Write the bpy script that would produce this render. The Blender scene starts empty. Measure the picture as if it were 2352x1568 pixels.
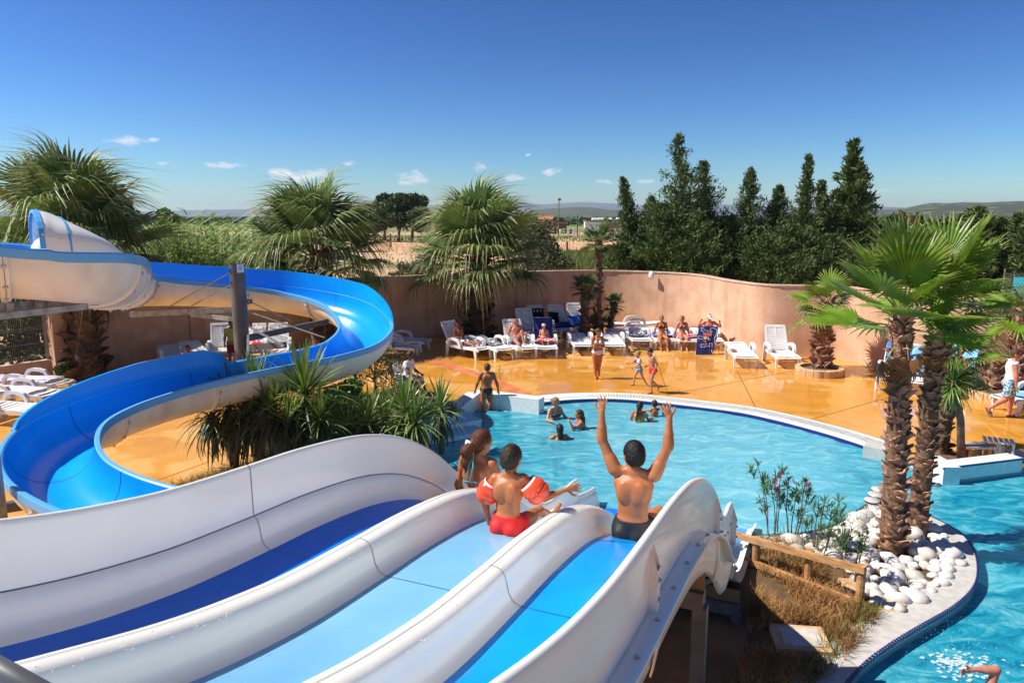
import bpy, bmesh, math, random
import numpy as np
from mathutils import Vector, Matrix, Euler
R = math.radians
sc = bpy.context.scene
COL = sc.collection
random.seed(7)
# ------------------------------------------------------------------ camera, sky, sun, exposure
CAM_H = 5.2; FPX = 1700.0; PITCH = math.atan(289/FPX)
cam = bpy.data.objects.new('camera', bpy.data.cameras.new('camera')); COL.objects.link(cam)
cam.location = (0, 0, CAM_H); cam.rotation_euler = (math.pi/2-PITCH, 0, 0)
cam.data.sensor_width = 36; cam.data.lens = FPX/2352*36; cam.data.clip_start = .05; cam.data.clip_end = 30000
sc.camera = cam
SUN_DIR = Vector((-.998, .0, 1.15)).normalized()          # towards the sun
sun = bpy.data.objects.new('sun', bpy.data.lights.new('sun', 'SUN')); COL.objects.link(sun)
sun.data.energy = 3.6; sun.data.angle = R(.53); sun.data.color = (1, .94, .84)
sun.rotation_euler = (-SUN_DIR).to_track_quat('-Z', 'Y').to_euler(); sun.location = (-30, 0, 40)
W = bpy.data.worlds.new('World'); sc.world = W; W.use_nodes = True
nt = W.node_tree; nt.nodes.clear()
def N(t, ty, **kw):
    n = t.nodes.new(ty)
    for k, v in kw.items(): setattr(n, k, v)
    return n
sky = N(nt, 'ShaderNodeTexSky', sky_type='NISHITA', sun_disc=False)
sky.sun_elevation = math.asin(SUN_DIR.z); sky.sun_rotation = math.atan2(SUN_DIR.x, SUN_DIR.y)
sky.altitude = 0; sky.air_density = 1.0; sky.dust_density = .0; sky.ozone_density = 3.0
gam = N(nt, 'ShaderNodeMix', data_type='RGBA', blend_type='MULTIPLY'); gam.inputs['Factor'].default_value = 1; gam.inputs['B'].default_value = (.043, .065, .090, 1)
gm = N(nt, 'ShaderNodeGamma'); gm.inputs[1].default_value = 1.8; sc_ = N(nt, 'ShaderNodeVectorMath', operation='MULTIPLY'); sc_.inputs[1].default_value = (22.5, 14.0, 10.1)
bg = N(nt, 'ShaderNodeBackground'); bg.inputs['Strength'].default_value = .10
out = N(nt, 'ShaderNodeOutputWorld')
tc = N(nt, 'ShaderNodeTexCoord')
# small fair-weather clouds low over the horizon, part of the sky itself (azimuth, elevation as slopes; width, height)
CLOUDS = [(-.503, .096, .030, .0085), (-.545, .077, .033, .006), (-.465, .068, .016, .004), (-.470, .098, .010, .004), (-.385, .066, .036, .007), (-.285, .053, .062, .009), (-.215, .069, .013, .0045), (-.138, .052, .024, .009), (-.125, .043, .035, .006), (-.045, .062, .014, .007), (.002, .050, .030, .006), (.052, .058, .018, .007), (.02, .078, .006, .003), (.128, .043, .018, .005), (.178, .044, .016, .004), (.255, .040, .020, .004), (.49, .032, .03, .004), (-.78, .06, .04, .006), (.85, .05, .05, .005)]
sx = N(nt, 'ShaderNodeSeparateXYZ'); L = nt.links.new; L(tc.outputs['Generated'], sx.inputs[0])
def mth(op, a, b=None, c=None, clamp=False):
    n = N(nt, 'ShaderNodeMath', operation=op, use_clamp=clamp)
    for k, x in enumerate((a, b, c)):
        if x is None: continue
        if isinstance(x, (int, float)): n.inputs[k].default_value = x
        else: L(x, n.inputs[k])
    return n.outputs[0]
mp = N(nt, 'ShaderNodeMapping'); mp.inputs['Scale'].default_value = (34, 34, 78); L(tc.outputs['Generated'], mp.inputs[0])
nz = N(nt, 'ShaderNodeTexNoise'); nz.inputs['Scale'].default_value = 1.0; nz.inputs['Detail'].default_value = 6; nz.inputs['Roughness'].default_value = .6; L(mp.outputs[0], nz.inputs['Vector'])
yy = mth('MAXIMUM', sx.outputs['Y'], .05); az = mth('DIVIDE', sx.outputs['X'], yy); el = mth('DIVIDE', sx.outputs['Z'], yy); acc = None
for a, e, w, h in CLOUDS:
    dx = mth('MULTIPLY_ADD', az, 1/w, -a/w); dy = mth('MULTIPLY_ADD', el, 1/h, -e/h); d2 = mth('MULTIPLY_ADD', dx, dx, mth('MULTIPLY', dy, dy)); g = mth('SUBTRACT', 1.15, d2)
    acc = g if acc is None else mth('MAXIMUM', acc, g)
m3 = mth('MULTIPLY', mth('MULTIPLY_ADD', nz.outputs['Fac'], 5.0, mth('MULTIPLY_ADD', acc, 1.0, -3.0)), .6, clamp=True); m3 = mth('MULTIPLY', m3, mth('GREATER_THAN', acc, -1.5)); m3 = mth('MULTIPLY', m3, .8)
mx = N(nt, 'ShaderNodeMix', data_type='RGBA'); mx.inputs['B'].default_value = (6.6, 5.9, 5.6, 1)
L = nt.links.new
L(m3, mx.inputs['Factor'])
L(sky.outputs[0], gam.inputs['A']); L(gam.outputs['Result'], gm.inputs[0]); L(gm.outputs[0], sc_.inputs[0]); L(sc_.outputs[0], mx.inputs['A']); L(mx.outputs['Result'], bg.inputs[0]); L(bg.outputs[0], out.inputs[0])
vs = sc.view_settings; vs.view_transform = 'Standard'; vs.look = 'None'; vs.exposure = 1.02; vs.gamma = 1.0; vs.use_curve_mapping = False
sc.cycles.max_bounces = 8; sc.cycles.transparent_max_bounces = 12; sc.cycles.caustics_reflective = False; sc.cycles.caustics_refractive = False

# ------------------------------------------------------------------ helpers
def ray(u, v):
    x = (u-1176)/FPX; y = -(v-784)/FPX; cp, sp = math.cos(PITCH), math.sin(PITCH)
    return Vector((x, cp+y*sp, -sp+y*cp))
def gp(u, v, z=0.0):                       # the ground (or level z) point seen at photograph position u, v
    r = ray(u, v); k = (z-CAM_H)/r.z
    return Vector((r.x*k, r.y*k, z))
def at(u, v, Y):                           # the point at depth Y seen at u, v
    r = ray(u, v); k = Y/r.y
    return Vector((r.x*k, Y, CAM_H+r.z*k))

def proj(p):                               # photograph position of a world point (for checks and lookups)
    cp, sp = math.cos(PITCH), math.sin(PITCH); x, y, z = p[0], p[1], p[2]-CAM_H
    f = y*cp-z*sp; return (1176+FPX*x/f, 784-FPX*(y*sp+z*cp)/f)

def mat(name, col, rough=.5, col2=None, scale=3.0, detail=4, bump=0, bscale=30.0, spec=.5, coat=0, metal=0, lo=.4, hi=.6, coords='pos', trans=0, stretch=None):
    m = bpy.data.materials.new(name); m.use_nodes = True; t = m.node_tree; p = t.nodes['Principled BSDF']
    p.inputs['Base Color'].default_value = (*col, 1); p.inputs['Roughness'].default_value = rough
    p.inputs['Specular IOR Level'].default_value = spec; p.inputs['Coat Weight'].default_value = coat; p.inputs['Coat Roughness'].default_value = .08; p.inputs['Metallic'].default_value = metal
    if col2 is not None or bump:
        if coords == 'pos': src = N(t, 'ShaderNodeNewGeometry').outputs['Position']
        else: src = N(t, 'ShaderNodeTexCoord').outputs['Object']
        if stretch:
            mpn = N(t, 'ShaderNodeMapping'); mpn.inputs['Scale'].default_value = stretch; t.links.new(src, mpn.inputs[0]); src = mpn.outputs[0]
    if col2 is not None:
        n = N(t, 'ShaderNodeTexNoise'); n.inputs['Scale'].default_value = scale; n.inputs['Detail'].default_value = detail
        mr = N(t, 'ShaderNodeMapRange'); mr.inputs[1].default_value = lo; mr.inputs[2].default_value = hi
        mi = N(t, 'ShaderNodeMix', data_type='RGBA'); mi.inputs['A'].default_value = (*col, 1); mi.inputs['B'].default_value = (*col2, 1)
        t.links.new(src, n.inputs['Vector']); t.links.new(n.outputs['Fac'], mr.inputs[0]); t.links.new(mr.outputs[0], mi.inputs['Factor']); t.links.new(mi.outputs['Result'], p.inputs['Base Color'])
    if bump:
        n = N(t, 'ShaderNodeTexNoise'); n.inputs['Scale'].default_value = bscale; n.inputs['Detail'].default_value = 4
        b = N(t, 'ShaderNodeBump'); b.inputs['Strength'].default_value = bump; b.inputs['Distance'].default_value = .02
        t.links.new(src, n.inputs['Vector']); t.links.new(n.outputs['Fac'], b.inputs['Height']); t.links.new(b.outputs[0], p.inputs['Normal'])
    if trans:                              # thin leaves and cloth let some light through
        tr = N(t, 'ShaderNodeBsdfTranslucent'); ms = N(t, 'ShaderNodeMixShader'); ms.inputs[0].default_value = trans
        o = t.nodes['Material Output']
        cs = p.inputs['Base Color'].links[0].from_socket if p.inputs['Base Color'].links else None
        if cs: t.links.new(cs, tr.inputs[0])
        else: tr.inputs[0].default_value = (*col, 1)
        t.links.new(p.outputs[0], ms.inputs[1]); t.links.new(tr.outputs[0], ms.inputs[2]); t.links.new(ms.outputs[0], o.inputs[0])
    return m

def tag(o, label=None, cat=None, group=None, kind=None):
    if label: o['label'] = label
    if cat: o['category'] = cat
    if group: o['group'] = group
    if kind: o['kind'] = kind
    return o
def empty(name, loc=(0, 0, 0), rz=0, label=None, cat=None, group=None):
    o = bpy.data.objects.new(name, None); COL.objects.link(o); o.location = loc; o.rotation_euler = (0, 0, rz); o.empty_display_size = .1
    return tag(o, label, cat, group)
def mesh_obj(name, me, parent=None, loc=None, rot=None):
    o = bpy.data.objects.new(name, me); COL.objects.link(o)
    if parent: o.parent = parent
    if loc is not None: o.location = loc
    if rot is not None: o.rotation_euler = rot
    return o
def copy_tree(o, parent=None):
    c = o.copy(); COL.objects.link(c)
    if parent: c.parent = parent
    for ch in list(o.children): copy_tree(ch, c)
    return c

class MB:                                   # collects faces and builds ONE mesh object
    def __init__(s): s.v = []; s.f = []; s.m = []
    def add(s, vs, fs, m=0):
        b = len(s.v); s.v += [tuple(x) for x in vs]; s.f += [tuple(i+b for i in f) for f in fs]; s.m += [m]*len(fs); return s
    def box(s, c, size, rot=None, m=0):
        hx, hy, hz = size[0]/2, size[1]/2, size[2]/2
        vs = [Vector((x, y, z)) for x in (-hx, hx) for y in (-hy, hy) for z in (-hz, hz)]
        if rot is not None:
            mt = rot if isinstance(rot, Matrix) else Euler(rot).to_matrix()
            vs = [mt @ q for q in vs]
        vs = [q+Vector(c) for q in vs]
        return s.add(vs, [(0, 1, 3, 2), (4, 6, 7, 5), (0, 4, 5, 1), (2, 3, 7, 6), (0, 2, 6, 4), (1, 5, 7, 3)], m)
    def beam(s, a, b, w, h, m=0, up=(0, 0, 1)):      # a straight bar of section w x h
        a, b = Vector(a), Vector(b); d = (b-a).normalized(); x = d.cross(Vector(up))
        if x.length < 1e-4: x = d.cross(Vector((1, 0, 0)))
        x.normalize(); z = x.cross(d)
        vs = [q + x*(sx*w/2) + z*(sz*h/2) for q in (a, b) for sx, sz in ((-1, -1), (1, -1), (1, 1), (-1, 1))]
        return s.add(vs, [(3, 2, 1, 0), (4, 5, 6, 7), (0, 1, 5, 4), (1, 2, 6, 5), (2, 3, 7, 6), (3, 0, 4, 7)], m)
    def tube(s, pts, r, n=8, m=0, cap=True):
        pts = [Vector(p) for p in pts]; rs = r if isinstance(r, (list, tuple)) else [r]*len(pts)
        vs = []; fs = []; nrm = None
        for i, p in enumerate(pts):
            d = (pts[min(i+1, len(pts)-1)]-pts[max(i-1, 0)]).normalized()
            if nrm is None:
                nrm = d.cross(Vector((0, 0, 1)))
                if nrm.length < 1e-3: nrm = d.cross(Vector((1, 0, 0)))
            nrm = (nrm-d*nrm.dot(d)).normalized(); bn = d.cross(nrm)
            for k in range(n):
                a = 2*math.pi*k/n; vs.append(p+(nrm*math.cos(a)+bn*math.sin(a))*rs[i])
        for i in range(len(pts)-1):
            for k in range(n):
                fs.append((i*n+k, i*n+(k+1) % n, (i+1)*n+(k+1) % n, (i+1)*n+k))
        if cap: fs.append(tuple(range(n-1, -1, -1))); fs.append(tuple((len(pts)-1)*n+k for k in range(n)))
        return s.add(vs, fs, m)
    def lathe(s, prof, n=16, c=(0, 0, 0), m=0):       # prof: (radius, z)
        vs = [(c[0]+r*math.cos(2*math.pi*k/n), c[1]+r*math.sin(2*math.pi*k/n), c[2]+z) for r, z in prof for k in range(n)]
        fs = [(i*n+k, i*n+(k+1) % n, (i+1)*n+(k+1) % n, (i+1)*n+k) for i in range(len(prof)-1) for k in range(n)]
        return s.add(vs, fs, m)
    def grid(s, rows, m=0, close=False):
        nr, nc = len(rows), len(rows[0]); fs = []
        for i in range(nr-1):
            for j in range(nc if close else nc-1):
                fs.append((i*nc+j, i*nc+(j+1) % nc, (i+1)*nc+(j+1) % nc, (i+1)*nc+j))
        return s.add([p for r in rows for p in r], fs, m)
    def mesh(s, name, mats, smooth=False):
        me = bpy.data.meshes.new(name); me.from_pydata(s.v, [], s.f)
        for x in (mats if isinstance(mats, (list, tuple)) else [mats]): me.materials.append(x)
        if any(s.m): me.polygons.foreach_set('material_index', s.m)
        if smooth: me.polygons.foreach_set('use_smooth', [True]*len(me.polygons))
        me.update(); return me
    def build(s, name, mats, parent=None, smooth=False, loc=None, rot=None):
        return mesh_obj(name, s.mesh(name, mats, smooth), parent, loc, rot)

def autosmooth(me, ang=40):
    me.polygons.foreach_set('use_smooth', [True]*len(me.polygons))
    try: me.set_sharp_from_angle(angle=R(ang))
    except Exception: pass
def catmull(P, n):
    P = [Vector(p) for p in P]; o = []
    for i in range(len(P)-1):
        p0, p1, p2, p3 = P[max(i-1, 0)], P[i], P[i+1], P[min(i+2, len(P)-1)]
        for k in range(n):
            t = k/n; o.append(.5*((2*p1)+(p2-p0)*t+(2*p0-5*p1+4*p2-p3)*t*t+(3*p1-p0-3*p2+p3)*t**3))
    o.append(P[-1]); return o
def lerp_tab(tab, x):
    if x <= tab[0][0]: return tab[0][1]
    for (a, b), (c, d) in zip(tab, tab[1:]):
        if x <= c: return b+(d-b)*(x-a)/(c-a)
    return tab[-1][1]
def spline_tab(tab, x):                     # smooth (Hermite) version
    if x <= tab[0][0]: i = 0
    else:
        i = len(tab)-2
        for j in range(len(tab)-1):
            if x <= tab[j+1][0]: i = j; break
    def sl(j):
        a, b = max(j-1, 0), min(j+1, len(tab)-1); return (tab[b][1]-tab[a][1])/(tab[b][0]-tab[a][0])
    x0, y0 = tab[i]; x1, y1 = tab[i+1]; h = x1-x0; t = (x-x0)/h
    if t < 0: return y0+sl(i)*(x-x0)
    if t > 1: return y1+sl(i+1)*(x-x1)
    return (2*t**3-3*t**2+1)*y0+(t**3-2*t**2+t)*h*sl(i)+(-2*t**3+3*t**2)*y1+(t**3-t**2)*h*sl(i+1)
def poly2d(polys, z):                       # flat filled sheet with holes (first outline, then holes)
    cu = bpy.data.curves.new('tmp', 'CURVE'); cu.dimensions = '2D'; cu.fill_mode = 'BOTH'
    for pl in polys:
        sp = cu.splines.new('POLY'); sp.points.add(len(pl)-1); sp.use_cyclic_u = True
        for i, p in enumerate(pl): sp.points[i].co = (p[0], p[1], 0, 1)
    o = bpy.data.objects.new('tmp', cu); COL.objects.link(o)
    dg = bpy.context.evaluated_depsgraph_get(); me = bpy.data.meshes.new_from_object(o.evaluated_get(dg))
    bpy.data.objects.remove(o); bpy.data.curves.remove(cu)
    bm = bmesh.new(); bm.from_mesh(me)
    for vv in bm.verts: vv.co.z = z
    for f in bm.faces:
        if f.normal.z < 0: f.normal_flip()
    bm.to_mesh(me); bm.free(); return me
def offset_line(P, d):
    o = []
    for i, p in enumerate(P):
        a = P[max(i-1, 0)]; b = P[min(i+1, len(P)-1)]; t = Vector((b[0]-a[0], b[1]-a[1])).normalized()
        o.append(Vector((p[0]-t.y*d, p[1]+t.x*d)))
    return o
def text_mesh(txt, size, m, extrude=.0):
    cu = bpy.data.curves.new('tmp', 'FONT'); cu.body = txt; cu.size = size; cu.align_x = 'CENTER'; cu.align_y = 'CENTER'; cu.extrude = extrude
    o = bpy.data.objects.new('tmp', cu); COL.objects.link(o)
    dg = bpy.context.evaluated_depsgraph_get(); me = bpy.data.meshes.new_from_object(o.evaluated_get(dg))
    bpy.data.objects.remove(o); bpy.data.curves.remove(cu); me.materials.clear(); me.materials.append(m); return me

# ------------------------------------------------------------------ materials
M = {}
M['white'] = mat('white gelcoat', (.91, .875, .79), .28, (.85, .82, .735), 1.3, 5, coat=.3, lo=.45, hi=.75)
M['cream'] = mat('weathered fibreglass', (.78, .75, .68), .5, (.66, .60, .50), 1.6, 6, bump=.15, bscale=60, lo=.5, hi=.8)
M['lane_dark'] = mat('dark blue gelcoat', (.001, .16, .72), .4, (.002, .175, .78), 2, spec=.1, bump=.12, bscale=9)
M['lane_light'] = mat('light blue gelcoat', (.155, .40, .63), .2, (.21, .48, .69), 1.2, 6, spec=.4, bump=.10, bscale=10, lo=.35, hi=.7)
M['lane_mid'] = mat('mid blue gelcoat', (.003, .26, .76), .2, (.006, .31, .80), 1.2, 6, spec=.35, bump=.16, bscale=11)
M['flume'] = mat('flume blue gelcoat', (.003, .29, .76), .24, (.005, .33, .82), 1.2, coat=.15, spec=.35)
M['flume_rim'] = mat('flume rim blue', (.10, .38, .76), .3)
M['galv'] = mat('galvanised steel', (.30, .31, .32), .5, (.20, .20, .21), 8, metal=.5, bump=.05)
M['dark_steel'] = mat('dark painted steel', (.07, .075, .085), .45, (.10, .10, .11), 6)
M['pole'] = mat('grey painted pole', (.085, .09, .10), .5, (.12, .125, .13), 2)
M['bolt'] = mat('zinc bolt', (.50, .49, .47), .5, metal=.3)
M['seam'] = mat('seam sealant', (.10, .11, .13), .7)
M['seam_blue'] = mat('seam in blue', (.01, .05, .25), .6)
M['plastic'] = mat('white garden plastic', (.78, .79, .80), .42, (.70, .71, .70), 3)
M['stucco'] = mat('pink stucco', (.68, .44, .30), .9, (.58, .35, .23), 1.4, 6, bump=.9, bscale=26, spec=.2)
def streaks(m, amt, sc=(1.6, 1.6, .14), th=(.50, .72)):      # rain streaks and grime running down a rendered wall
    t = m.node_tree; p = t.nodes['Principled BSDF']; src = p.inputs['Base Color'].links[0].from_socket; pos = N(t, 'ShaderNodeNewGeometry').outputs['Position']; a = N(t, 'ShaderNodeMapping'); a.inputs['Scale'].default_value = sc; n = N(t, 'ShaderNodeTexNoise'); n.inputs['Scale'].default_value = 2.2; n.inputs['Detail'].default_value = 7; r = N(t, 'ShaderNodeMapRange'); r.inputs[1].default_value = th[0]; r.inputs[2].default_value = th[1]; r.inputs[4].default_value = amt; x = N(t, 'ShaderNodeMix', data_type='RGBA', blend_type='MULTIPLY'); x.inputs['B'].default_value = (.55, .48, .42, 1); k = t.links.new
    k(pos, a.inputs[0]); k(a.outputs[0], n.inputs['Vector']); k(n.outputs['Fac'], r.inputs[0]); k(r.outputs[0], x.inputs['Factor']); k(src, x.inputs['A']); k(x.outputs['Result'], p.inputs['Base Color'])
streaks(M['stucco'], .30); streaks(M['cream'], .35, (1.2, 1.2, .5))
M['stucco_cap'] = mat('stucco cap', (.62, .44, .33), .9, (.5, .34, .25), 4, bump=.3)
M['stone'] = mat('sandstone block', (.62, .42, .24), .85, (.50, .30, .15), 6, bump=.5, bscale=25)
M['tile'] = mat('white mosaic', (.56, .54, .50), .4, (.48, .46, .42), 9, 2)
M['tile_wall'] = mat('lightened white mosaic', (.78, .79, .78), .3, (.70, .72, .72), 9, 2)  # kerb mosaic lightened to make up for grazing sun on the corner wall
M['navy_tile'] = mat('navy mosaic', (.012, .02, .16), .3)
M['pool_wall'] = mat('pale pool lining', (.42, .74, .80), .5)
M['soil'] = mat('planter soil', (.10, .06, .035), .95, (.17, .105, .06), 9, bump=.6)
M['rock'] = mat('white river stone', (.76, .73, .70), .6, (.62, .56, .50), 5, 6, bump=.25, bscale=14)
M['rock_grey'] = mat('greyish river stone', (.62, .58, .54), .65, (.48, .43, .38), 6, 6, bump=.3, bscale=18)
M['wood'] = mat('pale treated timber', (.52, .28, .11), .75, (.36, .17, .06), 5, 5, bump=.3, bscale=40, stretch=(1, 1, 6))
M['bark'] = mat('palm fibre bark', (.10, .055, .03), .95, (.20, .12, .07), 9, 5, bump=.9, bscale=22)
M['boot'] = mat('palm leaf base', (.30, .14, .075), .85, (.62, .37, .25), 4, 5, bump=.6, bscale=26, coords='obj')
M['boot_dark'] = mat('dark palm leaf base', (.07, .04, .022), .9, (.14, .085, .05), 5, bump=.5, coords='obj')
M['trunk'] = mat('grey tree bark', (.13, .09, .06), .9, (.20, .15, .10), 8, bump=.5)
M['frond'] = mat('bright fan leaf', (.10, .21, .010), .4, (.20, .32, .026), 2.5, trans=.3, coords='obj')
M['tip_grey'] = mat('pale fan leaf tips', (.22, .28, .095), .55, (.38, .39, .18), 2.0, trans=.3, coords='obj')
M['tip_bright'] = mat('yellow fan leaf tips', (.22, .32, .04), .45, (.34, .33, .10), 3.0, trans=.35, coords='obj')
M['tip_dark'] = mat('dull fan leaf tips', (.12, .18, .05), .5, (.22, .24, .09), 3.0, trans=.25, coords='obj')
M['frond_grey'] = mat('grey green fan leaf', (.10, .185, .035), .5, (.20, .28, .08), 2.0, trans=.25, coords='obj')
M['frond_dark'] = mat('dark fan leaf', (.045, .09, .02), .5, (.10, .16, .045), 2.5, trans=.22, coords='obj')
M['frond_dry'] = mat('dry fan leaf', (.36, .16, .045), .8, (.26, .11, .035), 3, trans=.25, coords='obj')
M['frond_yellow'] = mat('yellowing fan leaf', (.30, .30, .02), .6, (.20, .26, .02), 3, trans=.3, coords='obj')
M['petiole'] = mat('leaf stalk', (.22, .24, .06), .55, (.18, .12, .05), 6)
M['cordy'] = mat('strap leaf', (.10, .19, .028), .38, (.22, .31, .085), 3, trans=.2, coords='obj')
M['cordy_dark'] = mat('old strap leaf', (.035, .06, .018), .5, (.07, .10, .03), 3, trans=.15, coords='obj')
M['seed'] = mat('seed head', (.055, .055, .032), .9, (.10, .09, .05), 9)
M['bush'] = mat('bush leaf', (.045, .12, .014), .45, (.09, .19, .03), 3, trans=.2)
M['conifer'] = mat('cypress foliage', (.050, .092, .020), .75, (.125, .175, .046), 2.2, 5, trans=.12, lo=.35, hi=.7)
M['pine'] = mat('pine foliage', (.022, .05, .010), .75, (.065, .11, .022), 1.0, 5, trans=.12)
M['reed'] = mat('reed leaf', (.14, .25, .035), .5, (.28, .38, .09), 1.1, 5, trans=.3)
M['reed_dark'] = mat('reed stems', (.05, .085, .018), .7, (.10, .13, .03), 1.5)
M['tamarisk'] = mat('grey shrub foliage', (.06, .075, .03), .8, (.12, .12, .05), 1.5, trans=.2)
M['olive'] = mat('far tree foliage', (.035, .06, .016), .85, (.08, .11, .03), .5)
M['lime'] = mat('lime green foliage', (.07, .16, .012), .7, (.11, .22, .02), .8, trans=.2)
M['grass_dry'] = mat('dry grass', (.44, .24, .085), .8, (.28, .14, .045), 3, trans=.2)
M['grass_green'] = mat('green grass', (.10, .14, .022), .7, (.16, .20, .04), 3, trans=.2)
M['earth'] = mat('dry grass ground', (.16, .085, .035), .95, (.09, .055, .02), 5, 6, bump=.5)
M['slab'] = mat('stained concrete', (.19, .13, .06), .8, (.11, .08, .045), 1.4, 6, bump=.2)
M['oleander'] = mat('oleander leaf', (.05, .12, .03), .45, (.08, .17, .045), 6, trans=.2)
M['petal'] = mat('pink petal', (.75, .10, .20), .6, trans=.2)
M['pipe'] = mat('dark grey pipe', (.10, .105, .115), .5)
M['lid'] = mat('pale concrete lid', (.58, .52, .46), .8, (.48, .42, .36), 6)
M['wire'] = mat('wire mesh', (.30, .30, .31), .5, metal=.4)
M['red_path'] = mat('red walkway', (.60, .155, .055), .35, (.66, .24, .11), 2)
M['joint'] = mat('slab joint', (.22, .09, .02), .8)
M['whitewash'] = mat('white painted wood', (.78, .77, .76), .6)
M['shed'] = mat('brown shed wall', (.42, .24, .15), .9, (.34, .18, .11), .3)
M['shed_dark'] = mat('dark shed wall', (.13, .075, .05), .9)
M['tile_roof'] = mat('orange tile roof', (.62, .19, .07), .85, (.46, .14, .06), .5)
M['brown_roof'] = mat('brown tile roof', (.30, .17, .10), .9, (.22, .12, .07), .4)
M['plaster'] = mat('pale plaster', (.62, .54, .45), .9)
M['glass_dark'] = mat('dark window', (.02, .02, .025), .2)
M['lamp'] = mat('lamp lens', (.82, .80, .74), .3)
M['red'] = mat('red swimwear', (.68, .012, .014), .6)
M['orange'] = mat('orange armband', (.90, .075, .02), .25, coat=.4)
M['black'] = mat('black swimwear', (.010, .010, .012), .5)
M['pattern_black'] = mat('black patterned bikini', (.014, .014, .018), .6, (.35, .33, .32), 45, 1, lo=.60, hi=.62, coords='obj')
M['pattern_white'] = mat('white patterned bikini', (.80, .77, .77), .6, (.55, .05, .06), 32, 1, lo=.62, hi=.64, coords='obj')
M['navy'] = mat('navy cloth', (.012, .018, .13), .9, (.018, .028, .18), 12, trans=.05)
M['black_cloth'] = mat('black cloth', (.008, .007, .008), .95)
M['blue_cloth'] = mat('royal blue cloth', (.02, .12, .70), .8, (.05, .25, .85), 9)
M['sky_cloth'] = mat('light blue towel', (.16, .42, .86), .9, (.25, .55, .9), 5)
M['pink_cloth'] = mat('pink towel', (.86, .16, .26), .9, (.86, .42, .50), 6)
M['lilac_cloth'] = mat('lilac cloth', (.62, .36, .55), .9)
M['white_cloth'] = mat('white sheet towel', (.78, .75, .80), .9, (.62, .58, .70), 5, trans=.1)
M['red_cloth'] = mat('red and white towel', (.70, .02, .03), .9, (.82, .72, .72), 14, 1, lo=.52, hi=.56, coords='obj')
M['grey_cloth'] = mat('grey clothes', (.48, .49, .52), .9, (.10, .10, .11), 9, 2, lo=.48, hi=.55, coords='obj')
M['navy_white'] = mat('navy and white towel', (.014, .02, .12), .9, (.78, .76, .78), 8, 3, lo=.53, hi=.55, coords='obj')
M['blue_white'] = mat('blue and white towel', (.03, .18, .72), .9, (.75, .80, .85), 16, 2, lo=.55, hi=.58, coords='obj')
M['mixed_cloth'] = mat('grey and white print towel', (.30, .24, .26), .9, (.80, .76, .76), 9, 3, lo=.48, hi=.54, coords='obj')
M['maroon'] = mat('maroon cloth', (.22, .01, .02), .9)
M['olive_cloth'] = mat('yellow green cloth', (.45, .46, .12), .9, (.30, .36, .08), 6)
M['tee'] = mat('white cotton', (.78, .78, .80), .9)
M['floral'] = mat('blue floral shorts', (.05, .16, .30), .9, (.55, .70, .72), 22, 2, lo=.5, hi=.54, coords='obj')
M['shorts_nwr'] = mat('white navy and red shorts', (.74, .73, .76), .85, (.03, .03, .10), 9, 1, lo=.5, hi=.53, coords='obj')
M['teal'] = mat('turquoise bikini', (.03, .38, .44), .6)
M['lime_cloth'] = mat('lime bikini', (.42, .72, .10), .6)
M['cyan_cloth'] = mat('cyan bikini', (.02, .30, .68), .6)
M['trunk_grey'] = mat('grey swim trunks', (.13, .17, .22), .7)
M['trunk_lime'] = mat('green patterned trunks', (.25, .50, .05), .7, (.60, .75, .25), 20, coords='obj')
M['stripe'] = mat('blue striped trunks', (.15, .45, .72), .7, (.02, .02, .03), 18, 1, lo=.49, hi=.5, coords='obj', stretch=(.2, .2, 2))
M['dragon_blue'] = mat('light blue printed armband', (.25, .55, .85), .35, (.75, .80, .85), 16, 1, coords='obj', coat=.3)
M['armband_print'] = mat('red and blue printed armband', (.60, .06, .06), .35, (.10, .20, .55), 22, 2, lo=.45, hi=.5, coords='obj', coat=.3)
M['crest_red'] = mat('red crest field', (.62, .02, .03), .8)
M['crest_gold'] = mat('gold edging', (.50, .36, .16), .8)
M['ball'] = mat('crest ball', (.78, .62, .48), .8)
M['print_white'] = mat('white print', (.80, .80, .82), .85)
M['print_blue'] = mat('blue print', (.03, .06, .36), .7)
M['sticker'] = mat('sticker white', (.72, .76, .80), .4)
M['shades'] = mat('sunglasses', (.008, .008, .009), .12)
M['wristband'] = mat('coral wristband', (.85, .12, .14), .5)
M['strap'] = mat('flip flop strap', (.03, .03, .03), .6)
M['sole'] = mat('flip flop sole', (.16, .13, .11), .8)
M['clip'] = mat('hair clip', (.70, .74, .82), .3)
M['teal_plastic'] = mat('teal tarpaulin', (.02, .30, .38), .5)
M['tyre'] = mat('black tyre', (.012, .012, .013), .8)
SK = {}
def skin(name, c):
    m = mat('skin '+name, c, .42, tuple(q*f for q, f in zip(c, (.80, .72, .70))), 7, 6, spec=.4, lo=.36, hi=.72, coords='obj', bump=.12, bscale=160)
    p = m.node_tree.nodes['Principled BSDF']; p.inputs['Subsurface Weight'].default_value = .08; p.inputs['Subsurface Radius'].default_value = (.02, .008, .004); p.inputs['Subsurface Scale'].default_value = .5
    return m
SK['tan'] = skin('tanned', (.47, .17, .062)); SK['deep'] = skin('deep tan', (.33, .125, .055)); SK['fair'] = skin('fair', (.58, .29, .18)); SK['rosy'] = skin('sunburnt', (.56, .22, .14)); SK['dark'] = skin('brown', (.17, .07, .035))
HR = {k: mat('hair '+k, c, .5, tuple(q*1.7 for q in c), 60, 3, bump=.5, bscale=90, coords='obj', spec=.4) for k, c in dict(black=(.010, .007, .006), brown=(.045, .020, .009), auburn=(.10, .032, .010), short=(.038, .022, .013), blond=(.30, .18, .07), light=(.17, .10, .045)).items()}
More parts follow.
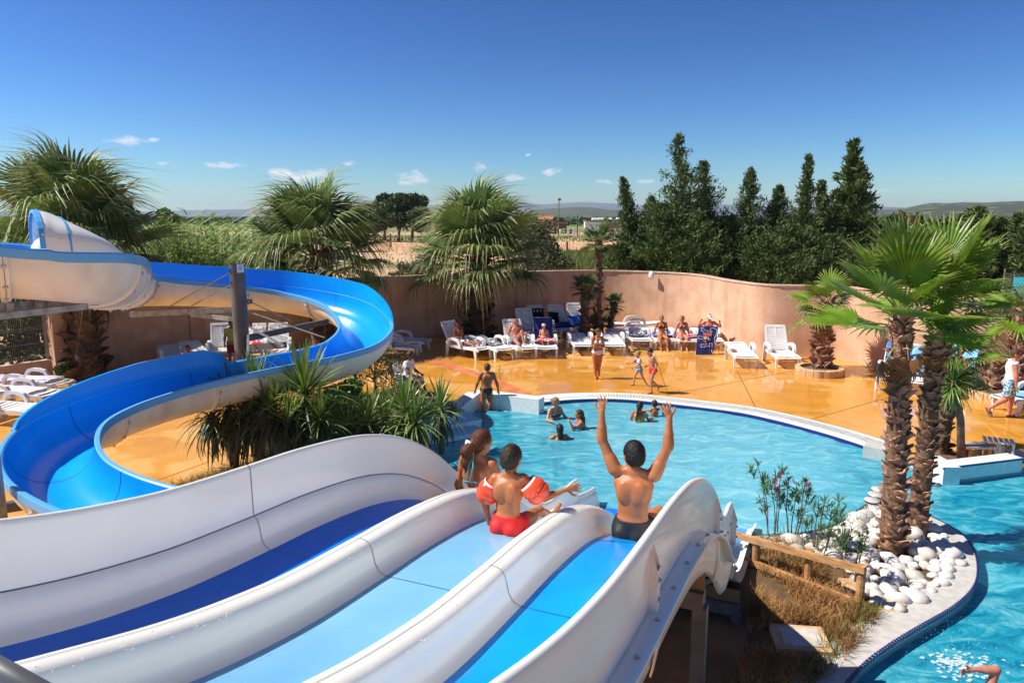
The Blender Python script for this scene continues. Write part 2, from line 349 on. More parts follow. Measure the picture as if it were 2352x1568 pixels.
# ------------------------------------------------------------------ the setting
def smooth_px(pts, z=0.0, n=4): return catmull([gp(u, v, z) for u, v in pts], n)
WALL_PX = [(124, 868), (280, 838), (440, 812), (650, 795), (880, 782), (1000, 770), (1240, 754), (1382, 751), (1503, 757), (1593, 769), (1660, 793), (1738, 813), (1824, 819), (1912, 823), (1970, 834), (2014, 846), (2100, 866), (2234, 882), (2293, 884), (2420, 890), (2600, 900)]
wall_path = [Vector((p.x, p.y)) for p in smooth_px(WALL_PX)]
# the pool outline (water edge), walked round once
POOL_FAR = [(1245, 925), (1310, 919), (1380, 917), (1450, 919), (1520, 926), (1600, 935), (1700, 948), (1780, 965), (1850, 983), (1920, 1003), (1990, 1026), (2030, 1041)]
far_edge = [Vector((p.x, p.y)) for p in smooth_px(POOL_FAR)]
PLANT_PX = [(2075, 1058), (2118, 1078), (2165, 1106), (2345, 1083), (2352, 1066), (2420, 1075)]
plant_edge = [gp(u, v, -.0).xy for u, v in PLANT_PX]
ISL_PX = [(1840, 1720), (1880, 1650), (1925, 1590), (1975, 1530), (2030, 1486), (2100, 1442), (2190, 1390), (2236, 1345), (2245, 1300), (2234, 1258), (2205, 1222), (2160, 1196), (2100, 1168), (2050, 1140), (2020, 1136), (1988, 1160), (1950, 1188), (1900, 1211), (1840, 1223), (1760, 1228), (1690, 1232)]
isl_edge = [Vector((p.x, p.y)) for p in smooth_px(ISL_PX, .1)]
NEAR_PX = [(1560, 1238), (1400, 1246), (1250, 1238), (1100, 1200), (1000, 1150), (955, 1080), (975, 1020), (1015, 985), (1050, 955), (1092, 926)]
near_edge = [gp(u, v).xy for u, v in NEAR_PX]
corner_edge = [gp(1093, 908).xy, gp(1238, 932).xy]
pool = far_edge + [p.copy() for p in plant_edge] + [Vector((15, 16.5)), Vector((16, 3)), Vector((5.6, 3.2))] + isl_edge + near_edge + [gp(1238, 941).xy]
WATER_Z = -.07

# materials with a layout of their own
def deck_mat():
    m = bpy.data.materials.new('wet ochre concrete'); m.use_nodes = True; t = m.node_tree; p = t.nodes['Principled BSDF']; k = t.links.new
    pos = N(t, 'ShaderNodeNewGeometry').outputs['Position']
    n1 = N(t, 'ShaderNodeTexNoise'); n1.inputs['Scale'].default_value = .42; n1.inputs['Detail'].default_value = 6; n1.inputs['Roughness'].default_value = .55
    r1 = N(t, 'ShaderNodeMapRange'); r1.inputs[1].default_value = .50; r1.inputs[2].default_value = .585
    n2 = N(t, 'ShaderNodeTexNoise'); n2.inputs['Scale'].default_value = .8; n2.inputs['Detail'].default_value = 9; n2.inputs['Roughness'].default_value = .62; n2.inputs['Distortion'].default_value = .4
    wet = N(t, 'ShaderNodeMix', data_type='RGBA'); wet.inputs['A'].default_value = (.37, .125, .007, 1); wet.inputs['B'].default_value = (.84, .41, .06, 1)
    dry = N(t, 'ShaderNodeMix', data_type='RGBA'); dry.inputs['A'].default_value = (.62, .30, .07, 1); dry.inputs['B'].default_value = (.70, .44, .19, 1)
    mx = N(t, 'ShaderNodeMix', data_type='RGBA')
    k(pos, n1.inputs['Vector']); k(pos, n2.inputs['Vector']); k(n1.outputs['Fac'], r1.inputs[0])
    k(n2.outputs['Fac'], wet.inputs['Factor']); k(n2.outputs['Fac'], dry.inputs['Factor'])
    # the walkway round the flume and along the wall is drier: far from the pool edge
    sp = N(t, 'ShaderNodeSeparateXYZ'); k(pos, sp.inputs[0])
    zx = N(t, 'ShaderNodeMapRange'); zx.inputs[1].default_value = -2.5; zx.inputs[2].default_value = -6; zx.inputs[3].default_value = 0; zx.inputs[4].default_value = .55
    zy = N(t, 'ShaderNodeMapRange'); zy.inputs[1].default_value = 24.5; zy.inputs[2].default_value = 30; zy.inputs[3].default_value = -.25; zy.inputs[4].default_value = .35
    a1 = N(t, 'ShaderNodeMath', operation='ADD'); a2 = N(t, 'ShaderNodeMath', operation='ADD', use_clamp=True)
    k(sp.outputs['X'], zx.inputs[0]); k(sp.outputs['Y'], zy.inputs[0]); k(zx.outputs[0], a1.inputs[0]); k(zy.outputs[0], a1.inputs[1]); k(a1.outputs[0], a2.inputs[0]); k(r1.outputs[0], a2.inputs[1])
    mu = N(t, 'ShaderNodeMath', operation='MULTIPLY', use_clamp=True); mu.inputs[1].default_value = .8
    k(a2.outputs[0], mu.inputs[0])
    k(mu.outputs[0], mx.inputs['Factor']); k(wet.outputs['Result'], mx.inputs['A']); k(dry.outputs['Result'], mx.inputs['B']); k(mx.outputs['Result'], p.inputs['Base Color'])
    ro = N(t, 'ShaderNodeMapRange'); ro.inputs[3].default_value = .07; ro.inputs[4].default_value = .6; k(mu.outputs[0], ro.inputs[0]); k(ro.outputs[0], p.inputs['Roughness'])
    b = N(t, 'ShaderNodeBump'); b.inputs['Strength'].default_value = .05; b.inputs['Distance'].default_value = .01; n3 = N(t, 'ShaderNodeTexNoise'); n3.inputs['Scale'].default_value = 7; k(pos, n3.inputs['Vector']); k(n3.outputs['Fac'], b.inputs['Height']); k(b.outputs[0], p.inputs['Normal'])
    p.inputs['Specular IOR Level'].default_value = .42
    return m
def water_mat():
    m = bpy.data.materials.new('pool water'); m.use_nodes = True; t = m.node_tree; t.nodes.clear(); k = t.links.new
    o = N(t, 'ShaderNodeOutputMaterial'); pos = N(t, 'ShaderNodeNewGeometry').outputs['Position']
    mp_ = N(t, 'ShaderNodeMapping'); mp_.inputs['Scale'].default_value = (1.0, 1.9, 1); mp_.inputs['Rotation'].default_value = (0, 0, R(-12)); k(pos, mp_.inputs[0])
    n1 = N(t, 'ShaderNodeTexNoise'); n1.inputs['Scale'].default_value = 1.3; n1.inputs['Detail'].default_value = 5; n1.inputs['Distortion'].default_value = 1.6; n1.inputs['Roughness'].default_value = .6; k(mp_.outputs[0], n1.inputs['Vector'])
    n2 = N(t, 'ShaderNodeTexNoise'); n2.inputs['Scale'].default_value = 3.6; n2.inputs['Detail'].default_value = 4; n2.inputs['Distortion'].default_value = 2.2; k(mp_.outputs[0], n2.inputs['Vector'])
    # deeper blue towards the left corner and in the channel on the right
    sp = N(t, 'ShaderNodeSeparateXYZ'); k(pos, sp.inputs[0])
    dl = N(t, 'ShaderNodeMapRange', interpolation_type='SMOOTHSTEP'); dl.inputs[1].default_value = 3.2; dl.inputs[2].default_value = -1.0; k(sp.outputs['X'], dl.inputs[0])
    dr = N(t, 'ShaderNodeMapRange', interpolation_type='SMOOTHSTEP'); dr.inputs[1].default_value = 7.0; dr.inputs[2].default_value = 9.0
    ad = N(t, 'ShaderNodeMath', operation='MULTIPLY_ADD'); ad.inputs[1].default_value = -.42; k(sp.outputs['Y'], ad.inputs[0])
    av = N(t, 'ShaderNodeMath', operation='ADD'); av.inputs[1].default_value = 7.2; k(sp.outputs['X'], av.inputs[0])
    k(av.outputs[0], ad.inputs[2]); k(ad.outputs[0], dr.inputs[0])
    dm = N(t, 'ShaderNodeMath', operation='MAXIMUM'); k(dl.outputs[0], dm.inputs[0]); k(dr.outputs[0], dm.inputs[1])
    pale_water = N(t, 'ShaderNodeValToRGB'); e = pale_water.color_ramp.elements; e[0].position = .36; e[0].color = (.11, .45, .59, 1); e[1].position = .74; e[1].color = (.40, .72, .79, 1); en = e.new(.52); en.color = (.165, .54, .67, 1)  # noise puts ripple light and dark, and churned water, into the colour
    deep = N(t, 'ShaderNodeValToRGB'); e = deep.color_ramp.elements; e[0].position = .36; e[0].color = (.004, .22, .36, 1); e[1].position = .72; e[1].color = (.22, .62, .70, 1); en = e.new(.5); en.color = (.02, .37, .52, 1)
    k(n1.outputs['Fac'], pale_water.inputs[0]); k(n1.outputs['Fac'], deep.inputs[0])
    mx = N(t, 'ShaderNodeMix', data_type='RGBA'); k(dm.outputs[0], mx.inputs['Factor']); k(pale_water.outputs[0], mx.inputs['A']); k(deep.outputs[0], mx.inputs['B'])
    p = N(t, 'ShaderNodeBsdfPrincipled'); p.inputs['Roughness'].default_value = .03; p.inputs['IOR'].default_value = 1.33; k(mx.outputs['Result'], p.inputs['Base Color'])
    tr = N(t, 'ShaderNodeBsdfTransparent'); tr.inputs[0].default_value = (.45, .86, .93, 1)
    bu = N(t, 'ShaderNodeBump'); bu.inputs['Strength'].default_value = .3; bu.inputs['Distance'].default_value = .07; k(n2.outputs['Fac'], bu.inputs['Height'])
    bu2 = N(t, 'ShaderNodeBump'); bu2.inputs['Strength'].default_value = .4; bu2.inputs['Distance'].default_value = .14; k(n1.outputs['Fac'], bu2.inputs['Height']); k(bu2.outputs[0], bu.inputs['Normal']); k(bu.outputs[0], p.inputs['Normal'])
    ms = N(t, 'ShaderNodeMixShader'); ms.inputs[0].default_value = .74; k(tr.outputs[0], ms.inputs[1]); k(p.outputs[0], ms.inputs[2]); k(ms.outputs[0], o.inputs[0])
    return m
def land_mat():
    m = bpy.data.materials.new('sandy land'); m.use_nodes = True; t = m.node_tree; p = t.nodes['Principled BSDF']; k = t.links.new; p.inputs['Roughness'].default_value = .95; p.inputs['Specular IOR Level'].default_value = .1
    pos = N(t, 'ShaderNodeNewGeometry').outputs['Position']; sp = N(t, 'ShaderNodeSeparateXYZ'); k(pos, sp.inputs[0])
    mp_ = N(t, 'ShaderNodeMapping'); mp_.inputs['Scale'].default_value = (.02, .12, 1); k(pos, mp_.inputs[0])
    n1 = N(t, 'ShaderNodeTexNoise'); n1.inputs['Scale'].default_value = 1.0; n1.inputs['Detail'].default_value = 8; k(mp_.outputs[0], n1.inputs['Vector'])
    lg = N(t, 'ShaderNodeMath', operation='LOGARITHM'); lg.inputs[1].default_value = 10; k(sp.outputs['Y'], lg.inputs[0])   # log10 of distance
    ad = N(t, 'ShaderNodeMath', operation='MULTIPLY_ADD'); ad.inputs[1].default_value = .10; k(n1.outputs['Fac'], ad.inputs[0]); k(lg.outputs[0], ad.inputs[2])
    mr = N(t, 'ShaderNodeMapRange'); mr.inputs[1].default_value = 1.6; mr.inputs[2].default_value = 3.6; k(ad.outputs[0], mr.inputs[0])
    cr = N(t, 'ShaderNodeValToRGB'); e = cr.color_ramp.elements
    st = [(0, (.56, .38, .22)), (.14, (.58, .40, .23)), (.17, (.22, .22, .08)), (.20, (.60, .42, .26)), (.29, (.56, .34, .19)), (.33, (.58, .42, .26)), (.36, (.24, .22, .09)), (.40, (.50, .36, .20)), (.43, (.16, .20, .05)), (.47, (.30, .27, .10)), (.52, (.09, .16, .035)), (.56, (.34, .30, .15)), (.60, (.08, .13, .03)), (.72, (.05, .075, .03)), (1, (.05, .07, .04))]
    while len(e) < len(st): e.new(.5)
    for q, (a, c) in zip(e, st): q.position = a; q.color = (*c, 1)
    k(mr.outputs[0], cr.inputs[0])
    n2 = N(t, 'ShaderNodeTexNoise'); n2.inputs['Scale'].default_value = .35; n2.inputs['Detail'].default_value = 8; k(pos, n2.inputs['Vector'])
    m2_ = N(t, 'ShaderNodeMapRange'); m2_.inputs[1].default_value = .56; m2_.inputs[2].default_value = .70; m2_.inputs[4].default_value = .6; k(n2.outputs['Fac'], m2_.inputs[0])
    mx = N(t, 'ShaderNodeMix', data_type='RGBA'); mx.inputs['B'].default_value = (.20, .17, .06, 1); k(m2_.outputs[0], mx.inputs['Factor']); k(cr.outputs[0], mx.inputs['A']); k(mx.outputs['Result'], p.inputs['Base Color'])
    return m
M['deck'] = deck_mat(); M['water'] = water_mat(); M['land'] = land_mat()

# ground sheets
outline = [Vector((-30, 34))] + [gp(-220, 940).xy] + [Vector((p.x, p.y)) for p in offset_line(wall_path, .12)] + [Vector((30, 20)), Vector((30, -14)), Vector((-26, -14)), Vector((-30, 10))]
outline = [Vector((-26, 24))] + offset_line(wall_path, .12) + [Vector((26, 18)), Vector((26, -14)), Vector((-26, -14))]
big = [Vector((9000*math.cos(a), 9000*math.sin(a))) for a in [2*math.pi*k/48 for k in range(48)]]
inner = [p+(Vector((0, 0))-p).normalized()*.15 for p in outline]
land = mesh_obj('ground', poly2d([big, inner], -.03)); land.data.materials.append(M['land']); tag(land, kind='structure')
deck = mesh_obj('pool_deck', poly2d([outline, pool], 0)); deck.data.materials.append(M['deck']); tag(deck, kind='structure')
# pool basin
mb = MB(); rows = [[(p.x, p.y, z) for p in pool] for z in (0.0, -1.25)]; mb.grid(rows, close=True)
for i in range(len(mb.f)): pass
basin = mb.build('pool_wall', M['pool_wall']); tag(basin, kind='structure')
pf = mesh_obj('pool_floor', poly2d([pool], -1.24)); pf.data.materials.append(M['pool_wall']); tag(pf, kind='structure')
# water: a finely divided sheet with real ripples
def build_water():
    me = poly2d([pool], WATER_Z); bm = bmesh.new(); bm.from_mesh(me)
    x0, x1, y0, y1 = -3.2, 15, 3.2, 21.5
    for x in np.arange(x0, x1, .30): bmesh.ops.bisect_plane(bm, geom=bm.verts[:]+bm.edges[:]+bm.faces[:], plane_co=(x, 0, 0), plane_no=(1, 0, 0))
    for y in np.arange(y0, y1, .22): bmesh.ops.bisect_plane(bm, geom=bm.verts[:]+bm.edges[:]+bm.faces[:], plane_co=(0, y, 0), plane_no=(0, 1, 0))
    from mathutils import noise
    for v in bm.verts:
        q = v.co; v.co.z = WATER_Z+.022*noise.noise((q.x*1.1, q.y*1.5, 0))+.012*noise.noise((q.x*2.7+5, q.y*3.1, 1))
    for f in bm.faces: f.smooth = True
    bm.to_mesh(me); bm.free(); return me
wt = mesh_obj('pool_water', build_water()); wt.data.materials.clear(); wt.data.materials.append(M['water']); tag(wt, kind='structure')

def strip(name, edge, d0, d1, z, m, kind='structure', thick=None, parent=None):
    a = offset_line(edge, d0); b = offset_line(edge, d1); mb = MB()
    if thick is None: rows = [[(p.x, p.y, z) for p in a], [(p.x, p.y, z) for p in b]]
    else: rows = [[(p.x, p.y, z-thick) for p in a], [(p.x, p.y, z) for p in a], [(p.x, p.y, z) for p in b], [(p.x, p.y, z-thick) for p in b]]
    mb.grid(rows); o = mb.build(name, m, parent)
    if kind: tag(o, kind=kind)
    return o
# far coping with its overflow grating
strip('pool_coping', far_edge, -.02, .72, .03, M['tile_wall'], thick=.5)
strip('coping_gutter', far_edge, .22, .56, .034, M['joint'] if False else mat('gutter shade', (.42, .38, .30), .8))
mb = MB(); L_ = 0; ln = far_edge; fine = []
for a, b in zip(ln, ln[1:]):
    n = max(1, int((b-a).length/.055))
    for k in range(n): fine.append(a+(b-a)*(k/n))
oa, ob = offset_line(fine, .22), offset_line(fine, .56)
for p, q in zip(oa, ob): mb.beam((p.x, p.y, .040), (q.x, q.y, .040), .032, .012)
g = mb.build('grating_bars', M['tile_wall']); tag(g, kind='stuff', label='white overflow grating along the curved far edge of the pool', cat='grating')
strip('blue_edge_tiles', far_edge, -.035, -.0225, .012, M['navy_tile'], thick=.09)
# island kerb
strip('island_kerb', isl_edge, -.02, .0, .094, M['tile'], thick=.05)
strip('island_kerb_wall', isl_edge, 0.0, .46, .10, M['tile'], thick=.9)
dash = MB(); fine = []
for a, b in zip(isl_edge, isl_edge[1:]):
    n = max(1, int((b-a).length/.05))
    for k in range(n): fine.append(a+(b-a)*(k/n))
f1 = offset_line(fine, -.023); f2 = offset_line(fine, .012)
for i in range(0, len(fine)-1, 1):
    p, q = f1[i], f2[i]; d = (fine[i+1]-fine[i])*.72
    dash.add([(p.x, p.y, .104), (p.x+d.x, p.y+d.y, .104), (q.x+d.x, q.y+d.y, .104), (q.x, q.y, .104), (p.x, p.y, .05), (p.x+d.x, p.y+d.y, .05)], [(0, 1, 2, 3), (4, 5, 1, 0)])
tag(dash.build('kerb_tiles', M['navy_tile']), kind='stuff', label='navy mosaic edging along the white island kerb', cat='tiles')
# raised corner wall where the boy climbs out, and the steps on the left
cz = .34
def wall_run(name, pts, w, z0, z1, m, kind='structure'):
    mb = MB()
    for a, b in zip(pts, pts[1:]): mb.beam((a.x, a.y, (z0+z1)/2), (b.x, b.y, (z0+z1)/2), w, z1-z0)
    o = mb.build(name, m); tag(o, kind=kind); return o
cw = [gp(1244, 914, cz).xy, gp(1094, 897, cz).xy, gp(1005, 962, cz).xy]
wall_run('corner_wall', cw[:2], .38, -.6, cz, M['tile_wall']); wall_run('corner_wall', [cw[1]+Vector((-.06, -.17)), cw[2]], .38, -.6, cz-.003, M['tile_wall'])
e1 = [Vector((p.x, p.y)) for p in cw]; 
for k, (u, v, z) in enumerate([(1075, 960, .12), (1085, 985, .02)]):
    c = gp(u, v, z); mb = MB(); mb.box((c.x-.5, c.y-.25, z-.4), (1.5, .8, .8), (0, 0, R(33))); mb.box((c.x-.5, c.y-.25, z-.0), (1.53, .83, .03), (0, 0, R(33)), 1)
    tag(mb.build('pool_step', [M['tile_wall'], M['pool_wall']]), kind='structure')
mb = MB(); c = gp(1165, 925, WATER_Z); mb.box((c.x+.1, c.y-.1, -.55), (2.0, .9, .86), (0, 0, R(-20))); tag(mb.build('pool_step', M['tile']), kind='structure')
mb = MB(); mb.box((c.x+.1, c.y-.46, -.145), (2.02, .05, .04), (0, 0, R(-20))); tag(mb.build('step_edge_tiles', M['navy_tile']), kind='structure')
# right planter wall
pw = [Vector((p.x, p.y)) for p in plant_edge[1:]]
wall_run('planter_wall', offset_line(pw[:2], .17), .34, -.9, .297, M['tile_wall']); wall_run('planter_wall', offset_line(pw[1:3], .17), .34, -.9, .30, M['tile_wall'])
wall_run('planter_edge_tiles', offset_line(pw[1:3], -.003), .012, .255, .285, M['navy_tile']); wall_run('planter_edge_tiles', offset_line(pw[:2], -.003), .012, .255, .285, M['navy_tile'])
c = gp(2030, 1030, .15); mb = MB(); mb.box((c.x, c.y+.15, -.25), (.62, .5, .84), (0, 0, R(-35))); tag(mb.build('coping_block', M['tile']), kind='structure')
c = gp(2352, 1070, 0); mb = MB(); mb.box((c.x+.9, c.y+.45, -.3), (1.6, .5, .8), (0, 0, R(-10))); tag(mb.build('coping_block', M['tile']), kind='structure')
so = mesh_obj('planter_soil', poly2d([[gp(u, v).xy for u, v in [(2105, 1052), (2165, 1082), (2225, 1072), (2215, 1045), (2160, 1030), (2110, 1034)]]], .006)); so.data.materials.append(M['soil']); tag(so, kind='structure')
# island earth, slab under the slide, planting bed
isl_poly = offset_line(isl_edge, .44) + [Vector((2.3, 11.2)), Vector((1.2, 8.5)), Vector((1.2, 2.0)), Vector((4.5, 2.2))]
ie = mesh_obj('island_earth', poly2d([isl_poly], .05)); ie.data.materials.append(M['earth']); tag(ie, kind='structure')
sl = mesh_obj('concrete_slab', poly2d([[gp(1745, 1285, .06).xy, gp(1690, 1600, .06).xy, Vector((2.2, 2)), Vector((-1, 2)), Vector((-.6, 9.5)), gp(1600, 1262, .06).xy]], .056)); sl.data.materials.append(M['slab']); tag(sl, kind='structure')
pb = mesh_obj('planting_bed', poly2d([[gp(u, v).xy for u, v in [(340, 1145), (560, 1072), (740, 985), (860, 905), (930, 880), (1010, 905), (1020, 950), (970, 1010), (940, 1080), (980, 1160), (700, 1260), (400, 1230)]]], .006)); pb.data.materials.append(M['soil']); tag(pb, kind='structure')
# red walkway strip and slab joints
rw = mesh_obj('red_walkway', poly2d([[gp(u, v).xy for u, v in [(955, 818), (1010, 826), (1060, 842), (1130, 865), (1190, 890), (1240, 915), (1210, 921), (1165, 896), (1105, 872), (1040, 848), (985, 832), (940, 826)]]], .004)); rw.data.materials.append(M['red_path']); tag(rw, kind='structure')
def joint(a, b, m='joint', w=.025):
    p, q = gp(*a), gp(*b); mb = MB(); d = (q-p).normalized(); nrm = Vector((-d.y, d.x, 0))*w/2
    mb.add([p+nrm+Vector((0, 0, .003)), p-nrm+Vector((0, 0, .003)), q-nrm+Vector((0, 0, .003)), q+nrm+Vector((0, 0, .003))], [(0, 1, 2, 3)]); tag(mb.build('slab_joint', M[m]), kind='structure')
for a, b in [((1505, 815), (1536, 913)), ((1692, 850), (1738, 940)), ((1509, 838), (1300, 862)), ((1540, 905), (1735, 868)), ((1735, 868), (1830, 850)), ((2065, 910), (2210, 1025)), ((2055, 908), (1855, 965)), ((2055, 908), (2160, 900)), ((1147, 838), (1150, 895)), ((230, 1150), (480, 1060)), ((940, 862), (1050, 845)), ((2300, 985), (2345, 1005))]: joint(a, b)

# perimeter wall
pth = wall_path; mb = MB()
inn, ou = offset_line(pth, -.0), offset_line(pth, .22); WH = 2.62
mb.grid([[(p.x, p.y, -.1) for p in inn], [(p.x, p.y, WH) for p in inn], [(p.x, p.y, WH) for p in ou], [(p.x, p.y, -.1) for p in ou]])
pwall = mb.build('boundary_wall', M['stucco']); autosmooth(pwall.data, 30); tag(pwall, 'curving pink roughcast wall round the far side of the pool deck', 'wall')
cap = MB(); ci, co = offset_line(pth, -.03), offset_line(pth, .25)
cap.grid([[(p.x, p.y, WH+.003) for p in ci], [(p.x, p.y, WH+.055) for p in ci], [(p.x, p.y, WH+.055) for p in co], [(p.x, p.y, WH+.003) for p in co], [(p.x, p.y, WH+.003) for p in ci]])
o = cap.build('wall_cap', M['stucco_cap'], pwall); autosmooth(o.data, 30)
def wall_x(u):                              # the inner wall point seen at column u (nearest sample)
    return min(inn, key=lambda p: abs(proj((p.x, p.y, 1.3))[0]-u) if p.y > 5 else 1e9)
for u in (440, 1212, 2030):
    p = wall_x(u); mb = MB(); mb.box((p.x, p.y-.004, WH/2), (.03, .02, WH-.02)); mb.build('expansion_joint', M['seam'], pwall)
# wall lamp
p = at(1496, 632, wall_x(1496).y-.06); t = empty('wall_lamp', p, 0, 'oval white bulkhead lamp high on the pink wall', 'lamp')
mb = MB(); mb.lathe([(.001, 0), (.13, 0), (.13, .05), (.11, .07), (.001, .07)], 20); o = mb.build('lamp_base', M['whitewash'], t, True, rot=(R(90), 0, 0)); o.scale = (1, 1.55, 1)
mb = MB(); mb.lathe([(.10, .06), (.095, .11), (.06, .15), (.001, .165)], 20); o = mb.build('lamp_lens', M['lamp'], t, True, rot=(R(90), 0, 0)); o.scale = (1, 1.6, 1)
for zz in (-.06, 0, .06):
    mb = MB(); mb.tube([(.10*math.cos(a), -.06-.11*math.sin(a), zz) for a in np.linspace(0, math.pi, 8)], .008, 5); mb.build('lamp_guard', M['whitewash'], t, True)

# left fence on its low wall
A, B = gp(-140, 912), gp(118, 870); d = (B-A).normalized(); nrm = Vector((-d.y, d.x, 0))
ft = empty('fence_wall', A, 0, 'low rendered wall carrying a wire panel fence at left', 'wall'); 
mb = MB(); mb.beam((0, 0, .30), B-A+Vector((0, 0, .30)), .22, .62); mb.build('low_wall', M['stucco'], ft)
mb = MB(); mb.beam((0, 0, .63), B-A+Vector((0, 0, .63)), .27, .045); mb.build('wall_cap', M['stucco_cap'], ft)
mb = MB(); mb.box((*(B-A+d*.32).xy, 1.3), (.42, .42, 2.62), (0, 0, math.atan2(d.y, d.x))); mb.build('pillar', M['stucco'], ft)
fe = empty('wire_fence', A+Vector((0, 0, .66)), 0, 'grey welded wire panel fence standing on the low wall at left', 'fence')
Lf = (B-A).length; mb = MB(); n = int(Lf/.05)
for k in range(n):
    q = d*(k*.05); mb.beam(q+Vector((0, 0, .04)), q+Vector((0, 0, 1.75)), .007, .007)
tag(mb.build('vertical_wires', M['wire'], fe), kind='stuff')
for z in (.10, .16, .55, 1.0, 1.06, 1.5, 1.68):
    mb = MB(); mb.beam(Vector((0, 0, z))+nrm*.008, d*Lf+Vector((0, 0, z))+nrm*.008, .010, .010); mb.build('horizontal_wire', M['wire'], fe)
for k in (0.02, .5, .985):
    mb = MB(); q = d*(Lf*k); mb.beam(q+Vector((0, 0, 0)), q+Vector((0, 0, 1.85)), .06, .06); mb.build('fence_post', M['galv'], fe)

# ------------------------------------------------------------------ far land: hills, fields, farm
from mathutils import noise as NZ
def hill(name, prof, Y, depth, m, seed=0, rough=.06, nu=160, nv=26):
    u0, u1 = prof[0][0], prof[-1][0]; mb = MB(); rows = []
    for j in range(nv):
        tt = j/(nv-1); row = []
        for i in range(nu):
            u = u0+(u1-u0)*i/(nu-1); top = spline_tab(prof, u); zt = CAM_H+(495-top)/FPX*Y
            x = (u-1176)/FPX*Y*1.0145; sft = tt**.75
            h = zt*sft*(1+rough*NZ.fractal((u*.012+seed, tt*3, seed), 1, 2, 5)*(1-tt*.55))
            row.append((x*(1-depth/Y*(1-tt)), Y-depth*(1-tt), h-1.0*(1-tt)-.3))
        rows.append(row)
    rows.append([(p[0]*1.05, p[1]*1.05, -2) for p in rows[-1]])
    mb.grid(rows); o = mb.build(name, m, smooth=True); tag(o, kind='structure'); return o
M['hill_far'] = mat('far limestone hills', (.10, .12, .13), .95, (.22, .21, .20), .012, 8, lo=.5, hi=.72)
M['hill_green'] = mat('scrub hills', (.045, .065, .025), .95, (.12, .12, .06), .02, 8, lo=.45, hi=.75)
M['hill_rock'] = mat('rocky scrub hill', (.04, .055, .02), .95, (.40, .32, .24), .03, 8, lo=.57, hi=.70, stretch=(1, 1, 3.5))
hill('hills', [(-300, 488), (0, 487), (330, 486), (460, 483), (600, 480), (800, 470), (840, 460), (960, 472), (1160, 462), (1240, 470), (1290, 467), (1340, 465), (1400, 468), (1480, 472), (1560, 462), (1640, 470), (1800, 476), (1950, 474), (2000, 475), (2100, 480), (2500, 484)], 7000, 2500, M['hill_far'], 1, .05)
hill('hills', [(1000, 494), (1180, 490), (1230, 482), (1300, 477), (1340, 476), (1400, 482), (1500, 492), (1640, 494), (1900, 486), (2060, 480), (2160, 482), (2300, 494)], 2600, 900, M['hill_green'], 3, .08)
hill('hills', [(1960, 500), (2040, 481), (2070, 474), (2110, 467), (2160, 466), (2250, 465), (2330, 463), (2420, 464), (2600, 466), (2800, 470)], 1500, 800, M['hill_rock'], 6, .10)
# a sandy field patch on the rocky hill
def leafcloud(n, fn, size, seed, up=.3, elong=1.5):
    """n leaf quads; fn(rng) gives a centre"""
    rng = np.random.default_rng(seed); C = np.array([fn(rng) for _ in range(n)])
    a = rng.normal(size=(n, 3)); a /= np.linalg.norm(a, axis=1)[:, None]; b = rng.normal(size=(n, 3)); b -= a*(a*b).sum(1)[:, None]; b /= np.linalg.norm(b, axis=1)[:, None]
    s = size*rng.uniform(.6, 1.4, n)[:, None]; a = a*s*elong; b = b*s
    return np.stack([C-a*.5, C+b*.45, C+a*.5, C-b*.45], 1).reshape(-1, 3)
def quads_obj(name, V, m, parent=None, loc=None, smooth=False):
    n = len(V)//4; me = bpy.data.meshes.new(name); me.vertices.add(len(V)); me.vertices.foreach_set('co', np.asarray(V, dtype=np.float32).ravel())
    me.loops.add(len(V)); me.loops.foreach_set('vertex_index', np.arange(len(V), dtype=np.int32)); me.polygons.add(n); me.polygons.foreach_set('loop_start', np.arange(0, len(V), 4, dtype=np.int32))
    try: me.polygons.foreach_set('loop_total', np.full(n, 4, dtype=np.int32))
    except Exception: pass
    me.materials.append(m); me.update(calc_edges=True); me.validate(); return mesh_obj(name, me, parent, loc)
def lobe_tree(name, label, cat, base, h, w, m, seed, n=1500, size=.35, trunk_h=.35, lobes=7, group=None, lean=0, tm='trunk'):
    rng = random.Random(seed); t = tag(empty(name, base), label, cat, group)
    mb = MB(); top = Vector((lean*h, 0, h*.75)); mb.tube([(0, 0, -.1), (lean*h*.2, 0, h*.25), top*.7, top], [h*.035, h*.026, h*.018, h*.006], 7)
    cs = []
    for k in range(lobes):
        a = rng.uniform(0, 6.28); r = rng.uniform(.1, .42)*w; z = h*(trunk_h+rng.uniform(.12, .95)*(1-trunk_h)); f = 1-.55*abs(z/h-.55)
        c = Vector((lean*z+r*f*math.cos(a), r*f*math.sin(a), z*.92)); cs.append((c, w*rng.uniform(.20, .32))); mb.tube([(lean*z*.5, 0, z*.5), c], [h*.012, h*.004], 5)
    mb.build('trunk', M[tm], t)
    cs.append((Vector((lean*h, 0, h*.9)), w*.2))
    def fn(g):
        c, r = cs[g.integers(len(cs))]; q = g.normal(size=3); q /= np.linalg.norm(q); q *= r*(g.random()**.33); return [c.x+q[0], c.y+q[1], c.z+q[2]*.72]
    quads_obj('crown', leafcloud(n, fn, size, seed), m, t); return t
def gz(u, v): return gp(u, v, -.03)
def px2(u, Y, z=-.03): return Vector(((u-1176)/FPX*Y*1.0145, Y, z))
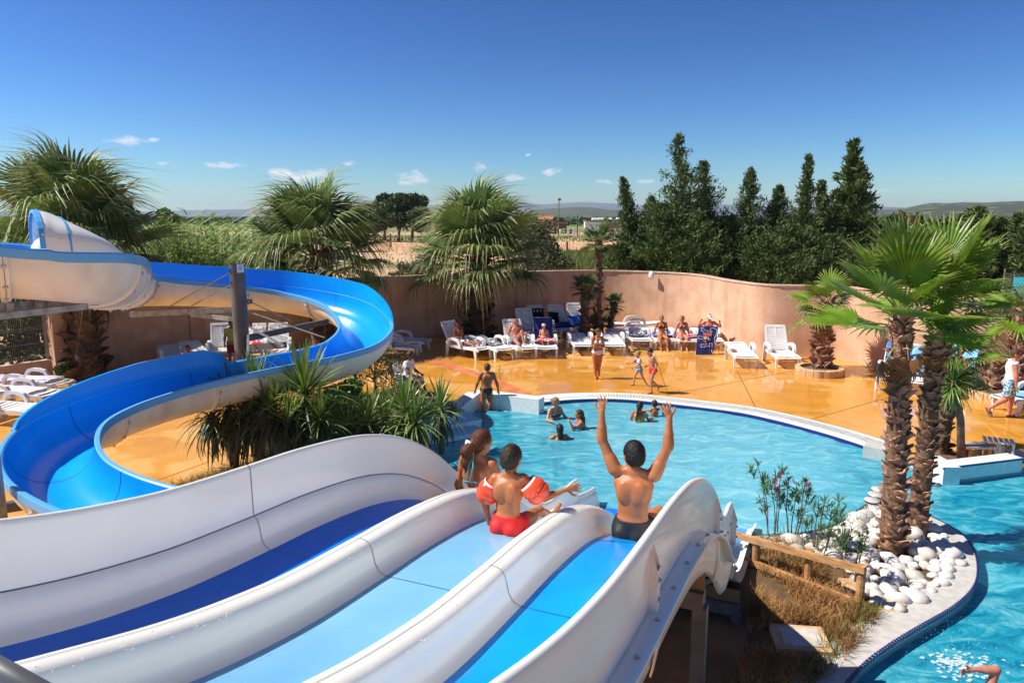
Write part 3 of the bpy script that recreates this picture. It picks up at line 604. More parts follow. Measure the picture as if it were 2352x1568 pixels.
# far tree line (a mass nobody could count) at the foot of the hills and across the plain
mb_pts = []
rg = np.random.default_rng(4)
def fline(g):
    Y = g.choice([430, 560, 760, 1000])*g.uniform(.9, 1.1); u = g.uniform(-200, 2600)
    if Y < 500 and u < 1200 and g.random() < .5: Y += 300
    return [(u-1176)/FPX*Y, Y, max(0, NZ.noise((u*.02, Y*.01, 0))*3+2.2)*g.random()]
quads_obj('far_trees', leafcloud(9000, fline, 3.2, 5, elong=1.2), M['olive']); tag(bpy.data.objects['far_trees'], 'distant line of low dark trees across the plain', 'tree line', kind='stuff')
# pine clump left of centre
for i, (u, v, Y, h, w) in enumerate([(868, 455, 150, 8.0, 5.5), (890, 440, 158, 9.8, 6.5), (922, 436, 150, 9.6, 6.5), (952, 436, 152, 9.8, 6.5), (972, 462, 148, 7.2, 5), (846, 468, 160, 7.6, 6)]):
    lobe_tree('pine_tree', ['small round pine at the left of the far pine clump', 'tall pine second from the left in the far clump', 'pine in the middle of the far clump behind the rail fence', 'tall pine right of the middle of the far clump', 'low pine at the right edge of the far clump', 'spreading pine half behind the palm left of the far clump'][i], 'tree', px2(u, Y), h, w, M['pine'], 20+i, 2200, .55, .32, 10, 'pines in the far clump', lean=.05)
lobe_tree('pine_tree', 'dark pine rising behind the big palm at far left', 'tree', px2(285, 75), 7.2, 6.0, M['pine'], 31, 2600, .4, .2, 10)
lobe_tree('round_tree', 'small dark tree poking above the reeds at left', 'tree', px2(400, 68), 6.1, 2.6, M['bush'], 32, 1500, .3, .3, 8)
lobe_tree('round_tree', 'dark tree between the fan palms behind the flume', 'tree', px2(800, 110), 6.5, 5.5, M['bush'], 33, 1800, .45, .2, 8)
# right background trees
for i, (u, Y, h, w, m_, lab) in enumerate([(2020, 62, 4.9, 5.5, 'bush', 'bushy green tree left of the brown roof'), (2085, 95, 4.7, 8, 'olive', 'grey green tree behind the brown roof'), (2150, 80, 4.6, 7, 'olive', 'low olive tree behind the twin palm crowns'), (2000, 48, 4.6, 3.6, 'pine', 'dark rounded tree at the right end of the windbreak'), (1975, 70, 5.0, 4.5, 'bush', 'green tree behind the tall cedar'), (2185, 66, 5.5, 2.8, 'lime', 'bright lime green tree above the right palm'), (2345, 60, 5.7, 5, 'olive', 'large dull green tree at the right edge'), (2290, 75, 4.4, 4.2, 'lime', 'low lime green bush below the rocky hill'), (2120, 60, 4.2, 4.5, 'olive', 'dull green shrub beside the brown roofed house'), (2260, 52, 4.0, 4.2, 'olive', 'dark shrub beneath the right hand cypresses'), (2330, 46, 4.2, 4.5, 'pine', 'dark shrub mass behind the mesh fence')]):
    lobe_tree('leafy_tree', lab, 'tree', px2(u, Y), h, w, M[m_], 50+i, 2200, .26+.0016*Y, .12, 11)

# farm: rail fences, sheds, houses, posts, lamp pole
def rail_fence(u0, u1, v, h, n, lab):
    a, b = gz(u0, v), gz(u1, v); t = empty('rail_fence', a, 0, lab, 'fence', 'white rail fences of the paddock')
    d = (b-a)
    for k in range(n+1):
        q = d*(k/n); mb = MB(); mb.box((q.x, q.y, h/2), (.28, .28, h)); mb.build('post', M['whitewash'], t)
    for z in (.45, .85):
        mb = MB(); mb.beam(Vector((0, -.02, h*z)), d+Vector((0, -.02, h*z)), .07, .16); mb.build('rail', M['whitewash'], t)
rail_fence(1236, 1425, 540, 1.9, 16, 'white rail fence in front of the farm sheds')
rail_fence(862, 1000, 536, 1.9, 10, 'white rail fence under the far pine clump')
rail_fence(1380, 1470, 549, 1.5, 7, 'low white rail fence at the paddock corner by the windbreak')
q = gz(1283, 543); t = empty('lamp_pole', q, 0, 'tall wooden pole with a floodlight by the paddock', 'lamp post')
hh = 9.6*q.y/200; mb = MB(); mb.tube([(0, 0, 0), (0, 0, hh)], [.16, .10], 8); mb.build('pole', M['trunk'], t); mb = MB(); mb.box((.15, 0, hh+.1), (.7, .5, .5), (0, .4, 0)); mb.build('floodlight', M['dark_steel'], t)
def shed(u, v, w, dp, h, wm, rm, lab, slope=.25, rz=0, doorm=None, side=None):
    q = gz(u, v); t = empty('shed', q, rz, lab, 'shed')
    mb = MB(); x, y = w/2, dp/2
    mb.add([(-x, -y, 0), (x, -y, 0), (x, y, 0), (-x, y, 0), (-x, -y, h), (x, -y, h-slope), (x, y, h-slope), (-x, y, h)], [(0, 1, 5, 4), (1, 2, 6, 5), (2, 3, 7, 6), (3, 0, 4, 7)]); mb.build('wall', M[wm], t)
    mb = MB(); mb.beam((-x-.2, 0, h+.12), (x+.2, 0, h-slope+.12), dp+.5, .14); mb.build('roof', M[rm], t)
    if doorm: mb = MB(); mb.box((w*.12, -y-.03, h*.36), (w*.2, .05, h*.70)); mb.build('door', M[doorm], t)
    if side: mb = MB(); mb.box((x-w*.25, -y-.03, h*.42), (w*.48, .04, h*.84)); mb.build('side_panel', M[side], t)
shed(1270, 536, 7.8, 5, 3.3, 'shed', 'shed_dark', 'brown block shed with a dark open front beside the floodlight pole', .1, 0, 'wood', 'shed_dark')
shed(1366, 533, 6.6, 4, 3.4, 'whitewash', 'shed', 'white shed with a dark doorway behind the rail fence', .5, 0, 'glass_dark')
shed(1408, 532, 6.5, 4, 2.6, 'shed', 'shed_dark', 'low open timber shelter beside the white shed', .1)
def house(u, Y, w, dp, h, rh, wm, rm, lab, chim=False, rz=0, win=3):
    q = px2(u, Y); t = empty('house', q, rz, lab, 'house'); x, y = w/2, dp/2
    mb = MB(); mb.add([(-x, -y, 0), (x, -y, 0), (x, y, 0), (-x, y, 0), (-x, -y, h), (x, -y, h), (x, y, h), (-x, y, h), (-x, 0, h+rh), (x, 0, h+rh)], [(0, 1, 5, 4), (2, 3, 7, 6), (1, 2, 6, 9, 5), (3, 0, 4, 8, 7)]); mb.build('wall', M[wm], t)
    mb = MB(); o_ = .35
    mb.add([(-x-o_, -y-o_, h-.1), (x+o_, -y-o_, h-.1), (x+o_, 0, h+rh+.12), (-x-o_, 0, h+rh+.12), (x+o_, y+o_, h-.1), (-x-o_, y+o_, h-.1)], [(0, 1, 2, 3), (3, 2, 4, 5)])
    r_ = mb.build('roof', M[rm], t)
    for k in range(win): mb = MB(); mb.box((-x+w*(k+.5)/win, -y-.02, h*.55), (w/win*.3, .06, h*.4)); mb.build('window', M['glass_dark'], t)
    if chim: mb = MB(); mb.box((x*.2, .4, h+rh+.3), (.7, .5, 1.1)); mb.build('chimney', M['brown_roof'], r_)
house(1252, 420, 8.5, 6, 3.4, 1.5, 'plaster', 'tile_roof', 'distant farmhouse with an orange tiled roof beside the palm')
house(2066, 70, 4.2, 4, 3.2, .95, 'plaster', 'brown_roof', 'low house with a brown tiled roof and chimney behind the palms', True, win=2)
house(1376, 480, 12, 8, 3.0, .6, 'whitewash', 'plaster', 'tiny white building in the far tree line', win=2)
house(1420, 470, 6, 6, 3.4, .6, 'whitewash', 'plaster', 'tiny white hut at the right end of the far tree line', win=1)
for u, v, h, lab in [(1303, 583, 1.45, 'leaning dark timber post in the sand lot'), (898, 567, 1.5, 'dark timber post between the palms in the sand lot'), (1326, 541, 2.3, 'thin dark post in front of the paddock fence')]:
    q = gz(u, v); mb = MB(); mb.tube([(0, 0, 0), (-.06, 0, h*q.y/85)], [.16, .13], 7); tag(mb.build('timber_post', M['shed_dark'], loc=q), lab, 'post')
q = gz(1337, 582); mb = MB(); mb.tube([(x, .1*math.sin(x*2), .18) for x in np.linspace(-2.0, 2.0, 9)], .3, 8); tag(mb.build('black_pipe', M['tyre'], loc=q, smooth=True), 'black plastic pipe lying in the grass beyond the wall', 'pipe')
for u, v, m_, lab in [(1288, 537, 'lime_cloth', 'green plastic drum by the paddock fence'), (1310, 537, 'navy', 'purple plastic drum by the paddock fence')]:
    q = gz(u, v); mb = MB(); mb.lathe([(0, 0), (.45, 0), (.5, .3), (.5, .9), (.45, 1.2), (0, 1.2)], 12); tag(mb.build('plastic_drum', M[m_], loc=q, smooth=True), lab, 'drum', 'drums by the paddock')
# right: mesh fence and white caravans behind the trees
a = px2(2290, 30); t = empty('mesh_fence', a, 0, 'grey chain mesh fence with thin posts at the right beyond the wall', 'fence')
for k in range(4):
    mb = MB(); mb.tube([(k*1.1, 0, 0), (k*1.1, 0, 3.1)], .03, 6); mb.build('post', M['galv'], t)
mb = MB()
for k in range(14): mb.beam((0, 0, 1.6+k*.10), (3.4, 0, 1.6+k*.10), .008, .008)
for k in range(34): mb.beam((k*.1, .01, 1.6), (k*.1, .01, 2.95), .006, .006)
tag(mb.build('mesh_wires', M['wire'], t), kind='stuff')
for u, Y, lab in [(2250, 58, 'white caravan glimpsed behind the right hand cypress'), (2348, 56, 'white caravan at the right edge behind the trees')]:
    q = px2(u, Y); t = empty('caravan', q, 0, lab, 'caravan'); mb = MB(); mb.box((0, 0, 2.2), (3.2, 2.0, 3.0)); mb.build('body', M['whitewash'], t)
    mb = MB(); mb.box((-.5, -1.02, 2.5), (.9, .04, .6)); mb.build('window', M['glass_dark'], t)
    for s_ in (-.8, .8): mb = MB(); mb.lathe([(0, -.1), (.34, -.1), (.34, .1), (0, .1)], 14); mb.build('wheel', M['tyre'], t, loc=(s_, -.95, .34), rot=(R(90), 0, 0))
mb = MB(); mb.box((0, 0, 1.2), (.9, 1, 2.4)); q = px2(2350, 34); tag(mb.build('teal_tarpaulin', M['teal_plastic'], loc=q), 'teal tarpaulin cover showing beyond the mesh fence', 'tarpaulin')
# ------------------------------------------------------------------ the three lane wave slide
SA = R(23.6); SD = Vector((math.sin(SA), math.cos(SA), 0)); ST = Vector((math.cos(SA), -math.sin(SA), 0))
PROF = [(-1.6, 4.36), (0, 3.80), (1.0, 3.42), (2.07, 3.089), (2.5, 2.975), (2.9, 2.895), (3.3, 2.835), (3.97, 2.778), (4.56, 2.735), (5.24, 2.645), (5.7, 2.533), (6.08, 2.395), (6.44, 2.215), (6.78, 2.005), (7.11, 1.745), (7.35, 1.585), (7.6, 1.50), (7.89, 1.50), (8.2, 1.41), (8.6, 1.15), (9.3, .62), (9.8, .33), (10.3, .19), (10.93, .16), (11.56, .12), (12.2, -.02), (12.7, -.1)]
def zf(s): return spline_tab(PROF, s)
def SP(s, t, h=0): return SD*s+ST*t+Vector((0, 0, zf(s)+h))
SS = [-1.6+.12*k for k in range(120)]
B0 = -3.681; WL = -3.815; WR = -.925; S_TIP = 11.6; S_MID = 8.06; SEAM = 3.97
slide = empty('wave_slide', SP(4, -2.4)*1.0, 0, 'white wavy water slide with three blue lanes running down to the pool', 'water slide')
slide.location = (0, 0, 0)
def ribbon(name, prof, m, s0=-1.6, s1=12.6, smooth=True, parent=slide, step=.12):
    n = max(2, int((s1-s0)/step)); mb = MB()
    mb.grid([[SP(s0+(s1-s0)*k/n, t, h) for t, h in prof] for k in range(n+1)])
    o = mb.build(name, m, parent, smooth); return o
for i, mk in enumerate(('lane_dark', 'lane_light', 'lane_mid')):
    o = ribbon('lane', [(B0+i+x, 0) for x in (-.01, .15, .3, .45, .61)], M[mk]); o['label'] = ['dark blue left lane', 'pale blue middle lane', 'bright blue right lane'][i]
DIV = [(.58, -.004), (.62, .006), (.655, .028), (.680, .075), (.692, .14), (.706, .19), (.728, .218), (.76, .232), (.80, .236), (.84, .232), (.872, .218), (.894, .19), (.908, .14), (.922, .075), (.948, .028), (.985, .006), (1.02, -.004)]
for i in range(2): ribbon('lane_divider', [(B0+i+x, h) for x, h in DIV], M['white'])
BK = [(.02, -.004), (-.015, .006), (-.048, .03), (-.070, .075), (-.08, .14), (-.092, .19), (-.108, .222), (-.134, .24)]
ribbon('side_bank', [(B0+x, h) for x, h in BK], M['white'])
ribbon('side_bank', [(B0+2.6-x, h) for x, h in BK], M['white'], -1.6, 8.1); ribbon('side_bank', [(B0+2.6-x, h*.5) for x, h in BK], M['white'], 8.1, 12.6)
WH_ = .628
wl = [(WL+.002, .225), (WL, .30), (WL-.004, WH_-.04), (WL-.012, WH_-.01), (WL-.03, WH_), (WL-.055, WH_-.008), (WL-.066, WH_-.04), (WL-.062, .02), (WL-.06, -.30)]
ribbon('side_wall', wl, M['white'], -1.6, S_TIP)
mir = WL+WR
ribbon('side_wall', [(mir-t, h) for t, h in wl[:-2]]+[(mir-WL+.062, .16), (mir-WL+.062, .155)], M['white'], -1.6, S_MID)
# low walls from the wave tip down into the water
for sgn in (0, 1):
    if sgn: continue
    hq = .30
    pr = [(WL+.002, .0), (WL, hq), (WL-.03, hq+.03), (WL-.06, hq), (WL-.06, -.25)]
    ribbon('low_side_wall', pr if sgn == 0 else [(mir-t, h) for t, h in pr], M['white'], (S_TIP if sgn == 0 else S_MID)+.02, 12.6)
# bolted flange and skirt outside the right wall
FX = WR+.062
ribbon('flange', [(FX, .165), (FX+.125, .165), (FX+.125, .14), (FX, .14)], M['white'], -1.6, S_MID)
ribbon('skirt', [(FX+.012, .145), (FX+.03, .05), (FX+.032, -.08), (FX+.02, -.19), (FX-.01, -.235), (FX-.022, -.23), (FX+.005, -.18)], M['white'], -1.6, S_MID)
ribbon('under_shell', [(WL, -.03), (WL+.6, -.035), (-2.3, -.04), (WR-.7, -.035), (WR+.02, -.03)], M['cream'], -1.6, 12.5)
# section joints: upright flanges with bolts, and thin seams across the lanes
bolt_me = MB().lathe([(.0, .012), (.010, .012), (.011, .0), (.018, .0), (.018, -.006)], 8).mesh('bolt', M['bolt'])
for si, s in enumerate((1.2, SEAM, 6.62, S_MID-.03)):
    mb = MB(); z0 = -.235; rows = []
    for q in (-.035, .035):
        rows.append([SP(s, FX, 0)+SD*q+Vector((0, 0, h)) for h in (WH_-.05, .16)]+[SP(s, FX+.05, -.08)+SD*q, SP(s, FX+.02, z0)+SD*q])
        rows.append([SP(s, FX+.05, 0)+SD*q+Vector((0, 0, h)) for h in (WH_-.20, .16)]+[SP(s, FX+.06, -.07)+SD*q, SP(s, FX+.03, z0-.006)+SD*q])
    rows = [rows[0], rows[1], rows[3], rows[2], rows[0]]; mb.grid(rows); fl = mb.build('joint_flange', M['white'], slide)
    for h in (.36, .24): 
        o = mesh_obj('bolt', bolt_me, fl, SP(s, FX+.054, h), (0, R(90), -SA))
for k in range(20):
    s = -1.2+k*.46
    if s < S_MID-.1: mesh_obj('bolt', bolt_me, slide, SP(s, FX+.07, .168))
for k in range(6):                          # bolts on the wavy lower end
    s = 6.75+k*.22; mesh_obj('bolt', bolt_me, slide, SP(s, FX+.004, .42), (0, R(90), -SA))
def seam(prof, s, m, w=.008, d=.0035):
    mb = MB(); n = len(prof)
    nr = []
    for i in range(n):
        a, b = prof[max(i-1, 0)], prof[min(i+1, n-1)]; tx, th = b[0]-a[0], b[1]-a[1]; l = math.hypot(tx, th) or 1; nr.append((-th/l, tx/l))
    mb.grid([[SP(s+q, t+a*d, h+b*d) for (t, h), (a, b) in zip(prof, nr)] for q in (-w/2, w/2)]); return mb.build('section_seam', m, slide)
for s in (SEAM, 1.2):
    for i in range(3): seam([(B0+i+x, 0) for x in (.0, .2, .4, .6)], s, M['seam_blue'], .005)
    for i in range(2): seam([(B0+i+x, h) for x, h in DIV], s, M['seam'], .005)
    seam([(B0+x, h) for x, h in reversed(BK)], s, M['seam'], .005); seam([(p[0], p[1]) for p in reversed(wl[:6])], s, M['seam'], .006)
for i in range(2): ribbon('divider_seam', [(B0+i+.799, .2395), (B0+i+.803, .2395)], M['seam'], -1.6, 8)
ribbon('wall_seam', [(WL+.004, .236), (WL+.004, .246)], M['seam'], -1.6, 8)
# steel frame
fr = empty('slide_frame', (0, 0, 0), 0, 'dark steel posts and cross beams carrying the wave slide', 'support frame')
for s in (1.5, 6.05, 9.2):
    zc = zf(s)-.34; a, b = SP(s, WL+.05), SP(s, WR+.08); a.z = b.z = zc-.11
    mb = MB(); mb.beam(a, b, .14, .16); mb.build('cross_beam', M['dark_steel'], fr)
    mb = MB(); mb.beam(a+Vector((0, 0, .14)), b+Vector((0, 0, .14)), .02, .22); mb.build('bearing_plate', M['slab'], fr)
    for e in (a+(b-a)*.04, b-(b-a)*.01):
        mb = MB(); mb.beam((e.x, e.y, .06), (e.x, e.y, zc-.17), .12, .12, up=SD); mb.build('post', M['dark_steel'], fr)
    mb = MB(); e = b-(b-a)*.02; mb.beam((e.x, e.y, .8), (*((e-ST*.9).xy), .1), .05, .05); mb.build('brace', M['galv'], fr)
for k, (s, t, h, r_) in enumerate([(5.2, -1.02, 1.55, .075), (4.75, -.98, 1.28, .085), (3.7, -1.2, 1.9, .07)]):
    q = SD*s+ST*t; tp = MB().tube([(0, 0, 0), (0, 0, h)], r_, 14).tube([(0, 0, h-.01), (0, 0, h-.4)], r_*.85, 14)
    tag(tp.build('plastic_pipe', M['pipe'], loc=(q.x, q.y, .06)), ['tall open grey pipe standing under the slide behind the shorter one', 'shorter open grey pipe standing under the slide', 'grey pipe standing under the slide nearest the camera'][k], 'pipe', 'pipes under the slide')
q0, q1 = at(-70, 1500, 1.25), at(130, 1610, 1.25); mb = MB(); mb.tube([q0, q1, q1+(q1-q0)*2], .022, 12); tag(mb.build('handrail', M['dark_steel'], smooth=True), 'dark steel handrail in the bottom left corner above the slide', 'handrail')

# ------------------------------------------------------------------ the blue flume
FP = [(-500, 540, 8.2), (-220, 552, 8.75), (0, 566, 9.3), (100, 575, 9.55), (175, 586, 9.85), (222, 601, 10.7), (248, 619, 12.4), (270, 633, 14.8), (326, 640, 17.4), (430, 645, 18.9), (560, 655, 20.0), (680, 668, 20.2), (790, 695, 19.4), (840, 742, 17.8), (815, 784, 16.5), (740, 810, 15.6), (640, 829, 14.9), (500, 857, 14.1), (380, 885, 13.3), (250, 925, 12.3), (155, 970, 11.4), (116, 1020, 10.7), (132, 1075, 10.05), (205, 1122, 9.5), (330, 1163, 9.0), (520, 1205, 8.5), (700, 1235, 8.2)]
FC = catmull([at(*p) for p in FP], 8); NF = len(FC); FW, FD = .575, .60
flume = empty('flume_slide', (0, 0, 0), 0, 'blue and white half pipe flume curling round the grey pole at left', 'water slide')
FT = [(FC[min(i+1, NF-1)]-FC[max(i-1, 0)]).normalized() for i in range(NF)]
FS = [t.cross(Vector((0, 0, 1))).normalized() for t in FT]
ui = [proj(p)[0] for p in FC]
def fsec(i, fn): return [FC[i]+FS[i]*a+Vector((0, 0, b)) for a, b in fn]
th = [math.pi*k/14 for k in range(15)]
inside = [(-FW*math.cos(a), -FD*math.sin(a)**.85 if 0 < a < math.pi else 0) for a in th]
outside = [(-(FW+.035)*math.cos(a), -.03-(FD+.02)*(math.sin(a)**.85 if 0 < a < math.pi else 0)) for a in th]
mb = MB(); mb.grid([fsec(i, inside) for i in range(NF)]); mb.build('channel', M['flume'], flume, True)
mb = MB(); mb.grid([fsec(i, outside) for i in range(NF)]); mb.build('shell', M['cream'], flume, True)
for sg in (-1, 1):
    mb = MB(); mb.grid([fsec(i, [(sg*FW, -.02), (sg*FW, .012), (sg*(FW+.02), .03), (sg*(FW+.075), .03), (sg*(FW+.085), .01), (sg*(FW+.085), -.10), (sg*(FW+.035), -.10)]) for i in range(NF)]); mb.build('rim', M['flume_rim'], flume)
def raised(i0, i1, sg, hmax, e0=8, e1=8):
    rows = []
    for i in range(i0, i1+1):
        f = min(1, math.sqrt(max(0, (i-i0)/e0)), math.sqrt(max(0, (i1-i)/e1))); h = .031+hmax*f
        rows.append([FC[i]+FS[i]*(sg*(FW+a))+Vector((0, 0, z)) for a, z in ((.004, .0), (.004, .031), (.03, .031+(h-.031)*.5), (.05, h), (.10, h), (.10, h-.05), (.075, .031+(h-.031)*.5), (.055, .0))])
    mb = MB(); mb.grid(rows); mb.m = [1 if k % 7 >= 4 else 0 for k in range(len(mb.f))]; o = mb.build('raised_wall', [M['flume'], M['cream']], flume); autosmooth(o.data, 35)
raised(6*8+2, 13*8, -1, .40); raised(17*8-3, 20*8+3, 1, .34, 3, 18)
# seams, bolted rings, hood
for i in [min(range(60), key=lambda i: abs(ui[i]-u_)) for u_ in (0, 205, 244, 275, 300, 391)]+[i_ for i_ in ( 80, 92, 106, 122, 138, 154, 168, 182, 194)]:
    mb = MB(); T = FT[i]
    ring = [(a*(1), b) for a, b in outside]; og = [(-(FW+.075)*math.cos(a), -.03-(FD+.058)*(math.sin(a)**.85 if 0 < a < math.pi else 0)) for a in th]
    r1 = [FC[i]+FS[i]*a+Vector((0, 0, b)) for a, b in ring]; r2 = [FC[i]+FS[i]*a+Vector((0, 0, b)) for a, b in og]; w = T*.05
    mb.grid([[p-w for p in r1], [p-w for p in r2], [p+w for p in r2], [p+w for p in r1]]); fl = mb.build('joint_ring', M['cream'], flume); autosmooth(fl.data, 40)
    mb = MB(); mb.grid([[p-T*.004 for p in r2], [p*1+FS[i]*0+Vector((0, 0, -.004))-T*.004 for p in r2], [p+Vector((0, 0, -.004))+T*.004 for p in r2], [p+T*.004 for p in r2]]); mb.build('ring_gasket', M['seam'], fl)
    mb = MB(); ii = [(a*.994, b*.994+.001) for a, b in inside]; mb.grid([[FC[i]+FS[i]*a+Vector((0, 0, b))+T*q for a, b in ii] for q in (-.006, .006)]); mb.build('channel_seam', M['seam_blue'], flume)
    for k in range(1, 14, 2):
        a = th[k]; c = FC[i]+FS[i]*(-(FW+.078)*math.cos(a))+Vector((0, 0, -.03-(FD+.06)*math.sin(a)**.85)); dv = (FS[i]*-math.cos(a)+Vector((0, 0, -math.sin(a)))).normalized()
        o = mesh_obj('bolt', bolt_me, fl, c); o.scale = (1.9, 1.9, 1.9); o.rotation_mode = 'QUATERNION'; o.rotation_quaternion = dv.to_track_quat('Z', 'Y')
un = [proj(FC[i]+FS[i]*FW)[0] for i in range(NF)]; i0 = min(range(60), key=lambda i: abs(un[i]-92)); i1 = min(range(60), key=lambda i: abs(un[i]-272)); rows = []; rb = []
for i in range(i0, i1+1):
    f = (i-i0)/(i1-i0); hh = .47*math.sqrt(max(0.0, 1-f**2.8)); rows.append([FC[i]+FS[i]*(-(FW+.07)*math.cos(a))+Vector((0, 0, .032+hh*math.sin(a)**.8 if 0 < a < math.pi else .032)) for a in th])
mb = MB(); mb.grid(rows); hd = mb.build('hood', M['white'], flume, True)
mb = MB(); a_ = rows[0]; b_ = [p+FT[i0]*.02+Vector((0, 0, .012)) for p in rows[0]]; c_ = [p-FT[i0]*.04 for p in rows[0]]; d_ = [p-FT[i0]*.04-Vector((0, 0, .04)) for p in rows[0]]; mb.grid([b_, c_, d_]); mb.build('hood_edge', M['flume_rim'], flume)
mb = MB(); j = (i1-i0)*5//8; mb.grid([[p+Vector((0, 0, .008))-FT[i0+j]*.012 for p in rows[j]], [p+Vector((0, 0, .012))+FT[i0+j]*.012 for p in rows[j]]]); mb.build('hood_band', M['flume_rim'], flume)
for k in range(0, min(13, i1-i0), 2): mesh_obj('bolt', bolt_me, hd, rows[k][13]+FS[i0+k]*.02+Vector((0, 0, .03)), (0, R(90), 0))
# pole, arms, cables
pb_ = at(557, 815, 17.1); pt = at(551, 607, 17.1); pole = empty('flume_pole', (pb_.x, 17.1, 0), 0, 'thick grey steel pole in the middle of the flume loop with a sticker', 'pole')
px, py, ph = pb_.x, 17.1, pt.z
mb = MB(); mb.tube([(0, 0, 0), (0, 0, ph)], .172, 28, cap=False).tube([(0, 0, ph), (0, 0, ph-.6)], .16, 28, cap=False); mb.lathe([(.16, ph), (.172, ph)], 28); o = mb.build('post', M['pole'], pole); autosmooth(o.data)
mb = MB(); ar = [R(-72+62*k/8) for k in range(9)]; rr = .176
stk = MB(); stk.grid([[(rr*math.cos(a), rr*math.sin(a), z) for a in ar] for z in (ph-.18, ph+.01)]); st_ = stk.build('sticker', M['sticker'], pole, True)
def on_sticker(pts, w=.006, m='print_blue', name='logo_line'):
    mb = MB(); P = [Vector((rr*1.01*math.cos(R(-72+62*x)), rr*1.01*math.sin(R(-72+62*x)), ph-.18+.19*y)) for x, y in pts]; mb.tube(P, w/2, 5); return mb.build(name, M[m], st_)
on_sticker([(.28+.10*math.cos(a), .55+.13*math.sin(a)) for a in np.linspace(.6, 6.6, 14)]); on_sticker([(.36, .9), (.36, .42)])
on_sticker([(.46+.09*math.cos(a), .75+.13*math.sin(a)) for a in np.linspace(2.4, -1.6, 10)]+[(.46, .5), (.50, .40), (.98, .40)]); on_sticker([(.40, .62), (.42, .42), (.47, .33), (.98, .33)])
on_sticker([(.68, .72), (.68, .88)], .004); on_sticker([(.78, .84), (.98, .84)], .008); on_sticker([(.68, .6), (.98, .6)], .003)
on_sticker([(.14, .14), (.26, .14)], .005); on_sticker([(.30, .14), (.74, .14)], .007); on_sticker([(.80, .14), (.95, .14)], .006)
def arm(name, a, b, w, h, m, par=pole):
    o = Vector((px, py, 0)); mb = MB(); mb.beam(Vector(a)-o, Vector(b)-o, w, h); return mb.build(name, M[m], par)
arm('support_arm', at(548, 710, 17.1), at(300, 722, 17.3), .08, .13, 'galv'); arm('support_arm', at(545, 734, 17.0), at(440, 722, 18.6), .08, .10, 'galv')
arm('support_arm', at(570, 776, 17.1), at(752, 738, 19.0), .10, .14, 'dark_steel'); arm('support_arm', at(570, 798, 17.0), at(655, 792, 16.4), .10, .14, 'dark_steel')
arm('support_arm', at(570, 770, 16.9), at(568, 835, 15.9), .05, .05, 'galv')
for a, b, w in [((535, 622, 17.0), (385, 706, 17.4), .022), ((538, 650, 17.0), (440, 702, 18.2), .022), ((572, 692, 17.1), (672, 738, 18.3), .022), ((572, 716, 17.0), (745, 775, 15.9), .022), ((570, 748, 17.0), (652, 795, 15.9), .04)]:
    arm('stay_rod', at(*a), at(*b), w, w, 'galv')
for u, v in [(534, 622), (537, 650), (573, 692), (573, 745), (573, 776), (573, 797)]:
    q = at(u, v, 16.97); mb = MB(); mb.box((q.x-px, q.y-py, q.z), (.12, .05, .10)); lug = mb.build('lug', M['dark_steel'], pole); mesh_obj('bolt', bolt_me, lug, (q.x-px, q.y-py-.03, q.z), (R(90), 0, 0))
# frames below the upper and lower runs
ff = empty('flume_support', (0, 0, 0), 0, 'galvanised beams carrying the upper left run of the flume', 'support frame')
for a, b, w, h in [((-120, 712, 9.0), (225, 692, 10.2), .08, .10), ((-120, 740, 8.7), (200, 703, 9.9), .08, .08), ((30, 694, 9.4), (30, 716, 9.4), .10, .10), ((95, 692, 9.6), (95, 710, 9.6), .10, .10), ((160, 694, 9.9), (160, 706, 9.9), .10, .10)]:
    mb = MB(); mb.beam(at(*a), at(*b), w, h); mb.build('beam', M['galv'], ff)
q = at(-60, 720, 9.3); mb = MB(); mb.beam((q.x, q.y, 0), (q.x, q.y, q.z), .14, .14, up=(0, 1, 0)); mb.build('post', M['galv'], ff)
fs_ = empty('flume_support', (0, 0, 0), 0, 'short dark posts and beams under the lower loop of the flume', 'support frame')
for i in (104, 170):
    c = FC[i]; mb = MB(); mb.beam(c+FS[i]*-.35+Vector((0, 0, -.76)), c+FS[i]*.75+Vector((0, 0, -.76)), .12, .14); mb.build('beam', M['dark_steel'], fs_)
    c = c+FS[i]*.3; mb = MB(); mb.beam((c.x, c.y, 0), (c.x, c.y, c.z-.72), .09, .09, up=(0, 1, 0)); mb.build('post', M['dark_steel'], fs_)
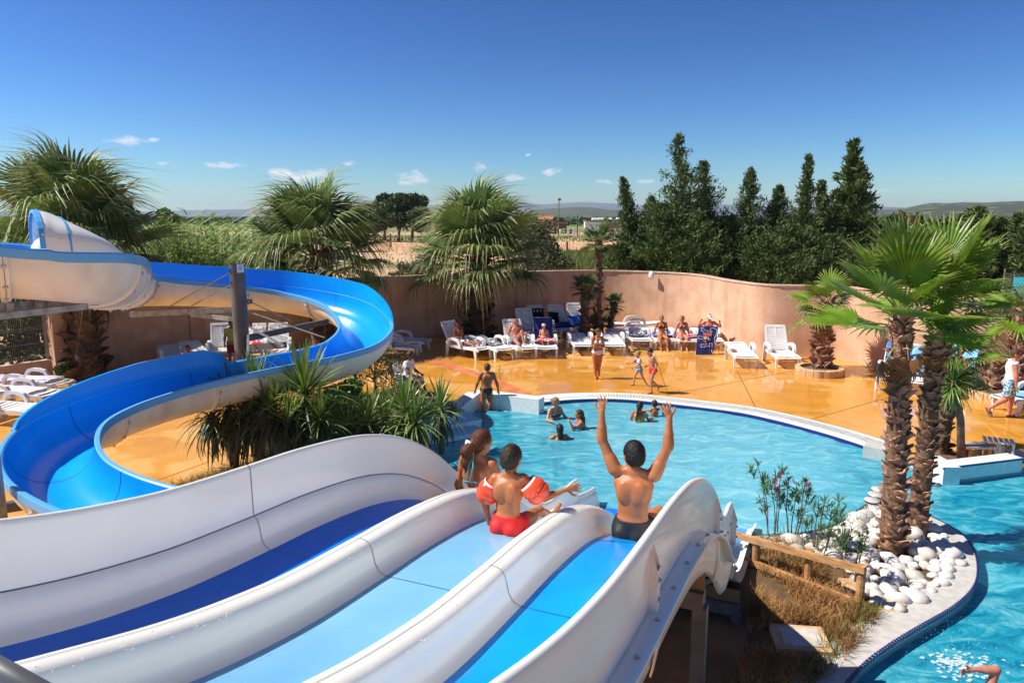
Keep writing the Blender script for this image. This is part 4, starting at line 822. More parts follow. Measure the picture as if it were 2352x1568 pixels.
# ------------------------------------------------------------------ vegetation
def fan_mesh(name, Rr, plen, nseg, spread, split, droop, mleaf, seed, thread=.0, fold=.18, sag=.1, twist=0):
    tipm = {'bright fan leaf': M['tip_bright'], 'grey green fan leaf': M['tip_grey'], 'dark fan leaf': M['tip_dark']}.get(mleaf.name, mleaf)
    rng = random.Random(seed); mb = MB(); dth = spread/nseg
    mb.tube([(0, 0, 0), (0, plen*.5, plen*.04), (0, plen, 0)], [.022, .015, .010], 5, m=1)
    def pt(r, a, lift, side=0):
        x = r*math.sin(a)+side*math.cos(a); y = r*math.cos(a)-side*math.sin(a)
        z = fold*abs(x)*.8 - sag*r*r/Rr + lift; return (x, plen+y, z)
    for k in range(nseg):
        a = -spread/2+dth*(k+.5); f = 1-.32*(abs(a)/(spread/2))**2; L_ = Rr*f*rng.uniform(.9, 1.06); rs = L_*split*rng.uniform(.9, 1.1)
        dr = droop*rng.uniform(.5, 1.5); tw = twist+rng.uniform(-.10, .10); rows = []
        for r, wf in ((.05*Rr, 1), (rs*.55, 1), (rs, .95), (rs+(L_-rs)*.4, .62), (rs+(L_-rs)*.75, .34), (L_*(1+thread), .05)):
            w = min(r, rs)*math.tan(dth/2)*wf; ex = max(0, r-rs)/Rr; lift = -dr*ex*ex*Rr*2.2; ang = a+tw*ex*1.5; r2 = r-(dr*ex*ex*.5)*Rr
            ple = w*.45
            rows.append([pt(r2, ang, lift-ple*.5, -w), pt(r2, ang, lift+ple*.5, 0), pt(r2, ang, lift-ple*.5, w)])
        mb.grid(rows, 0)
        for q in range(1, 5): mb.m[-q] = 2
    return mb.mesh(name, [mleaf, M['petiole'], tipm])
def fan_set(key, *a, n=3, **kw): return [fan_mesh('frond', *a, seed=100+7*i, **kw) for i in range(n)]
FANS = {
 'bright': [fan_mesh('frond', .92, .62, 34, R(250), .60, .10, M['frond'], 1, 0, .22, .10), fan_mesh('frond', .84, .5, 32, R(285), .55, .22, M['frond'], 2, 0, .15, .14), fan_mesh('frond', .95, .7, 34, R(225), .62, .05, M['frond'], 3, 0, .3, .05)],
 'grey': [fan_mesh('frond', 1.25, 1.2, 38, R(240), .58, 1.0, M['frond_grey'], 4, .12, .25, .12), fan_mesh('frond', 1.15, 1.05, 36, R(255), .54, 1.3, M['frond_grey'], 5, .15, .2, .2), fan_mesh('frond', 1.35, 1.3, 38, R(225), .58, .75, M['frond_grey'], 6, .12, .32, .08)],
 'greydk': [fan_mesh('frond', 1.2, 1.1, 36, R(240), .55, 1.1, M['frond_dark'], 7, .12, .25, .15), fan_mesh('frond', 1.1, 1.0, 28, R(240), .40, 1.2, M['frond_dark'], 8, .15, .2, .2)],
 'small': [fan_mesh('frond', .50, .34, 26, R(260), .52, .25, M['frond_dark'], 9, 0, .2, .12), fan_mesh('frond', .46, .28, 24, R(280), .5, .4, M['frond_dark'], 10, 0, .15, .2)],
 'med': [fan_mesh('frond', .62, .45, 28, R(250), .52, .35, M['frond'], 11, 0, .2, .12), fan_mesh('frond', .58, .36, 26, R(270), .5, .45, M['frond_dark'], 12, 0, .15, .2)],
 'dry': [fan_mesh('frond', .95, .8, 24, R(200), .38, 1.2, M['frond_dry'], 13, .1, .4, .3), fan_mesh('frond', .5, .4, 20, R(190), .4, .8, M['frond_dry'], 14, .1, .4, .3)],
 'yellow': [fan_mesh('frond', .62, .45, 24, R(240), .5, .4, M['frond_yellow'], 15, 0, .2, .2)],
}
def boot_mesh(m, seed):
    rng = random.Random(seed); mb = MB(); w, l, t = .11, .17, .022      # a cut leaf base: wide, curved, thick, torn at the top
    rows = []
    for k, (z, ww, oy) in enumerate([(-.03, 1.0, 0), (.06, .95, .022), (.12, .78, .05), (l, .55, .085)]):
        rows.append([(x*w*ww, oy-abs(x)*.035*ww, z+(rng.uniform(-.03, .03) if k == 3 else 0)) for x in (-1, -.35, .35, 1)]+[(x*w*ww, oy-abs(x)*.035*ww-t, z) for x in (1, .35, -.35, -1)])
    mb.grid(rows, close=True); mb.f.append(tuple(24+i for i in range(8))); mb.m.append(0); return mb.mesh('leaf_base', m)
BOOT = [boot_mesh(M['boot'], i) for i in range(4)]; BOOTD = [boot_mesh(M['boot_dark'], 9+i) for i in range(3)]
def palm(label, base, h, r0, r1, fans, n, emax, emin, seed, lean=(0, 0), boots=0, bscale=1.0, bset=None, dry=None, ndry=0, fs=1.0, phi0=0, group=None, crown_len=.35, curve=(0, 0), thin=.0, jit=.15, barkm='bark'):
    rng = random.Random(seed); t = tag(empty('palm_tree', base), label, 'palm', group)
    def cl(z): f = z/h; return Vector((lean[0]*f+curve[0]*math.sin(math.pi*f), lean[1]*f+curve[1]*math.sin(math.pi*f), z))
    def rad(z): f = z/h; return r0+(r1-r0)*f**.7
    mb = MB(); nz_ = max(6, int(h/.18)); rows = []; ns = 14
    for i in range(nz_+1):
        z = h*i/nz_; c = cl(z); rows.append([(c.x+(rad(z)*(.93+.1*NZ.noise((math.cos(a)*2, math.sin(a)*2, z*4+seed))))*math.cos(a), c.y+(rad(z)*(.93+.1*NZ.noise((math.cos(a)*2, math.sin(a)*2, z*4+seed))))*math.sin(a), z-.05) for a in [2*math.pi*k/ns for k in range(ns)]])
    mb.grid(rows, close=True); mb.build('trunk', M[barkm], t, True)
    bs = bset or BOOT
    for k in range(boots):
        f = (k+.5)/boots; z = h*max(.005, min(.97, f*.97+rng.uniform(-.018, .018))); a = k*2.39996+rng.uniform(-.5, .5); c = cl(z); r = rad(z)*.93
        o = mesh_obj('leaf_base', bs[k % len(bs)], t, (c.x+r*math.cos(a), c.y+r*math.sin(a), z), (rng.uniform(-.55, .16), rng.uniform(-.6, .6), a-math.pi/2+rng.uniform(-.3, .3))); q = bscale*rng.uniform(.7, 1.45); o.scale = (q*rng.uniform(.85, 1.2), q*rng.uniform(.8, 1.6), q)
    for k in range(n):
        f = k/(n-1); e = emax+(emin-emax)*f**.85+rng.uniform(-jit, jit)*.6; a = phi0+k*2.39996+rng.uniform(-jit, jit); z = h-crown_len*f+.02; c = cl(min(z, h)); rr_ = r1*.5
        s = fs*rng.uniform(.85, 1.1)
        o = mesh_obj('frond', fans[k % len(fans)], t, (c.x+rr_*math.cos(a), c.y+rr_*math.sin(a), z)); o.rotation_euler = (Matrix.Rotation(a-math.pi/2, 4, 'Z') @ Matrix.Rotation(e, 4, 'X') @ Matrix.Rotation(rng.uniform(-.35, .35), 4, 'Y')).to_euler(); o.scale = (s, s, s)
    for k in range(ndry):
        a = rng.uniform(0, 6.28); e = R(rng.uniform(-82, -55)); z = h-crown_len-rng.uniform(0, .25)*h*.4; c = cl(z); s = fs*rng.uniform(.8, 1.1)
        o = mesh_obj('dry_frond', dry[k % len(dry)], t, (c.x+r1*.7*math.cos(a), c.y+r1*.7*math.sin(a), z)); o.rotation_euler = (Matrix.Rotation(a-math.pi/2, 4, 'Z') @ Matrix.Rotation(e, 4, 'X')).to_euler(); o.scale = (s, s, s)
    return t
# twin palms on the island
bL = gp(2048, 1268, .04); palm('left trunk of the twin fan palms in the white stones', bL, 3.85, .20, .13, FANS['bright'], 14, R(86), R(-8), 5, lean=(-.09, .15), boots=230, bscale=.56, phi0=1.9, dry=FANS['dry'][1:], ndry=3, crown_len=.40, fs=.86)
bR = gp(2104, 1224, .04); palm('right trunk of the twin fan palms, leaning to the right', bR, 3.98, .175, .12, FANS['bright'], 14, R(84), R(-8), 8, lean=(.11, .1), boots=220, bscale=.52, phi0=.9, dry=FANS['dry'][1:], ndry=3, crown_len=.40, fs=.86)
# big fan palms along the back wall
def bigpalm(u, v, h, seed, lab, n=44, fs=1.32, **k):
    return palm(lab, gp(u, v), h, .50, .36, FANS['grey']+FANS['greydk'][:1], n, R(86), R(-12), seed, boots=70, bscale=2.0, bset=BOOTD, dry=FANS['dry'][1:]+FANS['dry'], ndry=6, fs=fs, crown_len=.9, **k)
bigpalm(1100, 778, 3.65, 11, 'big shaggy fan palm in a stone ring before the back wall', phi0=.4)
bigpalm(742, 800, 3.9, 12, 'big shaggy fan palm directly behind the blue flume', phi0=2.1)
bigpalm(205, 866, 4.5, 13, 'big dark fan palm behind the flume hood at far left', phi0=4.2)
# young palms
palm('short fan palm in the stone ring by the reclining white lounger', gp(1884, 852), 2.35, .29, .16, FANS['med'], 15, R(75), R(-30), 21, boots=90, bscale=1.25, dry=FANS['dry'][1:], ndry=2, fs=1.25, phi0=.5)
for k, (a, e, key) in enumerate([(math.pi, R(5), 'yellow'), (math.pi*.96, R(-25), 'dry')]):
    o = mesh_obj('frond', FANS[key][-1], bpy.data.objects['palm_tree.005'], (0, 0, 2.25)); o.rotation_euler = (Matrix.Rotation(a-math.pi/2, 4, 'Z') @ Matrix.Rotation(e, 4, 'X')).to_euler(); o['label'] = 'yellowing frond' if k == 0 else 'orange dead frond'
palm('small dark trunked palm in the white walled planter', gp(2160, 1040), 2.2, .155, .13, FANS['med'][1:]+FANS['med'][:1], 20, R(80), R(-60), 22, boots=60, bscale=.7, bset=BOOTD, fs=.86, phi0=1.0, crown_len=.3, lean=(.18, .05))
palm('fan palm behind the walking man at the right edge', gp(2318, 902), 2.5, .24, .16, FANS['med'], 16, R(78), R(-35), 23, boots=70, bscale=1.0, fs=1.3, phi0=.2, lean=(.25, 0), dry=FANS['dry'][1:], ndry=2)
palm('leaning palm stump trunk left of the walking man', gp(2284, 900), 1.0, .22, .2, FANS['med'][1:], 5, R(80), R(20), 24, boots=30, bscale=1.0, fs=.35, lean=(.1, 0))
for u, v, vt, fs, sd, r_, n_, lab in [(1342, 782, 655, .72, 31, .20, 20, 'left of the three small wall palms with dense dark crown'), (1372, 770, 548, .95, 32, .18, 16, 'tallest slender palm of the three by the back wall'), (1398, 768, 692, .52, 33, .11, 18, 'short leaning palm right of the tall slender one')]:
    b = gp(u, v); h = CAM_H-(vt-495)*b.y/FPX; palm(lab, b, h, r_, r_*.85, FANS['small'], n_, R(82), R(-24), sd, boots=60, bscale=.75, bset=BOOTD, fs=fs*1.3, phi0=sd, lean=((1398-1394+8)/FPX*b.y if sd == 33 else 0, 0), crown_len=.3)
for k, (u, v) in enumerate([(1352, 772), (1382, 768)]):
    palm(['low sprouting palm at the foot of the left small palm', 'low sprouting palm at the foot of the tall slender palm'][k], gp(u, v), .45, .09, .09, FANS['small'], 8, R(75), R(10), 36+k, fs=.75, crown_len=.1)

# stone planter rings
def stone_ring(u, v, r, n, lab, hh=.24, w=.16, zc=0):
    c = gp(u, v); t = empty('planter_ring', c, 0, lab, 'planter'); rng = random.Random(int(u))
    ms = []
    for q in range(4):
        a = 2*math.pi/n*.94; mb = MB(); rows = []
        for k in range(4):
            b = a*k/3; j = rng.uniform(-.012, .012); rows.append([((r+j)*math.cos(b), (r+j)*math.sin(b), 0), ((r+j)*math.cos(b), (r+j)*math.sin(b), hh-.02), ((r-.02)*math.cos(b), (r-.02)*math.sin(b), hh+rng.uniform(-.01, .01)), ((r-w)*math.cos(b), (r-w)*math.sin(b), hh), ((r-w)*math.cos(b), (r-w)*math.sin(b), 0)])
        mb.grid(rows); mb.f += [(0, 1, 2, 3, 4), (19, 18, 17, 16, 15)]; mb.m += [0, 0]; ms.append(mb.mesh('stone', M['stone']))
    for k in range(n): mesh_obj('stone', ms[k % 4], t, (0, 0, 0), (0, 0, 2*math.pi*k/n))
    mb = MB(); mb.lathe([(r-.02, -.01), (r-.02, hh-.035), (r-w+.02, hh-.035)], 28); mb.build('mortar', M['stucco_cap'], t)
    mb = MB(); mb.lathe([(0, hh-.10), (r-w+.03, hh-.10)], 24); mb.build('soil', M['soil'], t)
stone_ring(1882, 858, .78, 20, 'round sandstone planter ring around the short fan palm')
stone_ring(1100, 780, 1.05, 24, 'round sandstone planter ring around the big fan palm', .2)
stone_ring(2312, 912, 1.15, 26, 'large sandstone planter ring behind the walking man')
stone_ring(1368, 776, .95, 20, 'low planter ring of the three small palms by the wall', .1)
for u, v in [(1095, 770), (1368, 772), (2300, 905), (2320, 910)]: pass

# strap leaved plants (cordylines and the yucca)
def strap_mesh(L_, w, droop, m, seed):
    mb = MB(); rows = []
    for k in range(7):
        f = k/6; y = L_*(f-.25*droop*f*f*f); z = -droop*L_*.62*f*f; ww = w*(.55+.9*f if f < .4 else 1.0*(1-((f-.4)/.6)**2.2))+.002
        rows.append([(-ww, y, z+ww*.35), (0, y, z), (ww, y, z+ww*.35)])
    mb.grid(rows); return mb.mesh('leaf', m)
ST_UP = [strap_mesh(.85, .022, .10, M['cordy'], 1), strap_mesh(.80, .022, .30, M['cordy'], 2), strap_mesh(.9, .020, .6, M['cordy'], 3)]
ST_DN = [strap_mesh(.95, .018, 1.0, M['cordy_dark'], 4), strap_mesh(.9, .020, .8, M['cordy_dark'], 5)]
def cordyline(label, cat, heads, base, rad, seed, stem_r=.06, group=None, nup=70, ndn=70, stem='trunk', dn=None, scale=1.0):
    t = tag(empty('strap_leaf_plant', base), label, cat, group); rng = random.Random(seed)
    for hx, hy, hz, hs in heads:
        mb = MB(); mb.tube([(0, 0, -.05), (hx*.3, hy*.3, hz*.5), (hx, hy, hz)], [stem_r*1.15, stem_r, stem_r*.9], 10); mb.build('stem', M[stem], t, True)
        for k in range(nup+ndn):
            f = k/(nup+ndn); e = R(86)-R(150)*f**1.0+rng.uniform(-.15, .15); a = k*2.39996+rng.uniform(-.2, .2); up = k < nup
            me = (ST_UP[0 if f < .22 else (1 if f < .36 else 2)] if up else (dn or ST_DN)[k % len(dn or ST_DN)]); s = hs*rng.uniform(.75, 1.1)*scale
            o = mesh_obj('leaf', me, t, (hx, hy, hz-.20*f)); o.rotation_euler = (Matrix.Rotation(a-math.pi/2, 4, 'Z') @ Matrix.Rotation(e, 4, 'X') @ Matrix.Rotation(rng.uniform(-.4, .4), 4, 'Y')).to_euler(); o.scale = (s, s, s)
    return t
def head(base, u, v, dy=0, s=1.0):
    Y = base.y+dy; q = at(u, v, Y); return (q.x-base.x, q.y-base.y, q.z, s)
b = gp(540, 1078); cordyline('drooping dark strap leaved plant nearest the dry grass strip', 'plant', [head(b, 525, 925, .1, 1.15), head(b, 565, 950, -.3, 1.0), head(b, 485, 950, 0, 1.0)], b, .9, 41, nup=40, ndn=90)
b = gp(600, 1088); cordyline('strap leaved plant with pale curling top leaves behind the drooping one', 'plant', [head(b, 584, 890, .1, 1.0), head(b, 610, 915, -.2, .9)], b, .8, 42, nup=44, ndn=70)
b = gp(712, 1098); cordyline('tall spiky strap leaved plant in the middle of the planting bed', 'plant', [head(b, 700, 900, .1, 1.35), head(b, 735, 960, -.2, .9)], b, .9, 43, nup=85, ndn=80)
b = gp(640, 1104); cordyline('low strap leaved plant with grey seed heads below the spiky one', 'plant', [head(b, 628, 945, 0, .95), head(b, 660, 965, -.2, .95)], b, .7, 44, nup=35, ndn=75)
b = gp(935, 1078); cordyline('bushy bright strap leaved plant behind the white slide crest', 'plant', [head(b, 930, 940, 0, 1.05), head(b, 885, 960, .2, .95), head(b, 955, 960, -.3, .9)], b, .8, 45, nup=85, ndn=40)
b = gp(1015, 1035); cordyline('small strap leaved plant beside the pool steps', 'plant', [head(b, 1012, 935, 0, .95)], b, .7, 46, nup=75, ndn=50)
b = gp(2208, 1056); cordyline('slim trunked yucca with a round spiky head in the planter', 'yucca', [head(b, 2190, 872, 0, .72)], b, .7, 47, stem_r=.075, nup=100, ndn=34, stem='trunk', dn=ST_UP[1:])
def seedhead(label, c, r, n, seed):
    rng = random.Random(seed); mb = MB()
    for k in range(n):
        d = Vector((rng.gauss(-.6, .6), rng.gauss(-.1, .5), rng.gauss(.1, .5))).normalized(); l = r*rng.uniform(.5, 1.1); e = c+d*l
        mb.tube([c, c+d*l*.5+Vector((0, 0, .03)), e], [.007, .006, .004], 4)
        for q in range(5):
            p = c+d*l*(.35+.13*q); mb.tube([p, p+Vector((rng.uniform(-.08, .08), rng.uniform(-.08, .08), rng.uniform(-.02, .09)))], [.010, .004], 4)
    tag(mb.build('seed_head', M['seed']), label, 'seed head', 'seed heads of the strap leaved plants')
for lab, u, v, Y, r in [('dark branching seed head sticking out at the left of the bed', 455, 940, 14.6, .42), ('greyish seed head hanging below the pale curling leaves', 628, 965, 13.8, .38), ('greyish seed head beside the tall spiky plant', 690, 985, 15.2, .36), ('pale seed head on the small plant beside the pool steps', 1045, 945, 16.2, .28)]: seedhead(lab, at(u, v, Y), r, 34, int(u))
def bush(label, u, v, h, w, m, n, seed, size=.07, lobes=9, z=0): return lobe_tree('shrub', label, 'shrub', gp(u, v, z), h, w, M[m], seed, n, size, .15, lobes)
bush('round glossy green shrub behind the spiky strap leaved plant', 812, 1000, 1.35, 1.45, 'bush', 3400, 61)
b = gp(850, 1085); cordyline('leafy strap leaved plant filling the gap right of the spiky one', 'plant', [head(b, 845, 965, 0, .95), head(b, 800, 985, .1, .9)], b, .8, 48, nup=60, ndn=60)
bush('dark leafy shrub in the shade of the spiky plant', 775, 1010, .95, 1.2, 'bush', 2200, 62)
bush('open pale leaved shrub between the flume and the lifeguard', 862, 905, 1.35, 1.9, 'tamarisk', 1300, 63, .055, 16)
bush('low leafy shrub under the flume bend', 900, 885, .8, 1.0, 'tamarisk', 900, 64, .05, 10)
for k_, (x_, y_) in enumerate([(-17.6, 23.2), (-16.4, 25.0), (-15.2, 26.6), (-18.6, 21.2)]): lobe_tree('backing_shrub', ['dark backing shrub second from the left behind the wire fence', 'dark backing shrub in the middle behind the wire fence', 'dark backing shrub behind the pillar of the fence wall', 'dark backing shrub at the far left behind the wire fence'][k_], 'shrub', (x_, y_, 0), 2.7, 2.6, M['pine'], 160+k_, 1500, .16, .05, 10)  # added as a dark backing over the bright sand seen through the fence
bush('small weedy shrub at the foot of the far left palm', 160, 872, .5, .7, 'bush', 500, 65)
# shrubs beyond the wall
for i, (u, Y, h, w, lab) in enumerate([(1215, 46, 5.2, 3.6, 'tall feathery grey shrub behind the big fan palm'), (1262, 44, 3.9, 2.6, 'feathery grey shrub right of the big fan palm'), (975, 44, 2.9, 2.6, 'low grey shrub left of the big fan palm'), (930, 48, 2.2, 2.4, 'low green shrub beyond the wall near the palm')]):
    lobe_tree('feathery_shrub', lab, 'shrub', px2(u, Y), h, w, M['tamarisk'], 70+i, 3600, .13, .05, 22)
# windbreak conifers
def conifer(label, u, Y, vt, wpx, seed, bend=0, open_=.0, flat=0, m='conifer', cat='conifer', group='conifers of the windbreak', nb=150, lo=.03, sz=.20, prof=.75):
    base = px2(u, Y); h = CAM_H+(495-vt)/FPX*Y; w = wpx/FPX*Y; rng = np.random.default_rng(seed); t = tag(empty('conifer_tree', base), label, cat, group)
    mb = MB(); bx = bend/FPX*Y
    def cl(f): return Vector((bx*f**3, 0, h*f))
    mb.tube([cl(0), cl(.3), cl(.6), cl(.85), cl(1)], [h*.02, h*.016, h*.010, h*.005, .01], 7); mb.build('trunk', M['trunk'], t)
    P = []; S = []; D_ = []; tw = MB()
    for k in range(nb):
        f = lo+(1-lo)*(k+rng.random())/nb; r = w/2*(1-f)**prof*(rng.uniform(.35, 1.25) if f > .3 else rng.uniform(.6, 1.1))+.08; a = rng.uniform(0, 6.283); rise = rng.uniform(.1, .55) if not flat else rng.uniform(-.08, .22)
        if rng.random() < open_*f: continue
        c = cl(f); nn = max(2, int(r/.22))
        for q in range(nn):
            g = (q+.6)/nn; p = c+Vector((math.cos(a)*r*g, math.sin(a)*r*g, r*rise*g*g*1.3-(.10*r*g if flat else 0)))
            D_.append((math.cos(a), math.sin(a), rise+.35)); P.append(p); S.append(.07+.22*min(1, r)*(.35+.65*math.sin(math.pi*min(1, g*.9+.1))))
    P = np.array([tuple(p) for p in P]); S = np.array(S); per = 17
    C = np.repeat(P, per, 0)+rng.normal(size=(len(P)*per, 3))*np.repeat(S, per)[:, None]*[.75, .75, .6]
    n = len(C); a = rng.normal(size=(n, 3))*.62+np.repeat(np.array(D_), per, 0)*.9+[-.15, 0, .25]; a /= np.linalg.norm(a, axis=1)[:, None]; b = rng.normal(size=(n, 3)); b -= a*(a*b).sum(1)[:, None]; b /= np.linalg.norm(b, axis=1)[:, None]
    s = sz*rng.uniform(.6, 1.4, n)[:, None]; V = np.stack([C-a*s*.9, C+b*s*.27, C+a*s*1.1, C-b*s*.27], 1).reshape(-1, 3)
    quads_obj('crown', V, M[m], t); return t
CON = [(1445, 44, 412, 120, -24, .2, 'bent conifer at the left end of the windbreak'), (1478, 45, 455, 130, 10, .1, 'short conifer second in the windbreak with a hooked tip'), (1552, 43, 318, 200, -10, .45, 'tallest open conifer of the windbreak with a bare upper trunk'), (1520, 42, 470, 150, -6, .1, 'dense low conifer left of the tallest one'), (1612, 44, 375, 165, -14, .25, 'tall conifer right of the tallest one, tip bent left'), (1660, 43, 500, 150, 0, 0, 'dense low conifer filling the middle of the windbreak'), (1702, 44, 390, 135, 2, .2, 'pointed conifer in the middle of the windbreak'), (1765, 44, 430, 150, 6, .1, 'broad blunt conifer left of the slim cypress'), (1828, 43, 362, 80, 2, 0, 'slim pointed cypress in the right half of the windbreak'), (1868, 45, 418, 90, -6, 0, 'small slim cypress left of the layered cedar'), (1800, 42, 520, 170, 0, 0, 'dense low conifer under the slim cypress'), (1890, 42, 540, 170, 0, 0, 'dense low conifer under the layered cedar'), (1960, 42, 545, 160, 0, 0, 'dense low conifer at the right end of the windbreak'), (1430, 42, 560, 110, -10, 0, 'low bushy conifer at the left foot of the windbreak'), (1580, 41, 520, 170, 0, 0, 'dense low conifer at the foot of the tallest one'), (1740, 41, 545, 180, 0, 0, 'dense low conifer right of the middle of the windbreak')]
for i, (u, Y, vt, w, bd, op, lab) in enumerate(CON): conifer(lab, u, Y, vt, w*1.15, 80+i, bd, op, nb=230 if vt < 470 else 230, prof=.5 if vt > 460 else .82, sz=.115)
conifer('tall layered cedar like conifer at the right of the windbreak', 1932, 43, 330, 230, 99, -4, .1, 1, nb=200, prof=.9)
for i, (u, Y, vt, w, lab) in enumerate([(2218, 46, 478, 110, 'ragged dark conifer above the right palm crown'), (2272, 46, 505, 56, 'slim cypress left of the cypress pair'), (2310, 45, 492, 58, 'left cypress of the pair at the right edge'), (2334, 44, 494, 62, 'right cypress of the pair at the right edge')]): conifer(lab, u, Y, vt, w, 110+i, 0, 0, nb=170, prof=.45, group='conifers behind the right palms')

# reeds: uncountable
def reeds(name, pts, seed, hl, hh):
    rng = np.random.default_rng(seed); Q = []; mbs = MB()
    for (x, y) in pts:
        h = rng.uniform(hl, hh)*(.85+.3*(NZ.noise((x*.35, y*.35, 0))+.5)); ln = rng.normal(0, .10, 2)*h+np.array([.10*h, 0]); top = np.array([x+ln[0], y+ln[1], h])
        b0 = np.array([x, y, 0.]); mbs.beam(b0, top*.9+b0*.1, .018, .018)
        for k in range(13):
            f = .12+.88*k/12; p = b0+(top-b0)*f; a = rng.uniform(0, 6.283); L_ = rng.uniform(.6, 1.15); d = np.array([math.cos(a)+.35, math.sin(a)*.8, .55]); s = np.array([-math.sin(a), math.cos(a), .2])*.035
            m1_ = p+d*L_*.5; m2_ = p+d*L_*np.array([1, 1, .45]); Q += [p-s, p+s, m1_+s*1.1, m1_-s*1.1, m1_-s*1.1, m1_+s*1.1, m2_, m2_]
    return Q, mbs
rng = np.random.default_rng(77); pts = []
for k in range(1500):
    Y = rng.uniform(33, 42); u = rng.uniform(-60, 650); pts.append(((u-1176)/FPX*Y, Y))
Q, mbs = reeds('reeds', pts, 5, 2.6, 4.7)
V = np.array(Q).reshape(-1, 4, 3); ok = np.linalg.norm(V[:, 2]-V[:, 3], axis=1) > 1e-6
V[~ok, 3] = V[~ok, 2]+(V[~ok, 0]-V[~ok, 1])*.08
tag(quads_obj('reed_bed', V.reshape(-1, 3), M['reed']), 'tall yellow green reed bed beyond the wall at left', 'reeds', kind='stuff'); tag(mbs.build('reed_stems', M['reed_dark']), 'stalks of the tall reed bed beyond the wall', 'reeds', kind='stuff')

# grasses
def grass(name, n, fn, h, w, m, seed, lab, lean=.5):
    rng = np.random.default_rng(seed); P = np.array([fn(rng) for _ in range(n)]); hh = h*rng.uniform(.4, 1.3, n); a = rng.uniform(0, 6.283, n); ld = rng.uniform(0, 6.283, n); ll = lean*hh*rng.uniform(.2, 1.4, n)
    s = np.stack([np.cos(a), np.sin(a), 0*a], 1)*w; d = np.stack([np.cos(ld)*ll, np.sin(ld)*ll, hh], 1); d2 = np.stack([np.cos(ld)*ll*.4, np.sin(ld)*ll*.4, hh*.6], 1)
    V = np.stack([P-s, P+s, P+d2+s*.7, P+d2-s*.7, P+d2-s*.7, P+d2+s*.7, P+d+s*.1, P+d-s*.1], 1).reshape(-1, 3)
    return tag(quads_obj(name, V, M[m]), lab, 'grass', kind='stuff')
def in_poly(p, poly):
    c = False; j = len(poly)-1
    for i in range(len(poly)):
        a, b = poly[i], poly[j]
        if (a[1] > p[1]) != (b[1] > p[1]) and p[0] < (b[0]-a[0])*(p[1]-a[1])/(b[1]-a[1])+a[0]: c = not c
        j = i
    return c
def sampler(px, z, clump=0):
    poly = [gp(u, v, z).xy for u, v in px]; xs = [p[0] for p in poly]; ys = [p[1] for p in poly]
    def fn(g):
        while True:
            p = (g.uniform(min(xs), max(xs)), g.uniform(min(ys), max(ys)))
            if in_poly(p, poly) and (not clump or NZ.noise((p[0]*clump, p[1]*clump, 3))*1.2+.45 > g.random()): return (p[0], p[1], z)
    return fn
ISLE = [(1740, 1275), (1800, 1245), (1880, 1300), (1960, 1390), (2020, 1430), (1960, 1500), (1900, 1575), (1690, 1600), (1722, 1400)]
MH = gp(1838, 1478, .06)
def isle_fn(g, f0=sampler(ISLE, .05, 1.5)):
    while True:
        p = f0(g)
        if abs(p[0]-MH.x) > .38 or abs(p[1]-MH.y) > .36: return p
grass('dry_grass', 7500, isle_fn, .17, .006, 'grass_dry', 1, 'dry brown grass on the island beside the slide', .9)
grass('green_grass', 1100, sampler([(1940, 1400), (2030, 1400), (1965, 1475), (1870, 1580), (1830, 1568), (1900, 1470)], .05, 2.5), .16, .006, 'grass_green', 2, 'green grass blades along the island kerb', .6)
grass('green_grass', 700, sampler([(1700, 1240), (1840, 1232), (1990, 1165), (2010, 1180), (1900, 1300), (1760, 1330)], .05, 2.5), .22, .006, 'grass_green', 3, 'weeds among the oleander stems', .6)
grass('dark_grass', 2600, sampler([(330, 1150), (560, 1068), (700, 1010), (760, 1060), (600, 1150), (420, 1200)], .0, 1.2), .22, .006, 'grass_green', 4, 'grass strip at the edge of the planting bed', 1.1)
grass('dry_grass', 900, sampler([(330, 1150), (540, 1072), (600, 1080), (500, 1150)], .0, 1.2), .2, .006, 'grass_dry', 5, 'dry grass tufts at the edge of the planting bed', 1.2)
def farg(g):
    Y = g.uniform(66, 98); u = g.uniform(1270, 1450); return ((u-1176)/FPX*Y, Y, -.03)
grass('wild_grass', 3000, farg, 1.1, .05, 'grass_green', 6, 'wild green grass clumps beyond the wall', .4)
def farg2(g):
    Y = g.uniform(150, 190); u = g.uniform(840, 1460); return ((u-1176)/FPX*Y, Y, -.03)
grass('wild_grass', 2600, farg2, .45, .10, 'grass_green', 7, 'wild grass verge before the paddock fence', .4)
def farg3(g):
    Y = g.uniform(75, 150); u = g.uniform(860, 1460); return ((u-1176)/FPX*Y, Y, -.03)
grass('scattered_grass', 1200, farg3, .5, .06, 'grass_dry', 8, 'scattered dry grass on the sand lot', .6)

# white stones on the island
def stone_mesh(seed, m):
    bm = bmesh.new(); bmesh.ops.create_icosphere(bm, subdivisions=2, radius=1)
    for v in bm.verts:
        q = v.co.copy(); v.co *= 1+.24*NZ.noise(q*1.2+Vector((seed*3.1, 0, 0)))+.07*NZ.noise(q*3.1+Vector((seed*1.7, 5, 0))); v.co.z *= .66
    for f in bm.faces: f.smooth = True
    me = bpy.data.meshes.new('river_stone'); bm.to_mesh(me); bm.free(); me.materials.append(m); return me
SM = [stone_mesh(i, M['rock'] if i % 4 else M['rock_grey']) for i in range(8)]
spoly = [gp(u, v, .08).xy for u, v in [(1755, 1258), (1860, 1240), (1950, 1205), (2005, 1172), (2070, 1178), (2130, 1205), (2180, 1243), (2208, 1295), (2175, 1345), (2100, 1392), (2045, 1405), (1990, 1372), (1940, 1300), (1860, 1285)]]
rng = random.Random(3); placed = []
xs = [p[0] for p in spoly]; ys = [p[1] for p in spoly]
